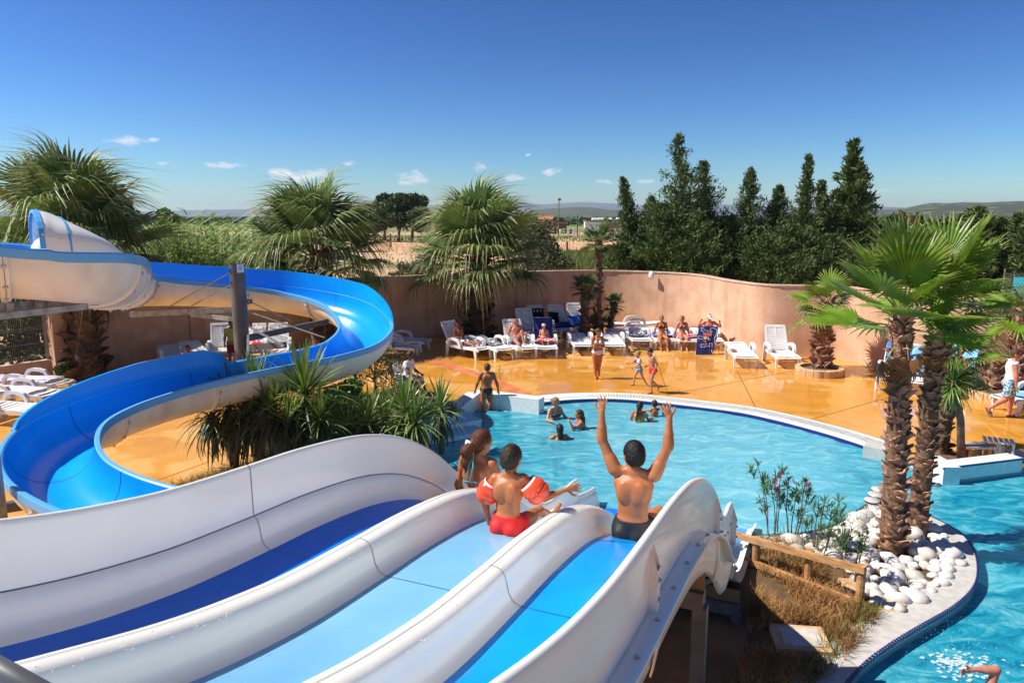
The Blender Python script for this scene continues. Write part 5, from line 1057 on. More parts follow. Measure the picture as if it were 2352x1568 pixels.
for tries in range(6000):
    p = (rng.uniform(min(xs), max(xs)), rng.uniform(min(ys), max(ys))); r = rng.choice([.08, .10, .12, .14, .16, .18])
    if not in_poly(p, spoly): continue
    if any(math.hypot(p[0]-q[0], p[1]-q[1]) < .72*(r+q[2]) for q in placed): continue
    if math.hypot(p[0]-bL.x, p[1]-bL.y) < .24+r*.5 or math.hypot(p[0]-bR.x, p[1]-bR.y) < .2+r*.5: continue
    placed.append((p[0], p[1], r))
for k, (x, y, r) in enumerate(placed):
    o = mesh_obj('river_stone', SM[(k*5+k//7) % 8], None, (x, y, .05+r*.32+rng.uniform(0, .03)), (rng.uniform(-.3, .3), rng.uniform(-.3, .3), rng.uniform(0, 6.28))); o.scale = (r*rng.uniform(.9, 1.25), r*rng.uniform(.8, 1), r*rng.uniform(.85, 1.1))
    tag(o, 'smooth white river stone in the bed around the twin palm trunks', 'stone', 'white river stones around the twin palms')
for k, (u, v) in enumerate([(2035, 1392), (1962, 1352)]):
    q = gp(u, v, .08); mb = MB(); mb.box((0, 0, 0), (.42, .30, .07)); o = mb.build('flat_stone', M['stone'], loc=q, rot=(.05, -.08, .5+k)); tag(o, ['flat beige slab by the kerb in front of the white stones', 'flat beige slab between the rail fence and the white stones'][k], 'stone')

# oleanders
def spray_mesh(seed, n=16):
    rng = random.Random(seed); mb = MB()
    for k in range(n):
        a = k*2.4; e = rng.uniform(-.2, 1.2); L_ = rng.uniform(.09, .15); d = Vector((math.cos(a)*math.cos(e), math.sin(a)*math.cos(e), math.sin(e))); s = d.cross(Vector((0, 0, 1))).normalized()*.011; o = Vector((0, 0, rng.uniform(-.06, .03)))
        mb.add([o, o+d*L_*.45+s, o+d*L_, o+d*L_*.45-s], [(0, 1, 2, 3)])
    return mb.mesh('leaf_spray', M['oleander'])
SPR = [spray_mesh(i) for i in range(4)]
def flower_mesh():
    mb = MB()
    for k in range(6):
        a = k*math.pi/3; mb.add([(0, 0, 0), (.03*math.cos(a-.45), .03*math.sin(a-.45), .015), (.045*math.cos(a), .045*math.sin(a), .02), (.03*math.cos(a+.45), .03*math.sin(a+.45), .015)], [(0, 1, 2, 3)])
    return mb.mesh('flower', M['petal'])
FLW = flower_mesh()
OLE = [((1768, 1236), [(1740, 1065), (1752, 1095), (1745, 1150)], 0), ((1782, 1234), [(1795, 1080), (1790, 1125), (1768, 1110)], 3), ((1812, 1244), [(1812, 1100), (1830, 1130), (1800, 1150)], 1), ((1822, 1250), [(1850, 1105), (1856, 1130), (1835, 1180)], 1), ((1872, 1268), [(1895, 1150), (1880, 1165), (1865, 1195)], 0), ((1890, 1290), [(1928, 1150), (1918, 1175), (1905, 1215)], 0), ((1938, 1336), [(1935, 1205), (1948, 1225), (1925, 1240)], 0), ((1962, 1345), [(1992, 1225), (1975, 1250)], 0)]
OLAB = ['tallest oleander at the left of the row with bare stems', 'oleander with three pink flowers beside the tallest one', 'thin oleander behind the first fence post', 'oleander with dark seed pods right of the pink flowers', 'short oleander above the middle fence post', 'oleander with a brown withered top right of the middle fence post', 'small oleander by the right fence post', 'smallest oleander sprig in the white stones']
for k, (b0, tips, nf) in enumerate(OLE):
    base = gp(*b0, .05); t = empty('oleander', base, 0, OLAB[k], 'oleander', None); rng = random.Random(k+40)
    for j, (u, v) in enumerate(tips):
        e = at(u, v, base.y+rng.uniform(-.25, .25))-base; mid = e*.5+Vector((rng.uniform(-.05, .05), 0, .06)); mb = MB(); mb.tube([(rng.uniform(-.03, .03), 0, -.02), mid*.6, mid, e], [.011, .009, .008, .005], 5); mb.build('stem', M['trunk'], t)
        for q in range(4):
            f = 1-.06*q; p = e*f+Vector((rng.uniform(-.10, .10), rng.uniform(-.10, .10), rng.uniform(-.05, .05)))*(1 if q else 0); o = mesh_obj('leaf_spray', SPR[(q+j) % 4], t, p, (rng.uniform(-.4, .4), rng.uniform(-.4, .4), rng.uniform(0, 6.3))); s = rng.uniform(.8, 1.25); o.scale = (s, s, s)
    for q in range(nf):
        u, v = [(1777, 1105), (1783, 1124), (1788, 1092)][q] if k == 1 else [(1820, 1105), (1856, 1115)][k-2]
        p = at(u, v, base.y-.12)-base; o = mesh_obj('flower', FLW, t, p, (R(60), 0, rng.uniform(0, 3))); o.scale = (1.5, 1.5, 1.5)
# ------------------------------------------------------------------ people: one continuous surface grown from blended limbs
def V3(x): return np.array(x, dtype=float)
def unit(x): x = V3(x); return x/np.linalg.norm(x)
class Field:
    def __init__(s, lo, hi, h): s.o = V3(lo); s.h = h; s.n = np.maximum(2, np.ceil((V3(hi)-s.o)/h).astype(int)+1)
    def blank(s): return np.full(s.n, 1.0, np.float32)
    def sub(s, lo, hi):
        a = np.clip(np.floor((lo-s.o)/s.h).astype(int), 0, s.n); b = np.clip(np.ceil((hi-s.o)/s.h).astype(int)+1, 0, s.n)
        if (b <= a).any(): return None
        ax = [s.o[i]+s.h*np.arange(a[i], b[i]) for i in range(3)]
        return tuple(slice(a[i], b[i]) for i in range(3)), np.stack(np.meshgrid(*ax, indexing='ij'), -1)
    def pts(s): return np.stack(np.meshgrid(*[s.o[i]+s.h*np.arange(s.n[i]) for i in range(3)], indexing='ij'), -1)
    def put(s, f, prims):
        for pr in prims:
            k = pr['k']; lo, hi = pr['box']; q = s.sub(lo-k-2*s.h, hi+k+2*s.h)
            if q is None: continue
            sl, P = q; d = pr['fn'](P); a = f[sl]; hh = np.clip(.5+.5*(a-d)/k, 0, 1); f[sl] = a+(d-a)*hh-k*hh*(1-hh)
        return f
def cap_(a, b, ra, rb, k=.02):
    a, b = V3(a), V3(b); ab = b-a; L2 = max(1e-9, (ab*ab).sum()); r = max(ra, rb)
    def fn(P): t = np.clip(((P-a)@ab)/L2, 0, 1); return np.linalg.norm(P-a-t[..., None]*ab, axis=-1)-(ra+(rb-ra)*t)
    return dict(fn=fn, k=k, box=(np.minimum(a, b)-r, np.maximum(a, b)+r))
def ell(c, rad, F, k=.02):
    c = V3(c); rad = V3(rad); F = np.asarray(F); R_ = rad.max()
    def fn(P): q = (P-c)@F.T; k0 = np.linalg.norm(q/rad, axis=-1); k1 = np.linalg.norm(q/(rad*rad), axis=-1)+1e-9; return k0*(k0-1)/k1
    return dict(fn=fn, k=k, box=(c-R_, c+R_))
def surfnet(f, o, h):
    s = f < 0; n = np.array(f.shape)-1
    acc = np.zeros((*n, 3)); cnt = np.zeros(n)
    cs = [(i, j, k) for i in (0, 1) for j in (0, 1) for k in (0, 1)]
    def cr(a, c): return a[c[0]:c[0]+n[0], c[1]:c[1]+n[1], c[2]:c[2]+n[2]]
    for a in cs:
        for ax in range(3):
            if a[ax]: continue
            b = list(a); b[ax] = 1; b = tuple(b); x = cr(s, a) != cr(s, b); fa = cr(f, a)[x]; fb = cr(f, b)[x]; t = fa/(fa-fb); p = np.tile(V3(a), (len(t), 1)); p[:, ax] += t; acc[x] += p; cnt[x] += 1
    act = cnt > 0; idx = -np.ones(n, int); idx[act] = np.arange(act.sum()); I = np.argwhere(act); Vv = (I+acc[act]/cnt[act][:, None])*h+o; Fq = []
    for ax in range(3):
        u, v = (ax+1) % 3, (ax+2) % 3; sl0 = [slice(None)]*3; sl1 = [slice(None)]*3; sl0[ax] = slice(0, -1); sl1[ax] = slice(1, None)
        e = np.argwhere(s[tuple(sl0)] != s[tuple(sl1)]); e = e[(e[:, u] > 0) & (e[:, v] > 0) & (e[:, u] < n[u]) & (e[:, v] < n[v])]
        if not len(e): continue
        def g(du, dv): q = e.copy(); q[:, u] += du; q[:, v] += dv; return idx[q[:, 0], q[:, 1], q[:, 2]]
        q = np.stack([g(-1, -1), g(0, -1), g(0, 0), g(-1, 0)], 1); fl = ~s[e[:, 0], e[:, 1], e[:, 2]]; q[fl] = q[fl][:, ::-1]; Fq.append(q)
    return Vv, np.concatenate(Fq) if Fq else np.zeros((0, 4), int)
def net_obj(name, f, fld, m, parent):
    f = f.copy(); f[0] = f[-1] = 1; f[:, 0] = f[:, -1] = 1; f[:, :, 0] = f[:, :, -1] = 1
    if not (f < 0).any(): return None
    Vv, Fq = surfnet(f, fld.o, fld.h); ok = (Fq >= 0).all(1); me = bpy.data.meshes.new(name); me.from_pydata(Vv.tolist(), [], Fq[ok].tolist()); me.materials.append(m); me.polygons.foreach_set('use_smooth', [True]*len(me.polygons)); me.update(); return mesh_obj(name, me, parent)

STAND = dict(armR=((.22, .02, -1), (.10, .18, -1), (0, .2, -1)), armL=((-.22, .02, -1), (-.10, .18, -1), (0, .2, -1)), legR=((.06, 0, -1), (.02, -.05, -1), (.2, 1, -.1)), legL=((-.06, 0, -1), (-.02, -.05, -1), (-.2, 1, -.1)))
def person(label, H, pos, rz, kind='m', sk='tan', hair='short', hairstyle='short', torso=(0, 0, 1), fwd=(0, 1, 0), head=(0, 0), clothes=(), pel=None, feet=True, h=None, fat=1.0, shrug=(0, 0), group=None, fingers=.25, curl=.25, res=1.0, **pose):
    """rz turns the local forward (+Y); head = (yaw, pitch) in degrees; arms/legs give limb directions in local space"""
    root = tag(empty('person', pos, rz), label, 'person', group); ps = dict(STAND); ps.update(pose)
    child = kind == 'c'; fem = kind == 'f'; hs = H*(1.0 if not child else 1.20 if H < 1.25 else 1.12)
    U = unit(torso); Rr = np.cross(V3(fwd), U); Rr = unit(Rr); Fw = np.cross(U, Rr); F3 = np.array([Rr, Fw, U])
    lt, ls = .245*H, .240*H; 
    P0 = V3((0, 0, 0)); hw = (.05 if not fem else .053)*H; sw = {'m': .108, 'f': .094, 'c': .092}[kind]*H; sh_h = .285*H if not child else .275*H
    hips = {'R': P0+Rr*hw-U*.015*H, 'L': P0-Rr*hw-U*.015*H}; sho = {'R': P0+Rr*(sw)+U*(sh_h+shrug[0]*H), 'L': P0-Rr*(sw)+U*(sh_h+shrug[1]*H)}
    J = {}; la, lf, lh = .172*H, .148*H, .055*H
    for S in 'RL':
        a1, a2, a3 = ps['arm'+S]; J['sh'+S] = sho[S]; J['el'+S] = sho[S]+unit(a1)*la; J['wr'+S] = J['el'+S]+unit(a2)*lf; J['ha'+S] = J['wr'+S]+unit(a3)*lh
        l1, l2, l3 = ps['leg'+S]; J['hip'+S] = hips[S]; J['kn'+S] = hips[S]+unit(l1)*lt; J['an'+S] = J['kn'+S]+unit(l2)*ls; J['to'+S] = J['an'+S]+unit(l3)*.105*H; J['thdir'+S] = unit(l1)
    nb = P0+U*(sh_h+.015*H); yaw, pit = R(head[0]), R(head[1])
    Hf = Fw*math.cos(yaw)-Rr*math.sin(yaw)          # positive yaw turns to the person's left
    Hr = np.cross(Hf, U); Hu = U*math.cos(pit)-Hf*math.sin(pit)*-1 if False else U*math.cos(pit)+Hf*math.sin(pit); Hf = np.cross(Hu, Hr); HF = np.array([Hr, Hf, Hu])   # positive pitch nods forward
    hc = nb+unit(Hu+U)*(.045*H+.066*hs)+Hf*.012*hs
    if pel is None: dz = -min(J['an'+S][2]-.036*H for S in 'RL')
    else: dz = pel
    T = V3((0, 0, dz))
    def mv(x): return x+T
    J = {k: (v+T if not k.startswith('thdir') else v) for k, v in J.items()}; P0 = P0+T; nb = nb+T; hc = hc+T; J['hc'] = hc; J['HF'] = HF; J['hs'] = hs; J['P0'] = P0; J['F3'] = F3
    k1 = .028*H; w = fat*(1.0 if not child else .94)
    core = [ell(P0+U*.015*H-Fw*.004*H, (np.array([.100, .066, .074] if not fem else [.107, .070, .078])*H*w), F3, k1),
            ell(P0+U*.105*H, np.array([.083, .058, .085] if not fem else [.073, .053, .085])*H*w, F3, k1), ell(P0+U*.20*H+Fw*.002*H, np.array([.100, .066, .095] if not fem else [.088, .058, .090])*H*w, F3, k1),
            ell(P0+U*(sh_h-.035*H)-Fw*.008*H, np.array([sw/H+.002, .050, .050])*H, F3, k1)]
    for sg, S in ((1, 'R'), (-1, 'L')):
        core.append(ell(P0+Rr*sg*.045*H-Fw*.040*H-U*.030*H, np.array([.052, .048, .055])*H*w, F3, .02*H))
        core.append(cap_(nb+U*.02*H, J['sh'+S]*.8+nb*.2, .026*H, .022*H, .02*H))
        core.append(ell(P0+Rr*sg*.045*H-Fw*.052*H+U*(sh_h-.075*H), np.array([.036, .020, .058])*H, F3, .018*H))     # shoulder blade
        if fem: core.append(ell(P0+Rr*sg*.043*H+Fw*.052*H+U*(sh_h-.080*H), np.array([.036, .034, .036])*H, F3, .014*H))
        elif not child: core.append(ell(P0+Rr*sg*.045*H+Fw*.040*H+U*(sh_h-.065*H), np.array([.045, .025, .032])*H, F3, .02*H))
        hp, kn, an, to = J['hip'+S], J['kn'+S], J['an'+S], J['to'+S]; lw = w*(1.0 if not child else .9)
        core.append(cap_(hp, kn, .058*H*lw, .036*H*lw, .02*H)); core.append(cap_(hp+(kn-hp)*.25, hp+(kn-hp)*.7, .056*H*lw, .045*H*lw, .02*H)); core.append(cap_(kn, an, .033*H*lw, .021*H, .012*H))
        sd = unit(an-kn); bk = unit(to-an); bk = -(bk-sd*(bk@sd)); core.append(cap_(kn+(an-kn)*.15+bk*.012*H, kn+(an-kn)*.45+bk*.010*H, .028*H*lw, .026*H*lw, .02*H))
        td = unit(to-an); core.append(cap_(an-td*.022*H+sd*.014*H, to+sd*.014*H, .020*H, .015*H, .012*H)); core.append(cap_(an, (an+to)/2+sd*.010*H, .022*H, .017*H, .012*H))
    core.append(cap_(nb-U*.02*H, hc-Hu*.03*hs, .031*H if not fem else .027*H, (.030 if not fem else .026)*H, .018*H))
    upper = []; lower_arm = []
    for sg, S in ((1, 'R'), (-1, 'L')):
        s, e, wr, ha = (J[q+S] for q in ('sh', 'el', 'wr', 'ha')); aw = (1.0 if kind == 'm' else .84)*(fat*.5+.5)
        upper += [cap_(s, s+(e-s)*.3, .036*H*aw, .033*H*aw, .02*H), cap_(s, e, .031*H*aw, .025*H*aw, .018*H)]
        lower_arm += [cap_(e, wr, .026*H*aw, .016*H*aw, .014*H), cap_(e+(wr-e)*.15, e+(wr-e)*.4, .027*H*aw, .024*H*aw, .014*H)]
        fd = unit(ha-wr); up = np.cross(unit(wr-e), V3((0, 1, 0)) if abs(fd[1]) < .8 else V3((1, 0, 0))); pv = ps.get('palm'+S)
        nrm = unit(V3(pv)-fd*(V3(pv)@fd)) if pv is not None else unit(np.cross(fd, unit(up))*sg); sd = np.cross(fd, nrm)
        thumb_side = ps.get('thumb'+S, 1); hsz = H*(.84 if not child else .92)
        lower_arm.append(ell(wr+fd*.030*hsz, np.array([.024, .034, .011])*hsz, np.array([sd, fd, nrm]), .010*H))
        for q in range(4):
            off = (q-1.5)*.0125*hsz; dirv = unit(fd+sd*(q-1.5)*fingers*.55); base = wr+fd*.056*hsz+sd*off; ln = (.036, .045, .047, .038)[q if thumb_side < 0 else 3-q]*hsz if True else 0
            m1_ = base+unit(dirv+nrm*curl*.6)*ln*.5; m2_ = m1_+unit(dirv+nrm*curl*1.8)*ln*.5
            lower_arm += [cap_(base, m1_, .0062*hsz, .0058*hsz, .004*H), cap_(m1_, m2_, .0058*hsz, .0048*hsz, .004*H)]
        tb = wr+fd*.018*hsz+sd*thumb_side*.020*hsz; t1 = tb+unit(fd*.6+sd*thumb_side*.8)*.028*hsz; t2 = t1+unit(fd*.95+sd*thumb_side*.35+nrm*curl)*.024*hsz
        lower_arm += [cap_(tb, t1, .009*hsz, .0072*hsz, .007*H), cap_(t1, t2, .0072*hsz, .0055*hsz, .004*H)]
    hd = [ell(hc+Hu*.008*hs-Hf*.006*hs, np.array([.050, .062, .060])*hs, HF, .012*hs), ell(hc+Hf*.020*hs-Hu*.032*hs, np.array([.039, .040, .042])*hs, HF, .02*hs), cap_(hc+Hf*.050*hs-Hu*.058*hs, hc+Hf*.044*hs-Hu*.056*hs, .012*hs, .014*hs, .015*hs),
          cap_(hc+Hf*.056*hs+Hu*.002*hs, hc+Hf*.068*hs-Hu*.020*hs, .006*hs, .009*hs, .008*hs), cap_(hc+Hf*.053*hs+Hu*.012*hs-Hr*.026*hs, hc+Hf*.053*hs+Hu*.012*hs+Hr*.026*hs, .006*hs, .006*hs, .01*hs), cap_(hc+Hf*.054*hs-Hu*.040*hs-Hr*.012*hs, hc+Hf*.054*hs-Hu*.040*hs+Hr*.012*hs, .0055*hs, .0055*hs, .006*hs)]
    for sg in (1, -1): hd.append(ell(hc+Hr*sg*.051*hs-Hf*.006*hs-Hu*.012*hs, np.array([.007, .016, .021])*hs, HF, .006*hs))
    allp = core+upper+lower_arm+hd; lo = np.min([p['box'][0] for p in allp], 0)-.05; hi = np.max([p['box'][1] for p in allp], 0)+.05
    h = (h or .0135)*res; fld = Field(lo, hi, h); fcore = fld.put(fld.blank(), core); fup = fld.put(fcore.copy(), upper); fall = fld.put(fld.put(fup.copy(), lower_arm), hd)
    body = net_obj('body', fall, fld, SK[sk], root)
    # face
    for sg in (1, -1):
        c = hc+Hr*sg*.021*hs+Hf*.0545*hs+Hu*.000*hs; mb = MB(); bm = bmesh.new(); bmesh.ops.create_icosphere(bm, subdivisions=1, radius=1); me = bpy.data.meshes.new('eye'); 
        for v in bm.verts: v.co = Vector(c)+Vector(Hr)*v.co.x*.0085*hs+Vector(Hf)*v.co.y*.005*hs+Vector(Hu)*v.co.z*.0045*hs
        bm.to_mesh(me); bm.free(); me.materials.append(HR['black']); mesh_obj('eye', me, root)
    mb = MB(); mb.tube([hc+Hr*x*.017*hs+Hf*(.0615-.010*x*x)*hs-Hu*.0405*hs for x in (-1, -.5, 0, .5, 1)], [.001*hs, .0035*hs, .004*hs, .0035*hs, .001*hs], 6); mb.build('mouth', SK['deep'] if sk in ('dark',) else M['lips'], root, True)
    # hair
    if hair:
        hp_ = [ell(hc+Hu*.010*hs-Hf*.008*hs, np.array([.056, .067, .066])*hs, HF, .01*hs), ell(hc-Hf*.030*hs-Hu*.02*hs, np.array([.046, .038, .045])*hs, HF, .02*hs)]; fld2 = Field(hc-.30*hs, hc+.16*hs, min(h, .010)); 
        fh = fld2.put(fld2.blank(), hp_); Pq = (fld2.pts()-hc)@HF.T/hs; y, z, x = Pq[..., 1], Pq[..., 2], Pq[..., 0]
        cut = (y*.80-z*.58-(.014 if hairstyle != 'short' else .010))*hs; cut = np.maximum(cut, (-.052-z)*hs if hairstyle == 'short' else (-.075-z)*hs)
        n_ = .0009*hs*np.sin(x*420+y*160)*np.sin(z*300+y*210); fh = np.maximum(fh+n_, cut)
        ext = []
        if hairstyle == 'long': ext = [cap_(hc-Hf*.035*hs, hc-Hf*.055*hs-Hu*.10*hs, .050*hs, .042*hs, .02*hs), cap_(hc-Hf*.055*hs-Hu*.08*hs, hc-Hf*.075*hs-Hu*.22*hs, .040*hs, .022*hs, .02*hs)]
        if hairstyle == 'tail': ext = [cap_(hc-Hf*.070*hs-Hu*.015*hs, hc-Hf*.095*hs-Hu*.06*hs, .022*hs, .034*hs, .015*hs), cap_(hc-Hf*.095*hs-Hu*.06*hs, hc-Hf*.090*hs-Hu*.13*hs, .034*hs, .026*hs, .02*hs), cap_(hc-Hf*.090*hs-Hu*.13*hs, hc-Hf*.075*hs-Hu*.175*hs, .026*hs, .010*hs, .02*hs)]
        if hairstyle == 'bun': ext = [ell(hc-Hf*.078*hs+Hu*.005*hs, np.array([.028, .026, .028])*hs, HF, .01*hs)]
        if hairstyle == 'wettail': ext = [cap_(hc-Hf*.055*hs-Hu*.02*hs, hc-Hf*.075*hs-Hu*.11*hs, .026*hs, .020*hs, .015*hs), cap_(hc-Hf*.075*hs-Hu*.11*hs, hc-Hf*.085*hs-Hu*.25*hs, .019*hs, .010*hs, .015*hs)]
        if ext: fh = fld2.put(fh, ext)
        ho = net_obj('hair', fh, fld2, HR[hair], root)
        if h < .009 and ho:                 # loose strands over the close-up heads
            n_v = len(ho.data.vertices); co = np.zeros(n_v*3, np.float32); ho.data.vertices.foreach_get('co', co); no = np.zeros(n_v*3, np.float32); ho.data.vertices.foreach_get('normal', no); co = co.reshape(-1, 3); no = no.reshape(-1, 3); rg = np.random.default_rng(3); pick = rg.choice(n_v, min(n_v, 2600 if hairstyle != 'short' else 2200)); Pc, Nn = co[pick], no[pick]
            dn = np.tile(-Hu-Hf*.35, (len(pick), 1))+rg.normal(0, .22, (len(pick), 3)); dn -= Nn*(dn*Nn).sum(1)[:, None]; dn /= np.linalg.norm(dn, axis=1)[:, None]+1e-6; sd_ = np.cross(dn, Nn)*.0011; ln_ = (rg.uniform(.5, 1.3, len(pick))*(.026 if hairstyle == 'short' else .05))[:, None]
            A = Pc-Nn*.001; B = Pc+dn*ln_*.55+Nn*.0035; C = Pc+dn*ln_+Nn*.0015; Vs = np.stack([A-sd_, A+sd_, B+sd_, B-sd_, B-sd_, B+sd_, C+sd_*.3, C-sd_*.3], 1).reshape(-1, 3)
            st_o = quads_obj('hair_strands', Vs, HR[hair], ho); tag(st_o, kind='stuff')
    # clothes: shells grown from the body and cut where the garment ends
    Pg = None
    for c in clothes:
        if Pg is None: Pg = fld.pts()
        ty, m = c[0], M[c[1]]; q = (Pg-P0)@F3.T; tx, ty_, tz = q[..., 0]/H, q[..., 1]/H, q[..., 2]/H
        def legcut(lim):
            o = None
            for S, sg in (('R', 1), ('L', -1)):
                d = ((Pg-J['hip'+S])@J['thdir'+S]-lim*H); d = np.where(tx*sg >= -.002, d, -1); o = d if o is None else np.maximum(o, d)
            return o
        if ty in ('briefs', 'shorts', 'trunks'):
            lim, top, off = {'briefs': (.035, .045, .006), 'trunks': (.085, .055, .007), 'shorts': (.20, .06, .014)}[ty]
            if ty == 'briefs':
                # leg openings rise towards the hips
                o = None
                for S, sg in (('R', 1), ('L', -1)):
                    d = ((Pg-J['hip'+S])@J['thdir'+S]-(lim-.55*np.maximum(0, np.abs(tx)-.035))*H); d = np.where(tx*sg >= -.002, d, -1); o = d if o is None else np.maximum(o, d)
            else: o = legcut(lim)
            reg = np.maximum(o, (tz-top)*H); f = np.maximum(fcore-off*H/1.6, reg); net_obj({'briefs': 'swim_briefs', 'trunks': 'swim_trunks', 'shorts': 'shorts'}[ty], f, fld, m, root)
        if ty in ('tee', 'vest'):
            up = fup; lim = .5 if ty == 'tee' else .12; o = np.maximum((tz-(sh_h/H+.030))*H, (-.045-tz)*H)
            for S in 'RL':
                d = (Pg-J['sh'+S])@unit(J['el'+S]-J['sh'+S])-lim*la; out_ = ((Pg-J['sh'+S])@(Rr if S == 'R' else -Rr)) > .0; o = np.maximum(o, np.where(out_, d, -1))
            o = np.maximum(o, np.where(tz < -.01, legcut(.03), -1)); net_obj('shirt', np.maximum(up-.014*H/1.6, o), fld, m, root)
        if ty == 'bikini':
            zb = sh_h/H-.085; o = np.full(Pg.shape[:3], 1.0, np.float32)
            for sg in (1, -1): d = np.sqrt(((tx-sg*.043)/.040)**2+((tz-zb-.004)/.040)**2)*.04*H-.04*H+np.maximum(0, (np.abs(tx-sg*.043)+(tz-zb)*.7-.035))*H; o = np.minimum(o, np.where(ty_ > .02, d, 1))
            band = np.abs(tz-(zb-.030))*H-max(.008, h*.8); o = np.minimum(o, band); f = np.maximum(fcore-.007, o); net_obj('bikini_top', f, fld, m, root)
            for sg in (1, -1): mb = MB(); a = P0+Rr*sg*.045*H+Fw*.078*H+U*(sh_h-.06*H); b = nb+Rr*sg*.030*H+Fw*.025*H+U*.012*H; c_ = nb-Fw*.036*H+U*.02*H; mb.tube([a, (a+b)/2+Fw*.012*H, b, c_], .0045*H/1.6+.0015, 5); mb.build('strap', m, root)
    root['joints'] = 0; del root['joints']
    return root, J
M['lips'] = mat('lips', (.30, .08, .06), .5)
def armband(root, J, S, m, H, r=.072, f=.5, l=.15, label=None):
    a, b = V3(J['sh'+S]), V3(J['el'+S]); d = unit(b-a); c = a+(b-a)*f; mb = MB(); pr = [(-.5+k/20, (.42+.62*max(0, math.sin(math.pi*(k/20)))**.42)*(1-.10*math.exp(-((k/20-.5)/.07)**2))) for k in range(21)]
    mb.tube([c+d*l*x for x, _ in pr], [r*y for _, y in pr], 28); o = mb.build('armband', m, root, True)
    mb = MB(); mb.tube([c-d*l*.52, c-d*l*.43], [r*.74, r*.80], 16, cap=False); mb.build('armband_cuff', M['print_white'], o, True); mb = MB(); e = c+d*l*.2+unit(np.cross(d, V3((0, 0, 1)))+V3((0, -.5, .3)))*r*1.02; mb.lathe([(0, .018), (.008, .016), (.010, 0)], 8, e); mb.build('valve', m, o); return o
def sunglasses(root, J):
    hc, HF, hs = J['hc'], J['HF'], J['hs']; mb = MB()
    for sg in (1, -1): mb.tube([hc+HF[0]*sg*x*hs+HF[1]*(.064-.012*abs(x-.02)/.03)*hs+HF[2]*.001*hs for x in (.004, .012, .024, .038)], [.006*hs, .012*hs, .0125*hs, .007*hs], 8)
    for sg in (1, -1): mb.beam(hc+HF[0]*sg*.042*hs+HF[1]*.052*hs+HF[2]*.003*hs, hc+HF[0]*sg*.056*hs-HF[1]*.005*hs+HF[2]*.004*hs, .004*hs, .005*hs)
    mb.build('sunglasses', M['shades'], root, True)
def cap_hat(root, J, m, back=False):
    hc, HF, hs = J['hc'], J['HF'], J['hs']; mb = MB(); rows = []
    for k in range(6):
        e = k/5*math.pi/2; rows.append([hc+HF[2]*(.012+.062*math.sin(e))*hs-HF[1]*.006*hs+(HF[0]*.060*math.cos(a)+HF[1]*.071*math.sin(a))*math.cos(e)*hs for a in [2*math.pi*q/20 for q in range(20)]])
    mb.grid(rows, close=True); c = mb.build('cap', m, root, True); mb = MB(); sg = -1 if back else 1
    mb.grid([[hc+HF[2]*(.012-.010*r)*hs+(HF[0]*.052*math.cos(a)+HF[1]*sg*(.068+.050*r)*math.sin(a))*hs-HF[1]*.006*hs for a in [math.pi*(.12+.76*q/8) for q in range(9)]] for r in (0, .5, 1)]); mb.build('peak', m, c, True)
def wband(root, J, S, m, H, f=.93, r=.021):
    a, b = V3(J['el'+S]), V3(J['wr'+S]); d = unit(b-a); c = a+(b-a)*f; mb = MB(); mb.tube([c-d*.008, c+d*.008], r*H/1.7, 14); mb.build('wristband', m, root, True)
def flipflops(root, J, H):
    for S in 'RL':
        an, to = V3(J['an'+S]), V3(J['to'+S]); kn = V3(J['kn'+S]); d = unit(to-an); sd = unit(an-kn); sd = unit(sd-d*(sd@d)); s = np.cross(d, sd); mb = MB(); rows = []
        for f, w_ in ((-.40, .018), (-.25, .026), (.3, .024), (.8, .031), (1.1, .029), (1.28, .015)):
            c = an+(to-an)*f+sd*.034*H; rows.append([c-s*w_*H, c+s*w_*H, c+s*w_*H+sd*.012*H, c-s*w_*H+sd*.012*H])
        mb.grid(rows, close=True); mb.f += [(0, 1, 2, 3), (23, 22, 21, 20)]; mb.m += [0, 0]; o = mb.build('flip_flop', M['sole'], root)
        mb = MB(); tp = an+(to-an)*.85-sd*.004*H
        for q in (-1, 1): mb.tube([an+(to-an)*.35+s*q*.026*H+sd*.03*H, an+(to-an)*.55+s*q*.016*H-sd*.008*H, tp], .005*H, 5)
        mb.build('thong_strap', M['strap'], o)

def facing(dx, dy): return math.atan2(-dx, dy)
def on_slide(u, tc):                       # the slide position whose lane centre is seen at column u
    return min([k*.02 for k in range(150, 480)], key=lambda s: abs(proj(SP(s, tc, .15))[0]-u))
SRZ = -SA
# --- the three on the slide
s_ = on_slide(1447, B0+2.30)+.34; q = SP(s_, B0+2.235, 0)
r_, J = person('person with both arms raised, bare back, sitting in the bright blue right lane', 1.58, q, SRZ, 'm', 'tan', 'black', 'short', pel=.105, head=(38, 4), h=.0070, shrug=(.030, .030), fingers=.55, curl=.10, torso=(.01, -.02, 1), clothes=[('trunks', 'black')],
    armR=((.40, .10, 1), (-.02, .12, 1), (-.35, .05, 1)), armL=((-.52, .10, 1), (-.06, .12, 1), (.02, .05, 1)), palmR=(-.4, 1, .1), palmL=(.1, 1, 0), thumbR=-1, thumbL=1, legR=((.16, 1, .10), (.02, 1, -.45), (.1, .6, .7)), legL=((-.16, 1, .10), (-.02, 1, -.45), (-.1, .6, .7)))
wband(r_, J, 'L', M['wristband'], 1.58, .94, .026); S_MAN = s_
s_ = on_slide(1168, B0+1.30)-.16; q = SP(s_, B0+1.36, 0)
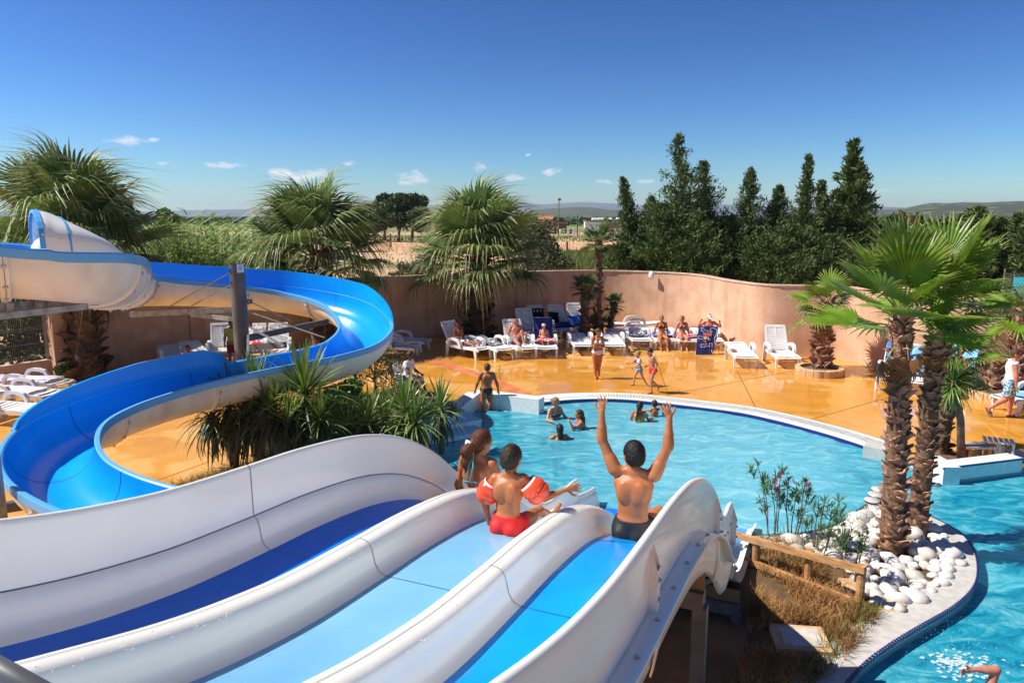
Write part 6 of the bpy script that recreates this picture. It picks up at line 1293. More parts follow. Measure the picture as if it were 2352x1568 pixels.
r_, J = person('person, small boy with red inflatable armbands sitting in the pale lane', 1.33, q, SRZ, 'c', 'tan', 'short', 'short', pel=.085, head=(-4, 6), h=.0070, shrug=(.02, -.01), curl=.15, fingers=.3, torso=(.03, .03, 1), clothes=[('trunks', 'red')],
    armR=((.66, .22, -.66), (.82, .62, .30), (.85, .5, .15)), armL=((-.46, .02, -.92), (.02, .35, -1), (.1, .3, -1)), legR=((.30, 1, .10), (.05, 1, -.55), (.1, .8, .4)), legL=((-.30, 1, .25), (-.1, 1, -.35), (-.1, .6, .8)))
armband(r_, J, 'R', M['orange'], 1.28, .105, .62, .19); armband(r_, J, 'L', M['orange'], 1.28, .098, .60, .19)
s_ = on_slide(1092, B0+.32); q = SP(s_, B0+.34, 0)
r_, J = person('person, girl with auburn ponytail and turquoise bikini in the dark blue lane', 1.74, q, SRZ, 'f', 'tan', 'auburn', 'tail', pel=.10, head=(-30, 10), h=.0075, torso=(.03, .02, 1), clothes=[('bikini', 'teal'), ('briefs', 'teal')],
    armR=((.30, .12, -1), (.10, .8, -.7), (.1, .8, -.4)), armL=((-.26, -.05, -1), (.08, .5, -1), (.1, .6, -.7)), legR=((.14, 1, .25), (.02, 1, -.45), (.1, .6, .7)), legL=((-.14, 1, .25), (-.02, 1, -.45), (-.1, .6, .7)))
hc, HF, hs = J['hc'], J['HF'], J['hs']; mb = MB(); mb.box(Vector(hc-HF[1]*.088*hs-HF[2]*.02*hs-HF[0]*.012*hs), (.085, .03, .06), Matrix(np.array([HF[0], HF[1], HF[2]]).T.tolist())); mb.build('hair_clip', M['clip'], r_)
mb = MB(); a = J['hc']-J['HF'][1]*.068*hs-J['HF'][2]*.085*hs
for dx in (.02, .05): mb.tube([a+J['HF'][0]*.03*hs, a+J['HF'][0]*dx*hs*1.5-J['HF'][1]*.02*hs-J['HF'][2]*.06*hs, a+J['HF'][0]*dx*hs*1.1-J['HF'][1]*.015*hs-J['HF'][2]*.15*hs], [.007, .007, .004], 6)
mb.build('bikini_tie', M['teal'], r_)
# --- standing and walking on the deck
q = at(1117, 895, 19.75); person('person, stocky boy in black briefs wading up the pool steps, seen from behind', 1.52, (q.x, q.y, 0), facing(-.15, 1), 'm', 'tan', 'short', 'short', pel=q.z, torso=(.06, .02, 1), head=(25, 5), fat=1.10, clothes=[('briefs', 'black')], armR=((.42, -.05, -1), (.22, .15, -1), (.1, .2, -1)), armL=((-.42, .02, -1), (-.30, .1, -1), (-.2, .2, -1)), legR=((.10, .45, -1), (.02, -.5, -1), (.1, 1, -.1)), legL=((-.03, -.05, -1), (-.02, -.05, -1), (-.1, 1, -.1)))
q = gp(1371, 869); r_, J = person('person, girl in white patterned bikini standing with folded arms', 1.62, q, facing(.12, -1), 'f', 'tan', 'brown', 'bun', head=(35, 10), clothes=[('bikini', 'pattern_white'), ('briefs', 'pattern_white')], torso=(0, -.03, 1), armR=((.20, .28, -1), (-1, .40, -.02), (-1, .1, .1)), armL=((-.20, .22, -1), (1, .42, .12), (1, .1, .15)), legR=((-.05, .02, -1), (-.07, -.03, -1), (.15, 1, -.1)), legL=((.05, .05, -1), (.04, .02, -1), (-.5, 1, -.1)))
wband(r_, J, 'R', M['wristband'], 1.62, .7, .022)
q = gp(1467, 886); r_, J = person('person, blond toddler with light blue armbands striding left', 1.10, q, facing(-1, -.18), 'c', 'fair', 'blond', 'short', head=(0, 5), clothes=[('trunks', 'stripe')], torso=(0, .10, 1), armR=((.35, .5, -.8), (.2, .9, -.2), (0, 1, 0)), armL=((-.35, .40, -.9), (.1, .8, -.5), (.2, .9, -.2)), legR=((.03, .50, -1), (.02, .10, -1), (.1, 1, .05)), legL=((-.03, -.36, -1), (-.02, -.60, -1), (-.1, .7, -.8)))
armband(r_, J, 'L', M['dragon_blue'], 1.1, .070, .45, .13); armband(r_, J, 'R', M['armband_print'], 1.1, .065, .55, .13); wband(r_, J, 'R', M['wristband'], 1.1, .95)
mb = MB(); P0, F3 = J['P0'], J['F3']; mb.lathe([(.001, 0), (.06, .005), (.075, .05), (.06, .095), (.001, .10)], 14, Vector(P0+F3[2]*.22+F3[1]*.045)-Vector((0, 0, .05))); mb.build('chest_float', M['maroon'], r_, True)
q = gp(1497, 902); r_, J = person('person, thin boy in red trunks striding left behind the toddler', 1.36, q, facing(-1, -.30), 'c', 'rosy', 'short', 'short', head=(-8, 18), clothes=[('trunks', 'red')], torso=(0, .14, 1), armL=((-.16, -.45, -.85), (-.05, .50, -.9), (0, .5, -.9)), armR=((.15, -.55, -.7), (.1, .8, -.6), (0, .8, -.3)), legL=((-.03, .22, -1), (-.02, -.05, -1), (-.1, 1, -.1)), legR=((.03, .05, -1), (.02, -1.0, -.75), (.1, .1, -1)))
mb = MB(); P0, F3 = J['P0'], J['F3']; c = P0-F3[0]*.085*1.36*1.15-F3[2]*.03; mb.box(Vector(c), (.012, .05, .05), Matrix(F3.T.tolist())); mb.build('trunks_patch', M['print_white'], r_)
q = gp(2312, 958); r_, J = person('person in white sleeveless shirt and blue floral shorts walking right with sunglasses', 1.80, q, facing(1, -.42), 'm', 'rosy', 'brown', 'short', head=(-12, 6), clothes=[('vest', 'tee'), ('shorts', 'floral')], fat=1.12, torso=(0, .03, 1), armR=((.22, .12, -1), (.05, .10, -1), (0, .2, -1)), armL=((-.22, .05, -1), (-.1, .3, -1), (0, .3, -1)), legR=((.05, -.22, -1), (.0, -1.05, -.85), (.1, .5, -.95)), legL=((-.05, .20, -1), (-.02, -.05, -1), (-.1, 1, -.1)))
sunglasses(r_, J); flipflops(r_, J, 1.8)
mb = MB(); nb_ = J['hc']-J['HF'][2]*.10*1.8; P0, F3 = J['P0'], J['F3']; mb.tube([P0+F3[2]*.53+F3[0]*.05+F3[1]*.05, P0+F3[2]*.42+F3[1]*.155+F3[0]*.04, P0+F3[2]*.2+F3[1]*.145, P0+F3[2]*.42+F3[1]*.155-F3[0]*.04, P0+F3[2]*.53-F3[0]*.05+F3[1]*.05], .005, 5); mb.build('lanyard', M['strap'], r_)
mb = MB(); mb.box(Vector(J['haR'])+Vector((.0, .03, -.03)), (.05, .03, .10)); mb.build('green_bottle', M['lime_cloth'], r_)
q = at(434, 842, 23.0); r_, J = person('person, boy with red armbands standing behind the flume at left, in shade', 1.15, (q.x, q.y, 0), facing(.2, -1), 'c', 'deep', 'black', 'short', pel=.60, clothes=[('trunks', 'navy')], armR=((.75, .05, -.7), (.25, .1, -1), (0, .2, -1)), armL=((-.75, .05, -.7), (-.25, .1, -1), (0, .2, -1)))
armband(r_, J, 'R', M['red'], 1.15, .075, .5, .14); armband(r_, J, 'L', M['red'], 1.15, .075, .5, .14)
q = at(537, 840, 25.3); r_, J = person('person half hidden behind the grey pole with a yellow green towel on the shoulder', 1.62, (q.x, q.y, 0), facing(.5, -1), 'm', 'deep', 'black', 'short', pel=.86, clothes=[('tee', 'olive_cloth'), ('shorts', 'maroon')])
# --- seated and reclining
q = gp(936, 905); r_, J = person('person in white T-shirt and sunglasses seated on a plastic chair by the pool', 1.68, (q.x, q.y, 0), facing(1, -.38), 'f', 'deep', 'black', 'long', pel=.50, head=(-8, 6), clothes=[('tee', 'tee'), ('trunks', 'navy')], torso=(0, .14, 1), armR=((.18, .35, -.9), (-.25, .95, -.45), (-.3, .8, -.3)), armL=((-.18, .30, -.95), (.20, 1, -.40), (.3, .8, -.3)), legR=((.10, 1, -.08), (.0, .14, -1), (.1, 1, -.15)), legL=((-.10, 1, -.02), (-.02, .38, -1), (-.1, 1, -.15)))
sunglasses(r_, J); flipflops(r_, J, 1.68)
def sitter(label, u, v, Yb, H, rz, kind, sk, hair, hst, clothes, seat=.36, **k):
    q = at(u, v, Yb); return person(label, H, (q.x, q.y, 0), rz, kind, sk, hair, hst, pel=seat+.055*H, clothes=clothes, **k)
SITL = dict(legR=((.10, 1, -.05), (-.02, .30, -1), (.1, 1, -.3)), legL=((-.10, 1, -.05), (.06, .38, -1), (-.1, 1, -.3)))
q = gp(1519, 800); W1, _ = person('person, woman in black bikini sitting on a lounger edge, smiling, left of the pair', 1.70, (q.x, q.y, 0), facing(0.02, -1), 'f', 'tan', 'light', 'bun', pel=.51, head=(-10, 4), clothes=[('bikini', 'black'), ('briefs', 'black')], torso=(0, -.20, 1), armR=((.34, -.10, -1), (.12, -.12, -1), (.2, .3, -.5)), armL=((-.34, -.10, -1), (-.12, -.12, -1), (-.2, .3, -.5)), **SITL)
q = gp(1566, 800); W2, J = person('person, fair haired woman in patterned black bikini sitting on a pink towel', 1.66, (q.x, q.y, 0), facing(0.0, -1), 'f', 'rosy', 'light', 'bun', pel=.51, head=(-42, 8), clothes=[('bikini', 'pattern_black'), ('briefs', 'pattern_black')], torso=(0, -.14, 1), armR=((.36, .0, -1), (.18, -.12, -1), (.2, .3, -.5)), armL=((-.36, -.04, -1), (-.22, -.12, -1), (-.2, .3, -.5)), legR=((.08, 1, -.05), (.02, .30, -1), (.2, 1, -.3)), legL=((-.08, 1, -.05), (.16, .34, -1), (-.1, 1, -.3)))
q = gp(1626, 798); r_, J = person('person in white cap sitting behind the navy towel they hold up', 1.72, (q.x, q.y, 0), facing(-.05, -1), 'm', 'rosy', 'brown', 'short', pel=.52, head=(10, 15), clothes=[('shorts', 'grey_cloth')], armR=((.85, .30, -.50), (-.28, .55, .95), (-.2, .4, .5)), armL=((-.85, .30, -.50), (.28, .55, .95), (.2, .4, .5)), curl=.9, **SITL)
cap_hat(r_, J, M['print_white']); TOWEL_MAN = (q, J)
def recliner(label, c, ang, H, kind, sk, hair, hst, clothes, seat=.36, back=38, **k):       # lies back on a lounger whose feet point along ang (world heading)
    b = R(back); return person(label, H, c, ang, kind, sk, hair, hst, pel=seat+.058*H, clothes=clothes, torso=(0, -math.cos(b)*.9, math.sin(b)+.35), **k)
# ------------------------------------------------------------------ loungers, towels, chairs
_lm = {}
def lmesh(key, fn):
    if key not in _lm: _lm[key] = fn()
    return _lm[key]
SEAT_Z = .34; LS = 1.18
def slat_mesh(w, d, t=.022):
    mb = MB(); rows = []
    for k in range(5):
        x = -w/2+w*k/4; z = .014*(2*abs(k/4-.5))**2-.012
        rows.append([(x, -d/2, z), (x, -d/2+.01, z+t*.5), (x, d/2-.01, z+t*.5), (x, d/2, z), (x, 0, z-t*.5)])
    mb.grid(rows, close=True); mb.f += [(0, 1, 2, 3, 4), (24, 23, 22, 21, 20)]; mb.m += [0, 0]; return mb.mesh('slat', M['plastic'])
SEAT_SLAT = slat_mesh(.60, .118); BACK_SLAT = slat_mesh(.56, .058)
def arch_mesh():
    prof = [(-.36, .30), (-.33, .44), (-.26, .53), (-.12, .57), (.06, .575), (.18, .55), (.25, .47), (.28, .30), (.30, .0)]; mb = MB(); rows = []
    for i, (y, z) in enumerate(prof):
        a = prof[max(i-1, 0)]; b = prof[min(i+1, len(prof)-1)]; ty, tz = b[0]-a[0], b[1]-a[1]; l = math.hypot(ty, tz); ny, nz_ = -tz/l, ty/l; w = .045 if i < 7 else .036; t = .050 if i < 7 else .034
        rows.append([(-w, y+ny*t*.6, z+nz_*t*.6), (w, y+ny*t*.6, z+nz_*t*.6), (w, y-ny*t, z-nz_*t), (-w, y-ny*t, z-nz_*t)])
    mb.grid(rows, close=True); mb.f += [(3, 2, 1, 0), (32, 33, 34, 35)]; mb.m += [0, 0]; return mb.mesh('armrest', M['plastic'])
ARM = arch_mesh()
def leg_mesh():
    mb = MB(); mb.grid([[(-.03, -.05, .31), (.03, -.05, .31), (.03, .05, .31), (-.03, .05, .31)], [(-.024, -.075, 0), (.024, -.075, 0), (.024, -.015, 0), (-.024, -.015, 0)]], close=True); mb.f.append((4, 5, 6, 7)); mb.m.append(0); return mb.mesh('leg', M['plastic'])
LEG = leg_mesh()
def rail_mesh():
    mb = MB(); rows = []
    for y, z, hh in [(-.98, .285, .05), (-.93, .315, .075), (-.6, .325, .08), (-.2, .315, .085), (.1, .32, .085), (.34, .33, .075)]: rows.append([(-.022, y, z-hh/2), (.022, y, z-hh/2), (.022, y, z+hh/2), (-.022, y, z+hh/2)])
    mb.grid(rows, close=True); mb.f += [(3, 2, 1, 0), (20, 21, 22, 23)]; mb.m += [0, 0]; return mb.mesh('side_rail', M['plastic'])
RAIL = rail_mesh()
def back_frame(ang):
    mb = MB(); c, s = math.cos(ang), math.sin(ang)
    for sg in (-1, 1): mb.beam((sg*.305, .32, SEAT_Z-.01), (sg*.285, .32+.76*c, SEAT_Z+.76*s), .055, .04, up=(0, -s, c))
    mb.beam((-.30, .32+.79*c, SEAT_Z+.79*s), (.30, .32+.79*c, SEAT_Z+.79*s), .085, .035, up=(0, -s, c)); mb.beam((0, .34, SEAT_Z-.01), (0, .32+.76*c, SEAT_Z+.76*s), .05, .024, up=(0, -s, c)); return mb.mesh('back_frame', M['plastic'])
def lounger(label, c, dx, dy, back=0, arms=True):
    t = tag(empty('sun_lounger', (c[0], c[1], 0), math.atan2(dx, -dy)), label, 'sun lounger', 'white plastic sun loungers'); a = R(back); t.scale = (LS, LS, LS)
    for sg in (-1, 1):
        mesh_obj('side_rail', RAIL, t, (sg*.32, 0, 0))
        mesh_obj('leg', LEG, t, (sg*.32, -.82, 0)); mesh_obj('leg', LEG, t, (sg*.32, .42, 0), (0, 0, math.pi))
        if arms: mesh_obj('armrest', ARM, t, (sg*.365, .12, 0))
    for k in range(9): mesh_obj('seat_slat', SEAT_SLAT, t, (0, -.92+k*.137, SEAT_Z+.012*math.sin(k*.9)-(.022 if k == 0 else 0)))
    mesh_obj('back_frame', lmesh(('bf', back), lambda: back_frame(a)), t)
    for k in range(11): y = .045+k*.065; mesh_obj('back_slat', BACK_SLAT, t, (0, .32+y*math.cos(a), SEAT_Z+.004+y*math.sin(a)), (a, 0, 0))
    t['back'] = back; del t['back']; t_back[t.name] = a; return t
t_back = {}
def on_lounger(t, s, x, up=.03):            # a point on the lounger: s along it (0 at the hinge, + up the back)
    a = t_back[t.name]; p = Vector((x, .32+s*math.cos(a)-math.sin(a)*up, SEAT_Z+s*math.sin(a)+math.cos(a)*up)) if s > 0 else Vector((x, .32+s, SEAT_Z+up))
    return Matrix.Translation(t.location) @ Matrix.Rotation(t.rotation_euler.z, 4, 'Z') @ (p*LS)
def towel(name, label, cat, t, s0, s1, w, m, seed, amp=.02, droop=0, x0=0, group=None):
    n = 16; k = 12; mb = MB(); rows = []
    for i in range(n+1):
        s = s0+(s1-s0)*i/n; row = []
        for j in range(k+1):
            x = (j/k-.5)*w; ex = max(0, abs(x)-.31); up = .03+amp*(1+NZ.noise((s*4+seed, x*6, seed)))+.6*amp*(1+NZ.noise((s*11+seed, x*13, seed)))
            p = on_lounger(t, s+.05*NZ.noise((x*5, seed, s)), (x if ex == 0 else math.copysign(.31+ex*.3, x))+x0+.03*NZ.noise((s*4, seed, 0)), up); p.z -= ex*droop; row.append(p)
        rows.append(row)
    mb.grid(rows); o = mb.build(name, M[m], None, True); return tag(o, label, cat, group)
def heap(name, label, cat, t, s, x, r, m, seed, hgt=.12):
    mb = MB(); rows = []
    for i in range(13):
        row = []
        for j in range(13):
            a, b = (i/6-1), (j/6-1); d = max(abs(a), abs(b)); z = hgt*max(0, 1-d**2)*(.55+.7*(NZ.noise((a*2.3+seed, b*2.3, seed))+.4)); p = on_lounger(t, s+a*r, x+b*r*.9+.05*NZ.noise((a*3, seed, b)), .022+max(0, z)); row.append(p)
        rows.append(row)
    mb.grid(rows); return tag(mb.build(name, M[m], None, True), label, cat)
LG = {}
def lg(key, u, v, dx, dy, back, label, z=0, **k): LG[key] = lounger(label, gp(u, v, z), dx, dy, back, **k); return LG[key]
lg(1, 922, 802, 1, -.30, 52, 'white lounger with raised back beside the flume bend')
lg(2, 893, 818, 1, -.22, 0, 'flat white lounger with a pink towel half hidden by the open shrub')
lg(3, 1066, 816, .72, -.66, 58, 'white lounger under the boy in white, navy and red shorts')
lg(4, 1128, 815, .5, -.85, 8, 'flat white lounger with grey clothes between two occupied loungers')
lg(5, 1190, 812, .28, -.95, 56, 'white lounger under the bald man')
lg(6, 1250, 811, .04, -1, 62, 'white lounger under the child in a pale cap')
lg(7, 1214, 781, .28, -1, 62, 'empty upright white lounger in the back row behind the bald man')
lg(8, 1240, 771, .28, -1, 60, 'upright white lounger in the back row with a black towel over its back')
lg(9, 1288, 769, .30, -1, 62, 'upright white lounger in the back row with dark clothes on the seat')
lg(10, 1322, 765, .0, -1, 64, 'upright white lounger beside the palms with a royal blue towel')
lg(11, 1332, 805, .06, -1, 4, 'flat white lounger left of the girl with folded arms')
lg(12, 1404, 805, -.02, -1, 4, 'flat white lounger right of the girl with folded arms')
lg(13, 1463, 793, .0, -1, 6, 'white lounger with a navy and white towel left of the seated women')
lg(14, 1516, 793, .0, -1, 4, 'white lounger under the seated woman on the left of the pair')
lg(15, 1567, 794, .0, -1, 4, 'white lounger under the woman on the pink towel')
lg(16, 1622, 794, -.04, -1, 4, 'white lounger behind the held up navy towel')
lg(17, 1700, 832, -.12, -1, 6, 'flat empty white lounger left of the reclining empty one')
lg(18, 1790, 833, -.08, -1, 60, 'empty white lounger with raised back near the stone ring')
lg(19, 1452, 763, -1, -.10, 2, 'flat white lounger set sideways against the wall, farther of two')
lg(20, 1455, 778, -1, -.14, 2, 'flat white lounger set sideways, nearer of two by the wall')
lg(21, 512, 826, .35, -.9, 60, 'white lounger with raised back left of the grey pole')
lg(22, 640, 820, .25, -.95, 50, 'white lounger with raised back right of the grey pole')
lg(23, 456, 836, .6, -.8, 14, 'flat white lounger behind the shaded boy with armbands')
lg(24, 402, 842, .55, -.85, 10, 'flat white lounger showing above the blue flume at left')
lg(25, 72, 906, 1, -.12, 0, 'flat white lounger nearest the low fence wall at far left')
lg(26, 38, 932, 1, -.16, 0, 'flat white lounger in the middle of the three at far left')
lg(27, 16, 968, 1, -.22, 6, 'bare slatted white lounger nearest the camera at far left')
lg(28, 2052, 884, -.55, -.84, 56, 'white lounger with a red cloth hanging from it behind the palm trunks')
lg(29, 2108, 890, -.5, -.86, 54, 'white lounger with a blue towel seen between the twin trunks')
lg(30, 2188, 898, -.75, -.65, 62, 'white lounger with a light blue towel behind the yucca')
lg(31, 2378, 942, -1, -.25, 2, 'white lounger with a blue cushion at the right edge')
lg(32, 585, 822, .2, -.95, 50, 'white lounger with a red and grey print towel behind the grey pole')
towel('towel', 'crumpled pink towel on the flat lounger by the open shrub', 'towel', LG[2], -.5, .3, .6, 'lilac_cloth', 2, .04)
heap('clothes_pile', 'pile of grey and dark clothes on the flat lounger beside the bald man', 'clothes', LG[4], -.25, .02, .34, 'grey_cloth', 4, .16)
towel('towel', 'black towel with pale squares over the back of a back row lounger', 'towel', LG[8], .0, .66, .66, 'black_cloth', 8, .02, .4)
for k in range(4):
    p = [on_lounger(LG[8], .56+dy, -.2+k*.13+dx, .085) for dx, dy in ((-.02, -.04), (.02, -.04), (.02, .04), (-.02, .04))]; mb = MB(); mb.add(p, [(0, 1, 2, 3)]); mb.build('pale_square', M['print_white'], [o for o in bpy.data.objects if o.get('label', '').startswith('black towel with')][0])
towel('jacket', 'dark grey jacket over the back of the third back row lounger', 'jacket', LG[9], .05, .5, .4, 'black_cloth', 9, .04, .2, -.15)
heap('clothes_pile', 'dark navy clothes heaped on the seat of the third back row lounger', 'clothes', LG[9], -.5, 0, .42, 'navy', 10, .15)
towel('towel', 'bright royal blue towel spread on the lounger beside the palms', 'towel', LG[10], -.75, .28, .66, 'blue_cloth', 11, .03, .3)
towel('towel', 'navy towel covering the raised lounger back behind the child in a cap', 'towel', LG[6], -.1, .80, .62, 'navy', 12, .012, .5)
towel('towel', 'navy and white printed towel on the lounger left of the seated women', 'towel', LG[13], -.7, -.05, .62, 'navy_white', 13, .03, .3)
towel('towel', 'blue and white towel under the seated woman on the left', 'towel', LG[14], -.75, .1, .74, 'blue_white', 14, .035, .9)
towel('towel', 'pink towel hanging over the lounger under the fair haired woman', 'towel', LG[15], -1.0, .1, .95, 'pink_cloth', 15, .035, 1.2)
towel('towel', 'grey and white print towel over the lounger behind the grey pole', 'towel', LG[32], -.1, .78, .62, 'mixed_cloth', 16, .02, .4)
heap('clothes_pile', 'red cloth on the lounger behind the grey pole', 'clothes', LG[32], -.35, .05, .32, 'red', 17, .16)
towel('towel', 'white towel on the lounger nearest the low fence wall', 'towel', LG[25], -1.0, .8, .74, 'white_cloth', 18, .035, .9)
towel('towel', 'white towel on the middle lounger of the three at far left', 'towel', LG[26], -.95, .8, .74, 'white_cloth', 19, .03, .9)
heap('bag', 'dark bag with a pale green strap on the bare slatted lounger at far left', 'bag', LG[27], .35, -.1, .2, 'black_cloth', 20, .25)
towel('towel', 'purple and blue towel over the raised back left of the twin trunks', 'towel', LG[28], .2, .8, .6, 'blue_cloth', 21, .02, .4)
heap('clothes_pile', 'red cloth hanging off the lounger left of the twin trunks', 'clothes', LG[28], -.95, .1, .28, 'red_cloth', 22, .08)
towel('towel', 'blue towel on the lounger between the twin trunks', 'towel', LG[29], -.6, .7, .62, 'sky_cloth', 23, .02, .4)
towel('towel', 'light blue towel over the lounger back behind the yucca', 'towel', LG[30], -.3, .82, .64, 'sky_cloth', 24, .012, .4)
towel('cushion', 'light blue cushion on the lounger at the right edge', 'cushion', LG[31], -.95, .6, .62, 'sky_cloth', 25, .02, .2)
def recl(key, label, H, kind, sk, hair, hst, clothes, y=.10, back=None, **k):
    t = LG[key]; a = t_back[t.name]; d = Vector((math.sin(t.rotation_euler.z), -math.cos(t.rotation_euler.z))); y = y*LS; c = (t.location.x-d.x*y, t.location.y-d.y*y, 0)
    b = a+R(6); return person(label, H, c, facing(d.x, d.y), kind, sk, hair, hst, pel=SEAT_Z*LS+.03+.062*H, torso=(0, -math.cos(b), math.sin(b)), clothes=clothes, **k)
recl(3, 'person, dark haired boy in white, navy and red shorts reclining on a lounger', 1.62, 'm', 'deep', 'black', 'short', [('shorts', 'shorts_nwr')], head=(-25, 22), armR=((.18, .15, -.9), (-.4, .9, .1), (-.6, .7, 0)), armL=((-.18, .15, -.9), (.4, .9, .1), (.6, .7, 0)), legR=((.12, 1, .02), (.0, 1, -.08), (.2, .5, .9)), legL=((-.10, 1, .05), (-.05, 1, -.12), (-.2, .5, .9)))
recl(5, 'person, bald man in grey trunks reclining with one knee drawn up', 1.74, 'm', 'rosy', None, 'short', [('trunks', 'trunk_grey')], head=(-5, 20), fat=1.08, armR=((.42, .10, -.9), (-.1, .5, -.8), (-.1, .7, -.4)), armL=((-.30, .35, -.8), (-.1, .9, .25), (0, .9, .1)), legR=((.14, 1, -.02), (.06, 1, -.15), (.2, .6, .7)), legL=((-.06, .62, .85), (-.03, .42, -1), (-.1, 1, -.25)))
r_, J = recl(6, 'person, child in a pale cap and sunglasses sitting against the navy towel', 1.30, 'c', 'fair', 'brown', 'short', [('trunks', 'trunk_lime')], head=(-8, 14), armR=((.22, .18, -.9), (-.7, .7, -.2), (-.6, .6, 0)), armL=((-.22, .18, -.9), (.7, .7, -.2), (.6, .6, 0)), legR=((.12, 1, .05), (.0, 1, -.1), (.2, .5, .9)), legL=((-.12, 1, .05), (.0, 1, -.1), (-.2, .5, .9)))
cap_hat(r_, J, M['tee']); sunglasses(r_, J)
towel('towel', 'red and white towel over the legs of the child in the pale cap', 'towel', LG[6], -.75, -.22, .66, 'red_cloth', 31, .07, .4)
r_, J = recl(28, 'person in dark clothes sitting with drawn up knees behind the left palm trunk', 1.5, 'm', 'deep', 'black', 'short', [('tee', 'navy'), ('shorts', 'black')], armR=((.2, .6, -.7), (-.2, .9, -.2), (0, 1, 0)), armL=((-.2, .6, -.7), (.2, .9, -.2), (0, 1, 0)), legR=((.12, .8, .6), (0, .5, -1), (.1, 1, -.2)), legL=((-.12, .8, .6), (0, .5, -1), (-.1, 1, -.2)))
r_, J = recl(30, 'person with pale hair resting on the light blue towel behind the yucca', 1.62, 'f', 'tan', 'light', 'short', [('bikini', 'navy'), ('briefs', 'navy')], head=(10, 12), armR=((.25, .2, -.9), (0, .9, -.3), (0, 1, 0)), armL=((-.25, .2, -.9), (0, .9, -.3), (0, 1, 0)), legR=((.10, 1, .0), (0, 1, -.1), (.2, .5, .9)), legL=((-.10, 1, .0), (0, 1, -.1), (-.2, .5, .9)))

# lifeguard's chair
q = gp(936, 905); t = empty('plastic_chair', (q.x, q.y, 0), facing(1, -.38), 'white plastic garden chair under the person in the T-shirt', 'chair')
mb = MB(); mb.box((0, .02, .415), (.46, .46, .03)); mb.build('seat', M['plastic'], t)
for k in range(5): mb = MB(); mb.beam((-.16+k*.08, -.21, .44), (-.17+k*.085, -.33, .86), .05, .018, up=(0, 1, .3)); mb.build('back_slat', M['plastic'], t)
mb = MB(); mb.tube([(-.24, -.19, .42), (-.24, -.31, .78), (-.17, -.35, .88), (0, -.36, .90), (.17, -.35, .88), (.24, -.31, .78), (.24, -.19, .42)], .022, 8); mb.build('back_frame', M['plastic'], t, True)
for sx_ in (-1, 1):
    for sy in (-1, 1): mb = MB(); mb.beam((sx_*.20, .02+sy*.19, .41), (sx_*.25, .02+sy*.24, 0), .05, .04); mb.build('leg', M['plastic'], t)
    mb = MB(); mb.tube([(sx_*.26, -.27, .64), (sx_*.27, 0, .65), (sx_*.26, .20, .63), (sx_*.24, .24, .42)], .024, 8); mb.build('armrest', M['plastic'], t, True)

# the navy towel with the white lion drawing and the crest
TQ = gp(1626, 815); TY0 = TQ.y
def cpx(cx, cy, dy=0):                      # towel print coordinates -> a point on the hanging cloth
    b = (cy-430)/1030; a = (cx-680)/700; u = (2700+cx/8.255)/1.7415; v = (1250+cy/8.255)/1.7415
    Yb = TY0+.32*(1-min(1, max(0, b)))+.018*math.sin(a*9+b*2)+.03*b*math.sin(a*5)
    return at(u, v, Yb-dy)
mb = MB(); rows = []
for i in range(25):
    b = i/24; l = (790-110*b**1.3-25*math.sin(b*3.1), 430+1010*b); r = (1425-245*b**1.6, 455+1020*b)
    rows.append([cpx(l[0]+(r[0]-l[0])*j/20, l[1]+(r[1]-l[1])*j/20+10*math.sin(math.pi*j/20)*(1-b)) for j in range(21)])
mb.grid(rows); tw = mb.build('printed_towel', M['navy'], None, True); tag(tw, 'navy towel with a white lion outline and a red crest, held up to the camera', 'towel')
mod = tw.modifiers.new('thickness', 'SOLIDIFY'); mod.thickness = .008
def dline(pts, w=.016, m='print_white', name='lion_line'):
    P = [cpx(x, y, .014) for x, y in pts]; mb = MB(); mb.tube(P, w/2, 5); return mb.build(name, M[m], tw)
dline([(940, 665), (925, 605), (850, 603), (885, 572), (890, 545), (835, 512), (880, 508), (870, 487), (925, 512), (940, 482), (958, 540), (1000, 590), (1100, 650), (1180, 680), (1215, 670), (1210, 640), (1165, 640), (1160, 602), (1100, 602), (1060, 580)])
dline([(1160, 600), (1190, 575), (1150, 540), (1190, 517), (1280, 517), (1370, 550), (1392, 610), (1383, 700), (1340, 770), (1305, 840), (1322, 940), (1325, 1040)]); dline([(1190, 602), (1230, 610), (1225, 635), (1195, 630)])
dline([(925, 792), (870, 792), (810, 767), (768, 790), (790, 820), (765, 850), (787, 860), (782, 890), (820, 852), (870, 885), (920, 862)])
dline([(1040, 932), (930, 946), (1020, 985), (1045, 1050), (960, 1052), (870, 1047), (835, 1090), (870, 1110), (855, 1155), (900, 1120), (960, 1155), (1000, 1115), (1090, 1110), (1150, 1140), (1130, 1080), (1140, 1012), (1220, 1012), (1235, 1070), (1205, 1082), (1250, 1120)]); dline([(1225, 1240), (1200, 1245), (1222, 1270), (1200, 1298), (1225, 1290)])
def patch(name, pts, m, dy=.016):
    mb = MB(); P = [cpx(x, y, dy) for x, y in pts]; mb.add(P, [tuple(range(len(P)))]); return mb.build(name, M[m], tw)
patch('crest_edge', [(935, 648), (1222, 684), (1197, 938), (1060, 940), (918, 895)], 'crest_gold', .022); cr = patch('crest_field', [(943, 760), (1207, 788), (1190, 928), (1060, 930), (927, 888)], 'black', .026); patch('crest_top', [(945, 656), (1214, 692), (1207, 786), (942, 758)], 'crest_red', .026)
patch('crest_ball', [(1005+60*math.cos(a), 828+60*math.sin(a)) for a in np.linspace(0, 6.2, 18)], 'ball', .029); dline([(965, 795), (1045, 862)], .006, 'crest_red', 'ball_stripe'); dline([(1045, 795), (968, 862)], .006, 'crest_red', 'ball_stripe')
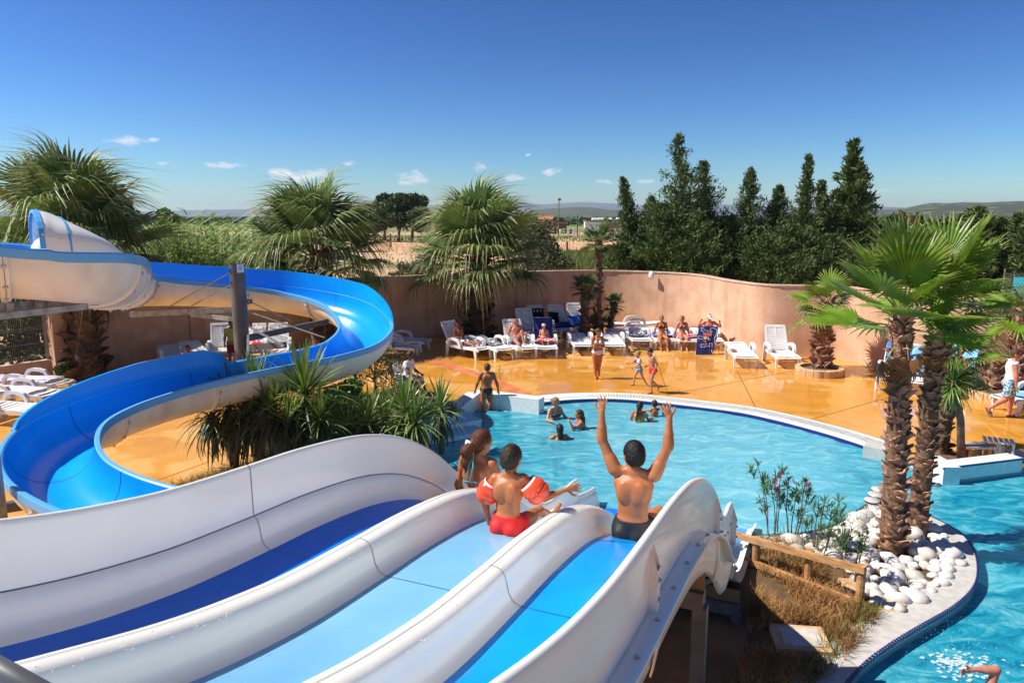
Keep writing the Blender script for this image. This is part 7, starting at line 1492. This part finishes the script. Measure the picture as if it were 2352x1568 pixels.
def towel_text(txt, size, cx, cy, name):
    me = text_mesh(txt, 1.0, M['print_white']); s = size
    for v in me.vertices: p = cpx(cx+v.co.x*s, cy-v.co.y*s+v.co.x*s*.12, .034); v.co = p
    return mesh_obj(name, me, tw)
towel_text('OLYMPIQUE', 46, 1076, 698, 'crest_lettering'); towel_text('LYONNAIS', 46, 1074, 742, 'crest_lettering')
patch('crest_letter', [(1085, 792), (1118, 796), (1112, 865), (1160, 872), (1157, 902), (1078, 893)], 'print_white', .032)

# ------------------------------------------------------------------ bathers
def bather(label, u, v, Y, ztop, H, dx, dy, kind, sk, hair, hst, clothes, **k):
    q = at(u, v, Y); return person(label, H, (q.x, Y, 0), facing(dx, dy), kind, sk, hair, hst, pel=ztop-.485*H, clothes=clothes, **k)
bather('person, woman in black bikini standing in the pool facing the group, hair in a bun', 1275, 925, 18.9, .52, 1.66, .55, -.85, 'f', 'fair', 'light', 'bun', [('bikini', 'pattern_black')], head=(20, 8), torso=(.03, .02, 1), armR=((.55, .35, -.8), (.2, 1, .1), (0, 1, .2)), armL=((-.45, .3, -.9), (.2, 1, -.1), (0, 1, 0)))
bather('person, girl standing in the pool with a hand on her cheek', 1332, 945, 18.0, .42, 1.55, -1, -.15, 'f', 'tan', 'brown', 'long', [('bikini', 'cyan_cloth'), ('briefs', 'cyan_cloth')], head=(0, 5), armL=((-.25, .8, -.6), (.1, .45, 1), (.2, .2, 1)), armR=((.2, .6, -.8), (0, .9, -.2), (0, 1, 0)))
bather('person with long wet black hair in the pool seen from behind', 1286, 970, 17.1, .30, 1.56, -.15, 1, 'f', 'tan', 'black', 'long', [('bikini', 'cyan_cloth'), ('briefs', 'blue_cloth')], armR=((.75, .3, -.6), (.5, .8, -.3), (0, 1, 0)), armL=((-.8, .2, -.6), (-.3, .9, -.3), (0, 1, 0)))
bather('person with a dark wet ponytail and lime bikini by the far pool edge', 1469, 930, 18.6, .47, 1.58, .35, 1, 'f', 'tan', 'black', 'wettail', [('bikini', 'lime_cloth'), ('briefs', 'lime_cloth')], head=(-15, 12), armR=((.35, .5, -.9), (.1, 1, .2), (0, 1, 0)), armL=((-.35, .4, -.9), (0, 1, 0), (0, 1, 0)))
bather('person, dark haired child holding the far pool edge', 1504, 920, 19.1, .36, 1.15, -.3, .9, 'c', 'tan', 'black', 'short', [('trunks', 'navy')], armR=((.5, .6, -.2), (.2, 1, .3), (0, 1, 0)), armL=((-.5, .6, -.2), (-.2, 1, .3), (0, 1, 0)))
e = at(2288, 1538, 7.6); r_, J = person('person swimming in the channel with one tanned arm out of the water', 1.75, (e.x, e.y, 0), facing(-1, -.02), 'm', 'rosy', 'brown', 'short', pel=-.2, torso=(0, .96, .05), fwd=(0, .05, -1), clothes=[('trunks', 'navy')], armR=((.05, -.25, .95), (.10, 1.0, -.02), (0, 1, -.25)), armL=((-.3, -.5, -.7), (0, -.6, -.6), (0, -1, -.3)), legR=((.05, -1, -.15), (0, -1, .05), (0, -.9, -.4)), legL=((-.05, -1, -.3), (0, -1, .15), (0, -.9, -.4)), h=.011)
we = Matrix.Rotation(r_.rotation_euler.z, 3, 'Z') @ Vector(J['elR']); r_.location = e-we
# spray: loose drops, uncountable
M['spray'] = mat('white water spray', (.80, .90, .93), .15, spec=.6)
t_ = M['spray'].node_tree; a_ = N(t_, 'ShaderNodeBsdfTransparent'); b_ = N(t_, 'ShaderNodeMixShader'); b_.inputs[0].default_value = .5; t_.links.new(a_.outputs[0], b_.inputs[1]); t_.links.new(t_.nodes['Principled BSDF'].outputs[0], b_.inputs[2]); t_.links.new(b_.outputs[0], t_.nodes['Material Output'].inputs[0])
def spray(c, n, sx_, sy, sz, r, seed, lab, dirx=0):
    rng = np.random.default_rng(seed); P = rng.normal(size=(n, 3))*[sx_, sy, 0]; P[:, 2] = np.abs(rng.normal(size=n))*sz*np.exp(-(P[:, 0]/sx_)**2*.3); P[:, 0] += dirx*P[:, 2]; P += [c[0], c[1], WATER_Z+.01]; mb = MB()
    for p in P:
        q = r*rng.uniform(.3, 1.2); st = q*rng.uniform(1, 2.2); mb.add([p+[q, 0, 0], p+[-q, 0, 0], p+[0, q, 0], p+[0, -q, 0], p+[0, 0, st], p-[0, 0, st]], [(0, 2, 4), (2, 1, 4), (1, 3, 4), (3, 0, 4), (2, 0, 5), (1, 2, 5), (3, 1, 5), (0, 3, 5)])
    tag(mb.build('water_spray', M['spray'], None, True), lab, 'splash', kind='stuff')
def foam(c, n, sx_, sy, seed, lab, r=.05):
    rng = np.random.default_rng(seed); mb = MB()
    for k in range(n):
        p = Vector((c[0]+rng.normal()*sx_, c[1]+rng.normal()*sy, WATER_Z+.022+k*.00003)); a = [rng.uniform(.4, 1)*r*(1.6 if q % 2 else 1) for q in range(7)]; mb.add([p]+[p+Vector((a[q]*1.5*math.cos(q*.9), a[q]*math.sin(q*.9), -.012)) for q in range(7)], [(0, 1+q, 1+(q+1) % 7) for q in range(7)])
    tag(mb.build('foam', M['spray'], None, True), lab, 'foam', kind='stuff')
sp = gp(2215, 1520, 0); spray(sp, 300, .34, .26, .14, .0042, 1, 'white splash around the swimmer in the channel'); spray(gp(2150, 1460, 0), 200, .5, .35, .16, .004, 2, 'loose drops thrown up by the swimmer'); foam(sp, 150, .22, .15, 3, 'foam around the swimmer', .022)
sp = gp(1135, 930, 0); spray(sp, 420, .28, .2, .14, .012, 4, 'splash at the legs of the wading boy'); foam(gp(1150, 930), 130, .5, .14, 5, 'foam on the pool step behind the wading boy', .06)

# ------------------------------------------------------------------ small things on the island and planter
pts = [((1738, 1236), (1735, 1300)), ((1861, 1265), (1854, 1346)), ((1981, 1300), (1972, 1398))]
t = empty('rail_fence', gp(1854, 1346, .05), 0, 'pale wooden two rail fence beside the oleanders and white stones', 'fence'); o0 = t.location.copy(); tops = []
for (tu, tv), (bu, bv) in pts:
    b = gp(bu, bv, .05); q = at(tu, tv, b.y); b2 = Vector((b.x, b.y, -.0)); tp = Vector((q.x, b.y, q.z+.02)); tops.append((b2, tp)); mb = MB(); mb.tube([b2-o0, tp-o0], .055, 10); mb.build('post', M['wood'], t)
def rail(fr_, zz, ext0, ext1):
    a = tops[0][0].lerp(tops[0][1], fr_); b = tops[2][0].lerp(tops[2][1], fr_); d = (b-a).normalized(); a = a-d*ext0; b = b+d*ext1; n = Vector((d.y, -d.x, 0))*.045; mb = MB(); mb.beam(a+n-o0, b+n-o0, .07, .09); mb.build('rail', M['wood'], t)
rail(.93, 0, .75, .06); rail(.22, 0, .55, .03)
c = gp(1838, 1478, .06); t = empty('manhole_cover', (c.x, c.y, .05), R(-8), 'square concrete manhole with a pale lid in the dry grass', 'manhole cover')
mb = MB(); mb.box((0, 0, .05), (.62, .56, .10)); mb.build('kerb', M['stone'], t); mb = MB(); mb.box((.01, 0, .108), (.46, .40, .014)); ld = mb.build('lid', M['lid'], t); mb = MB(); mb.lathe([(0, .004), (.02, .004), (.022, 0)], 10, (0, 0, .116)); mb.build('lid_ring', M['bolt'], ld)
for k, (u, v, lab) in enumerate([(2004, 1146, 'front white stool post in the water left of the palm trunks'), (2012, 1133, 'middle white stool post in the water left of the palm trunks'), (2019, 1121, 'rear white stool post in the water left of the palm trunks'), (2126, 1086, 'shorter white stool post in the water right of the palm trunks'), (2146, 1074, 'taller white stool post in the water right of the palm trunks')]):
    q = gp(u, v, .17); t = empty('stool_post', (q.x, q.y, 0), 0, lab, 'stool', 'white tiled stool posts in the water'); mb = MB(); mb.lathe([(.13, -1.2), (.13, .12)], 22); mb.build('column', M['tile'], t, True); mb = MB(); mb.lathe([(.135, .118), (.137, .15)], 22); mb.build('tile_band', M['navy_tile'], t, True); mb = MB(); mb.lathe([(.137, .15), (.13, .172), (0, .175)], 22); mb.build('top', M['tile'], t, True)
q = gp(2240, 1053, .0); t = empty('bench', (q.x, q.y, 0), R(-6), 'low pale wooden bench in the planter beside the yucca', 'bench')
for dy in (-.11, .11): mb = MB(); mb.box((0, dy, .30), (.62, .19, .05)); mb.build('plank', M['lid'], t)
for dx in (-.2, .2): mb = MB(); mb.box((dx, 0, .14), (.07, .34, .27)); mb.build('leg', M['wood'], t)
q = gp(2290, 1052, .0); t = empty('shadow_striped_seat', (q.x, q.y, 0), R(-28), 'white seat with shadow stripes built as slats by the planter wall right of the bench', 'seat')
for k in range(6): mb = MB(); mb.box((-.26+k*.10, 0, .40), (.075, .42, .025), (0, .22, 0)); mb.build('slat', M['plastic'], t)  # slats and gaps stand in for shadow stripes on a white surface
for dx in (-.28, .25): mb = MB(); mb.box((dx, -.18, .2), (.04, .04, .38)); mb.build('leg', M['plastic'], t)

# drops of water left along the edges of the slide dividers
rng = np.random.default_rng(12); mb = MB()
for i in range(2):
    for k in range(300):
        s = rng.uniform(.8, 7.2); x = .80+abs(rng.normal(.085, .03)); x = min(x, .905); h = .234-(max(0, x-.84)/.07)**2*.03; p = SP(s, B0+i+x, h); q = .0022*rng.uniform(.5, 1.7)
        mb.add([p+SD*q*1.5, p-SD*q*1.5, p+ST*q, p-ST*q, p+Vector((0, 0, q))], [(0, 2, 4), (2, 1, 4), (1, 3, 4), (3, 0, 4)])
M['drop'] = mat('water drop', (.80, .82, .84), .05, spec=.9, coat=1)
dr = mb.build('water_drops', M['drop'], slide, True); tag(dr, kind='stuff')
# air between here and the hills
HZ = bpy.data.materials.new('haze'); HZ.use_nodes = True; t_ = HZ.node_tree; t_.nodes.clear(); o_ = N(t_, 'ShaderNodeOutputMaterial'); v_ = N(t_, 'ShaderNodeVolumePrincipled'); v_.inputs['Color'].default_value = (.62, .78, 1, 1); v_.inputs['Density'].default_value = .00009; v_.inputs['Anisotropy'].default_value = .2; t_.links.new(v_.outputs[0], o_.inputs['Volume'])
mb = MB(); mb.box((0, 0, 89), (18600, 18600, 170)); hz = mb.build('haze', HZ); tag(hz, kind='stuff', label='thin summer haze fading the distant hills', cat='haze'); hz.location.z = -6

q = gp(1457, 809); 
for k in range(2):
    mb = MB(); rows = [[(x-.04*w, y, 0), (x+.04*w, y, 0), (x+.04*w, y, .02), (x-.04*w, y, .02)] for x, y, w in ((0, -.13, .6), (0, -.08, 1), (0, .04, .85), (0, .11, 1), (0, .14, .5))]
    mb.grid(rows, close=True); mb.f += [(0, 1, 2, 3), (19, 18, 17, 16)]; mb.m += [0, 0]; o = mb.build('sandal', M['strap'], loc=(q.x+k*.16, q.y+k*.05, .004), rot=(0, 0, .7+k*.5)); mb = MB(); mb.tube([(-.04, .0, .01), (0, .05, .05), (.04, .0, .01)], .012, 6); mb.build('strap', M['strap'], o)
    tag(o, ['left dark sandal lying on the deck by the navy and white towel lounger', 'right dark sandal lying on the deck by the navy and white towel lounger'][k], 'sandal')
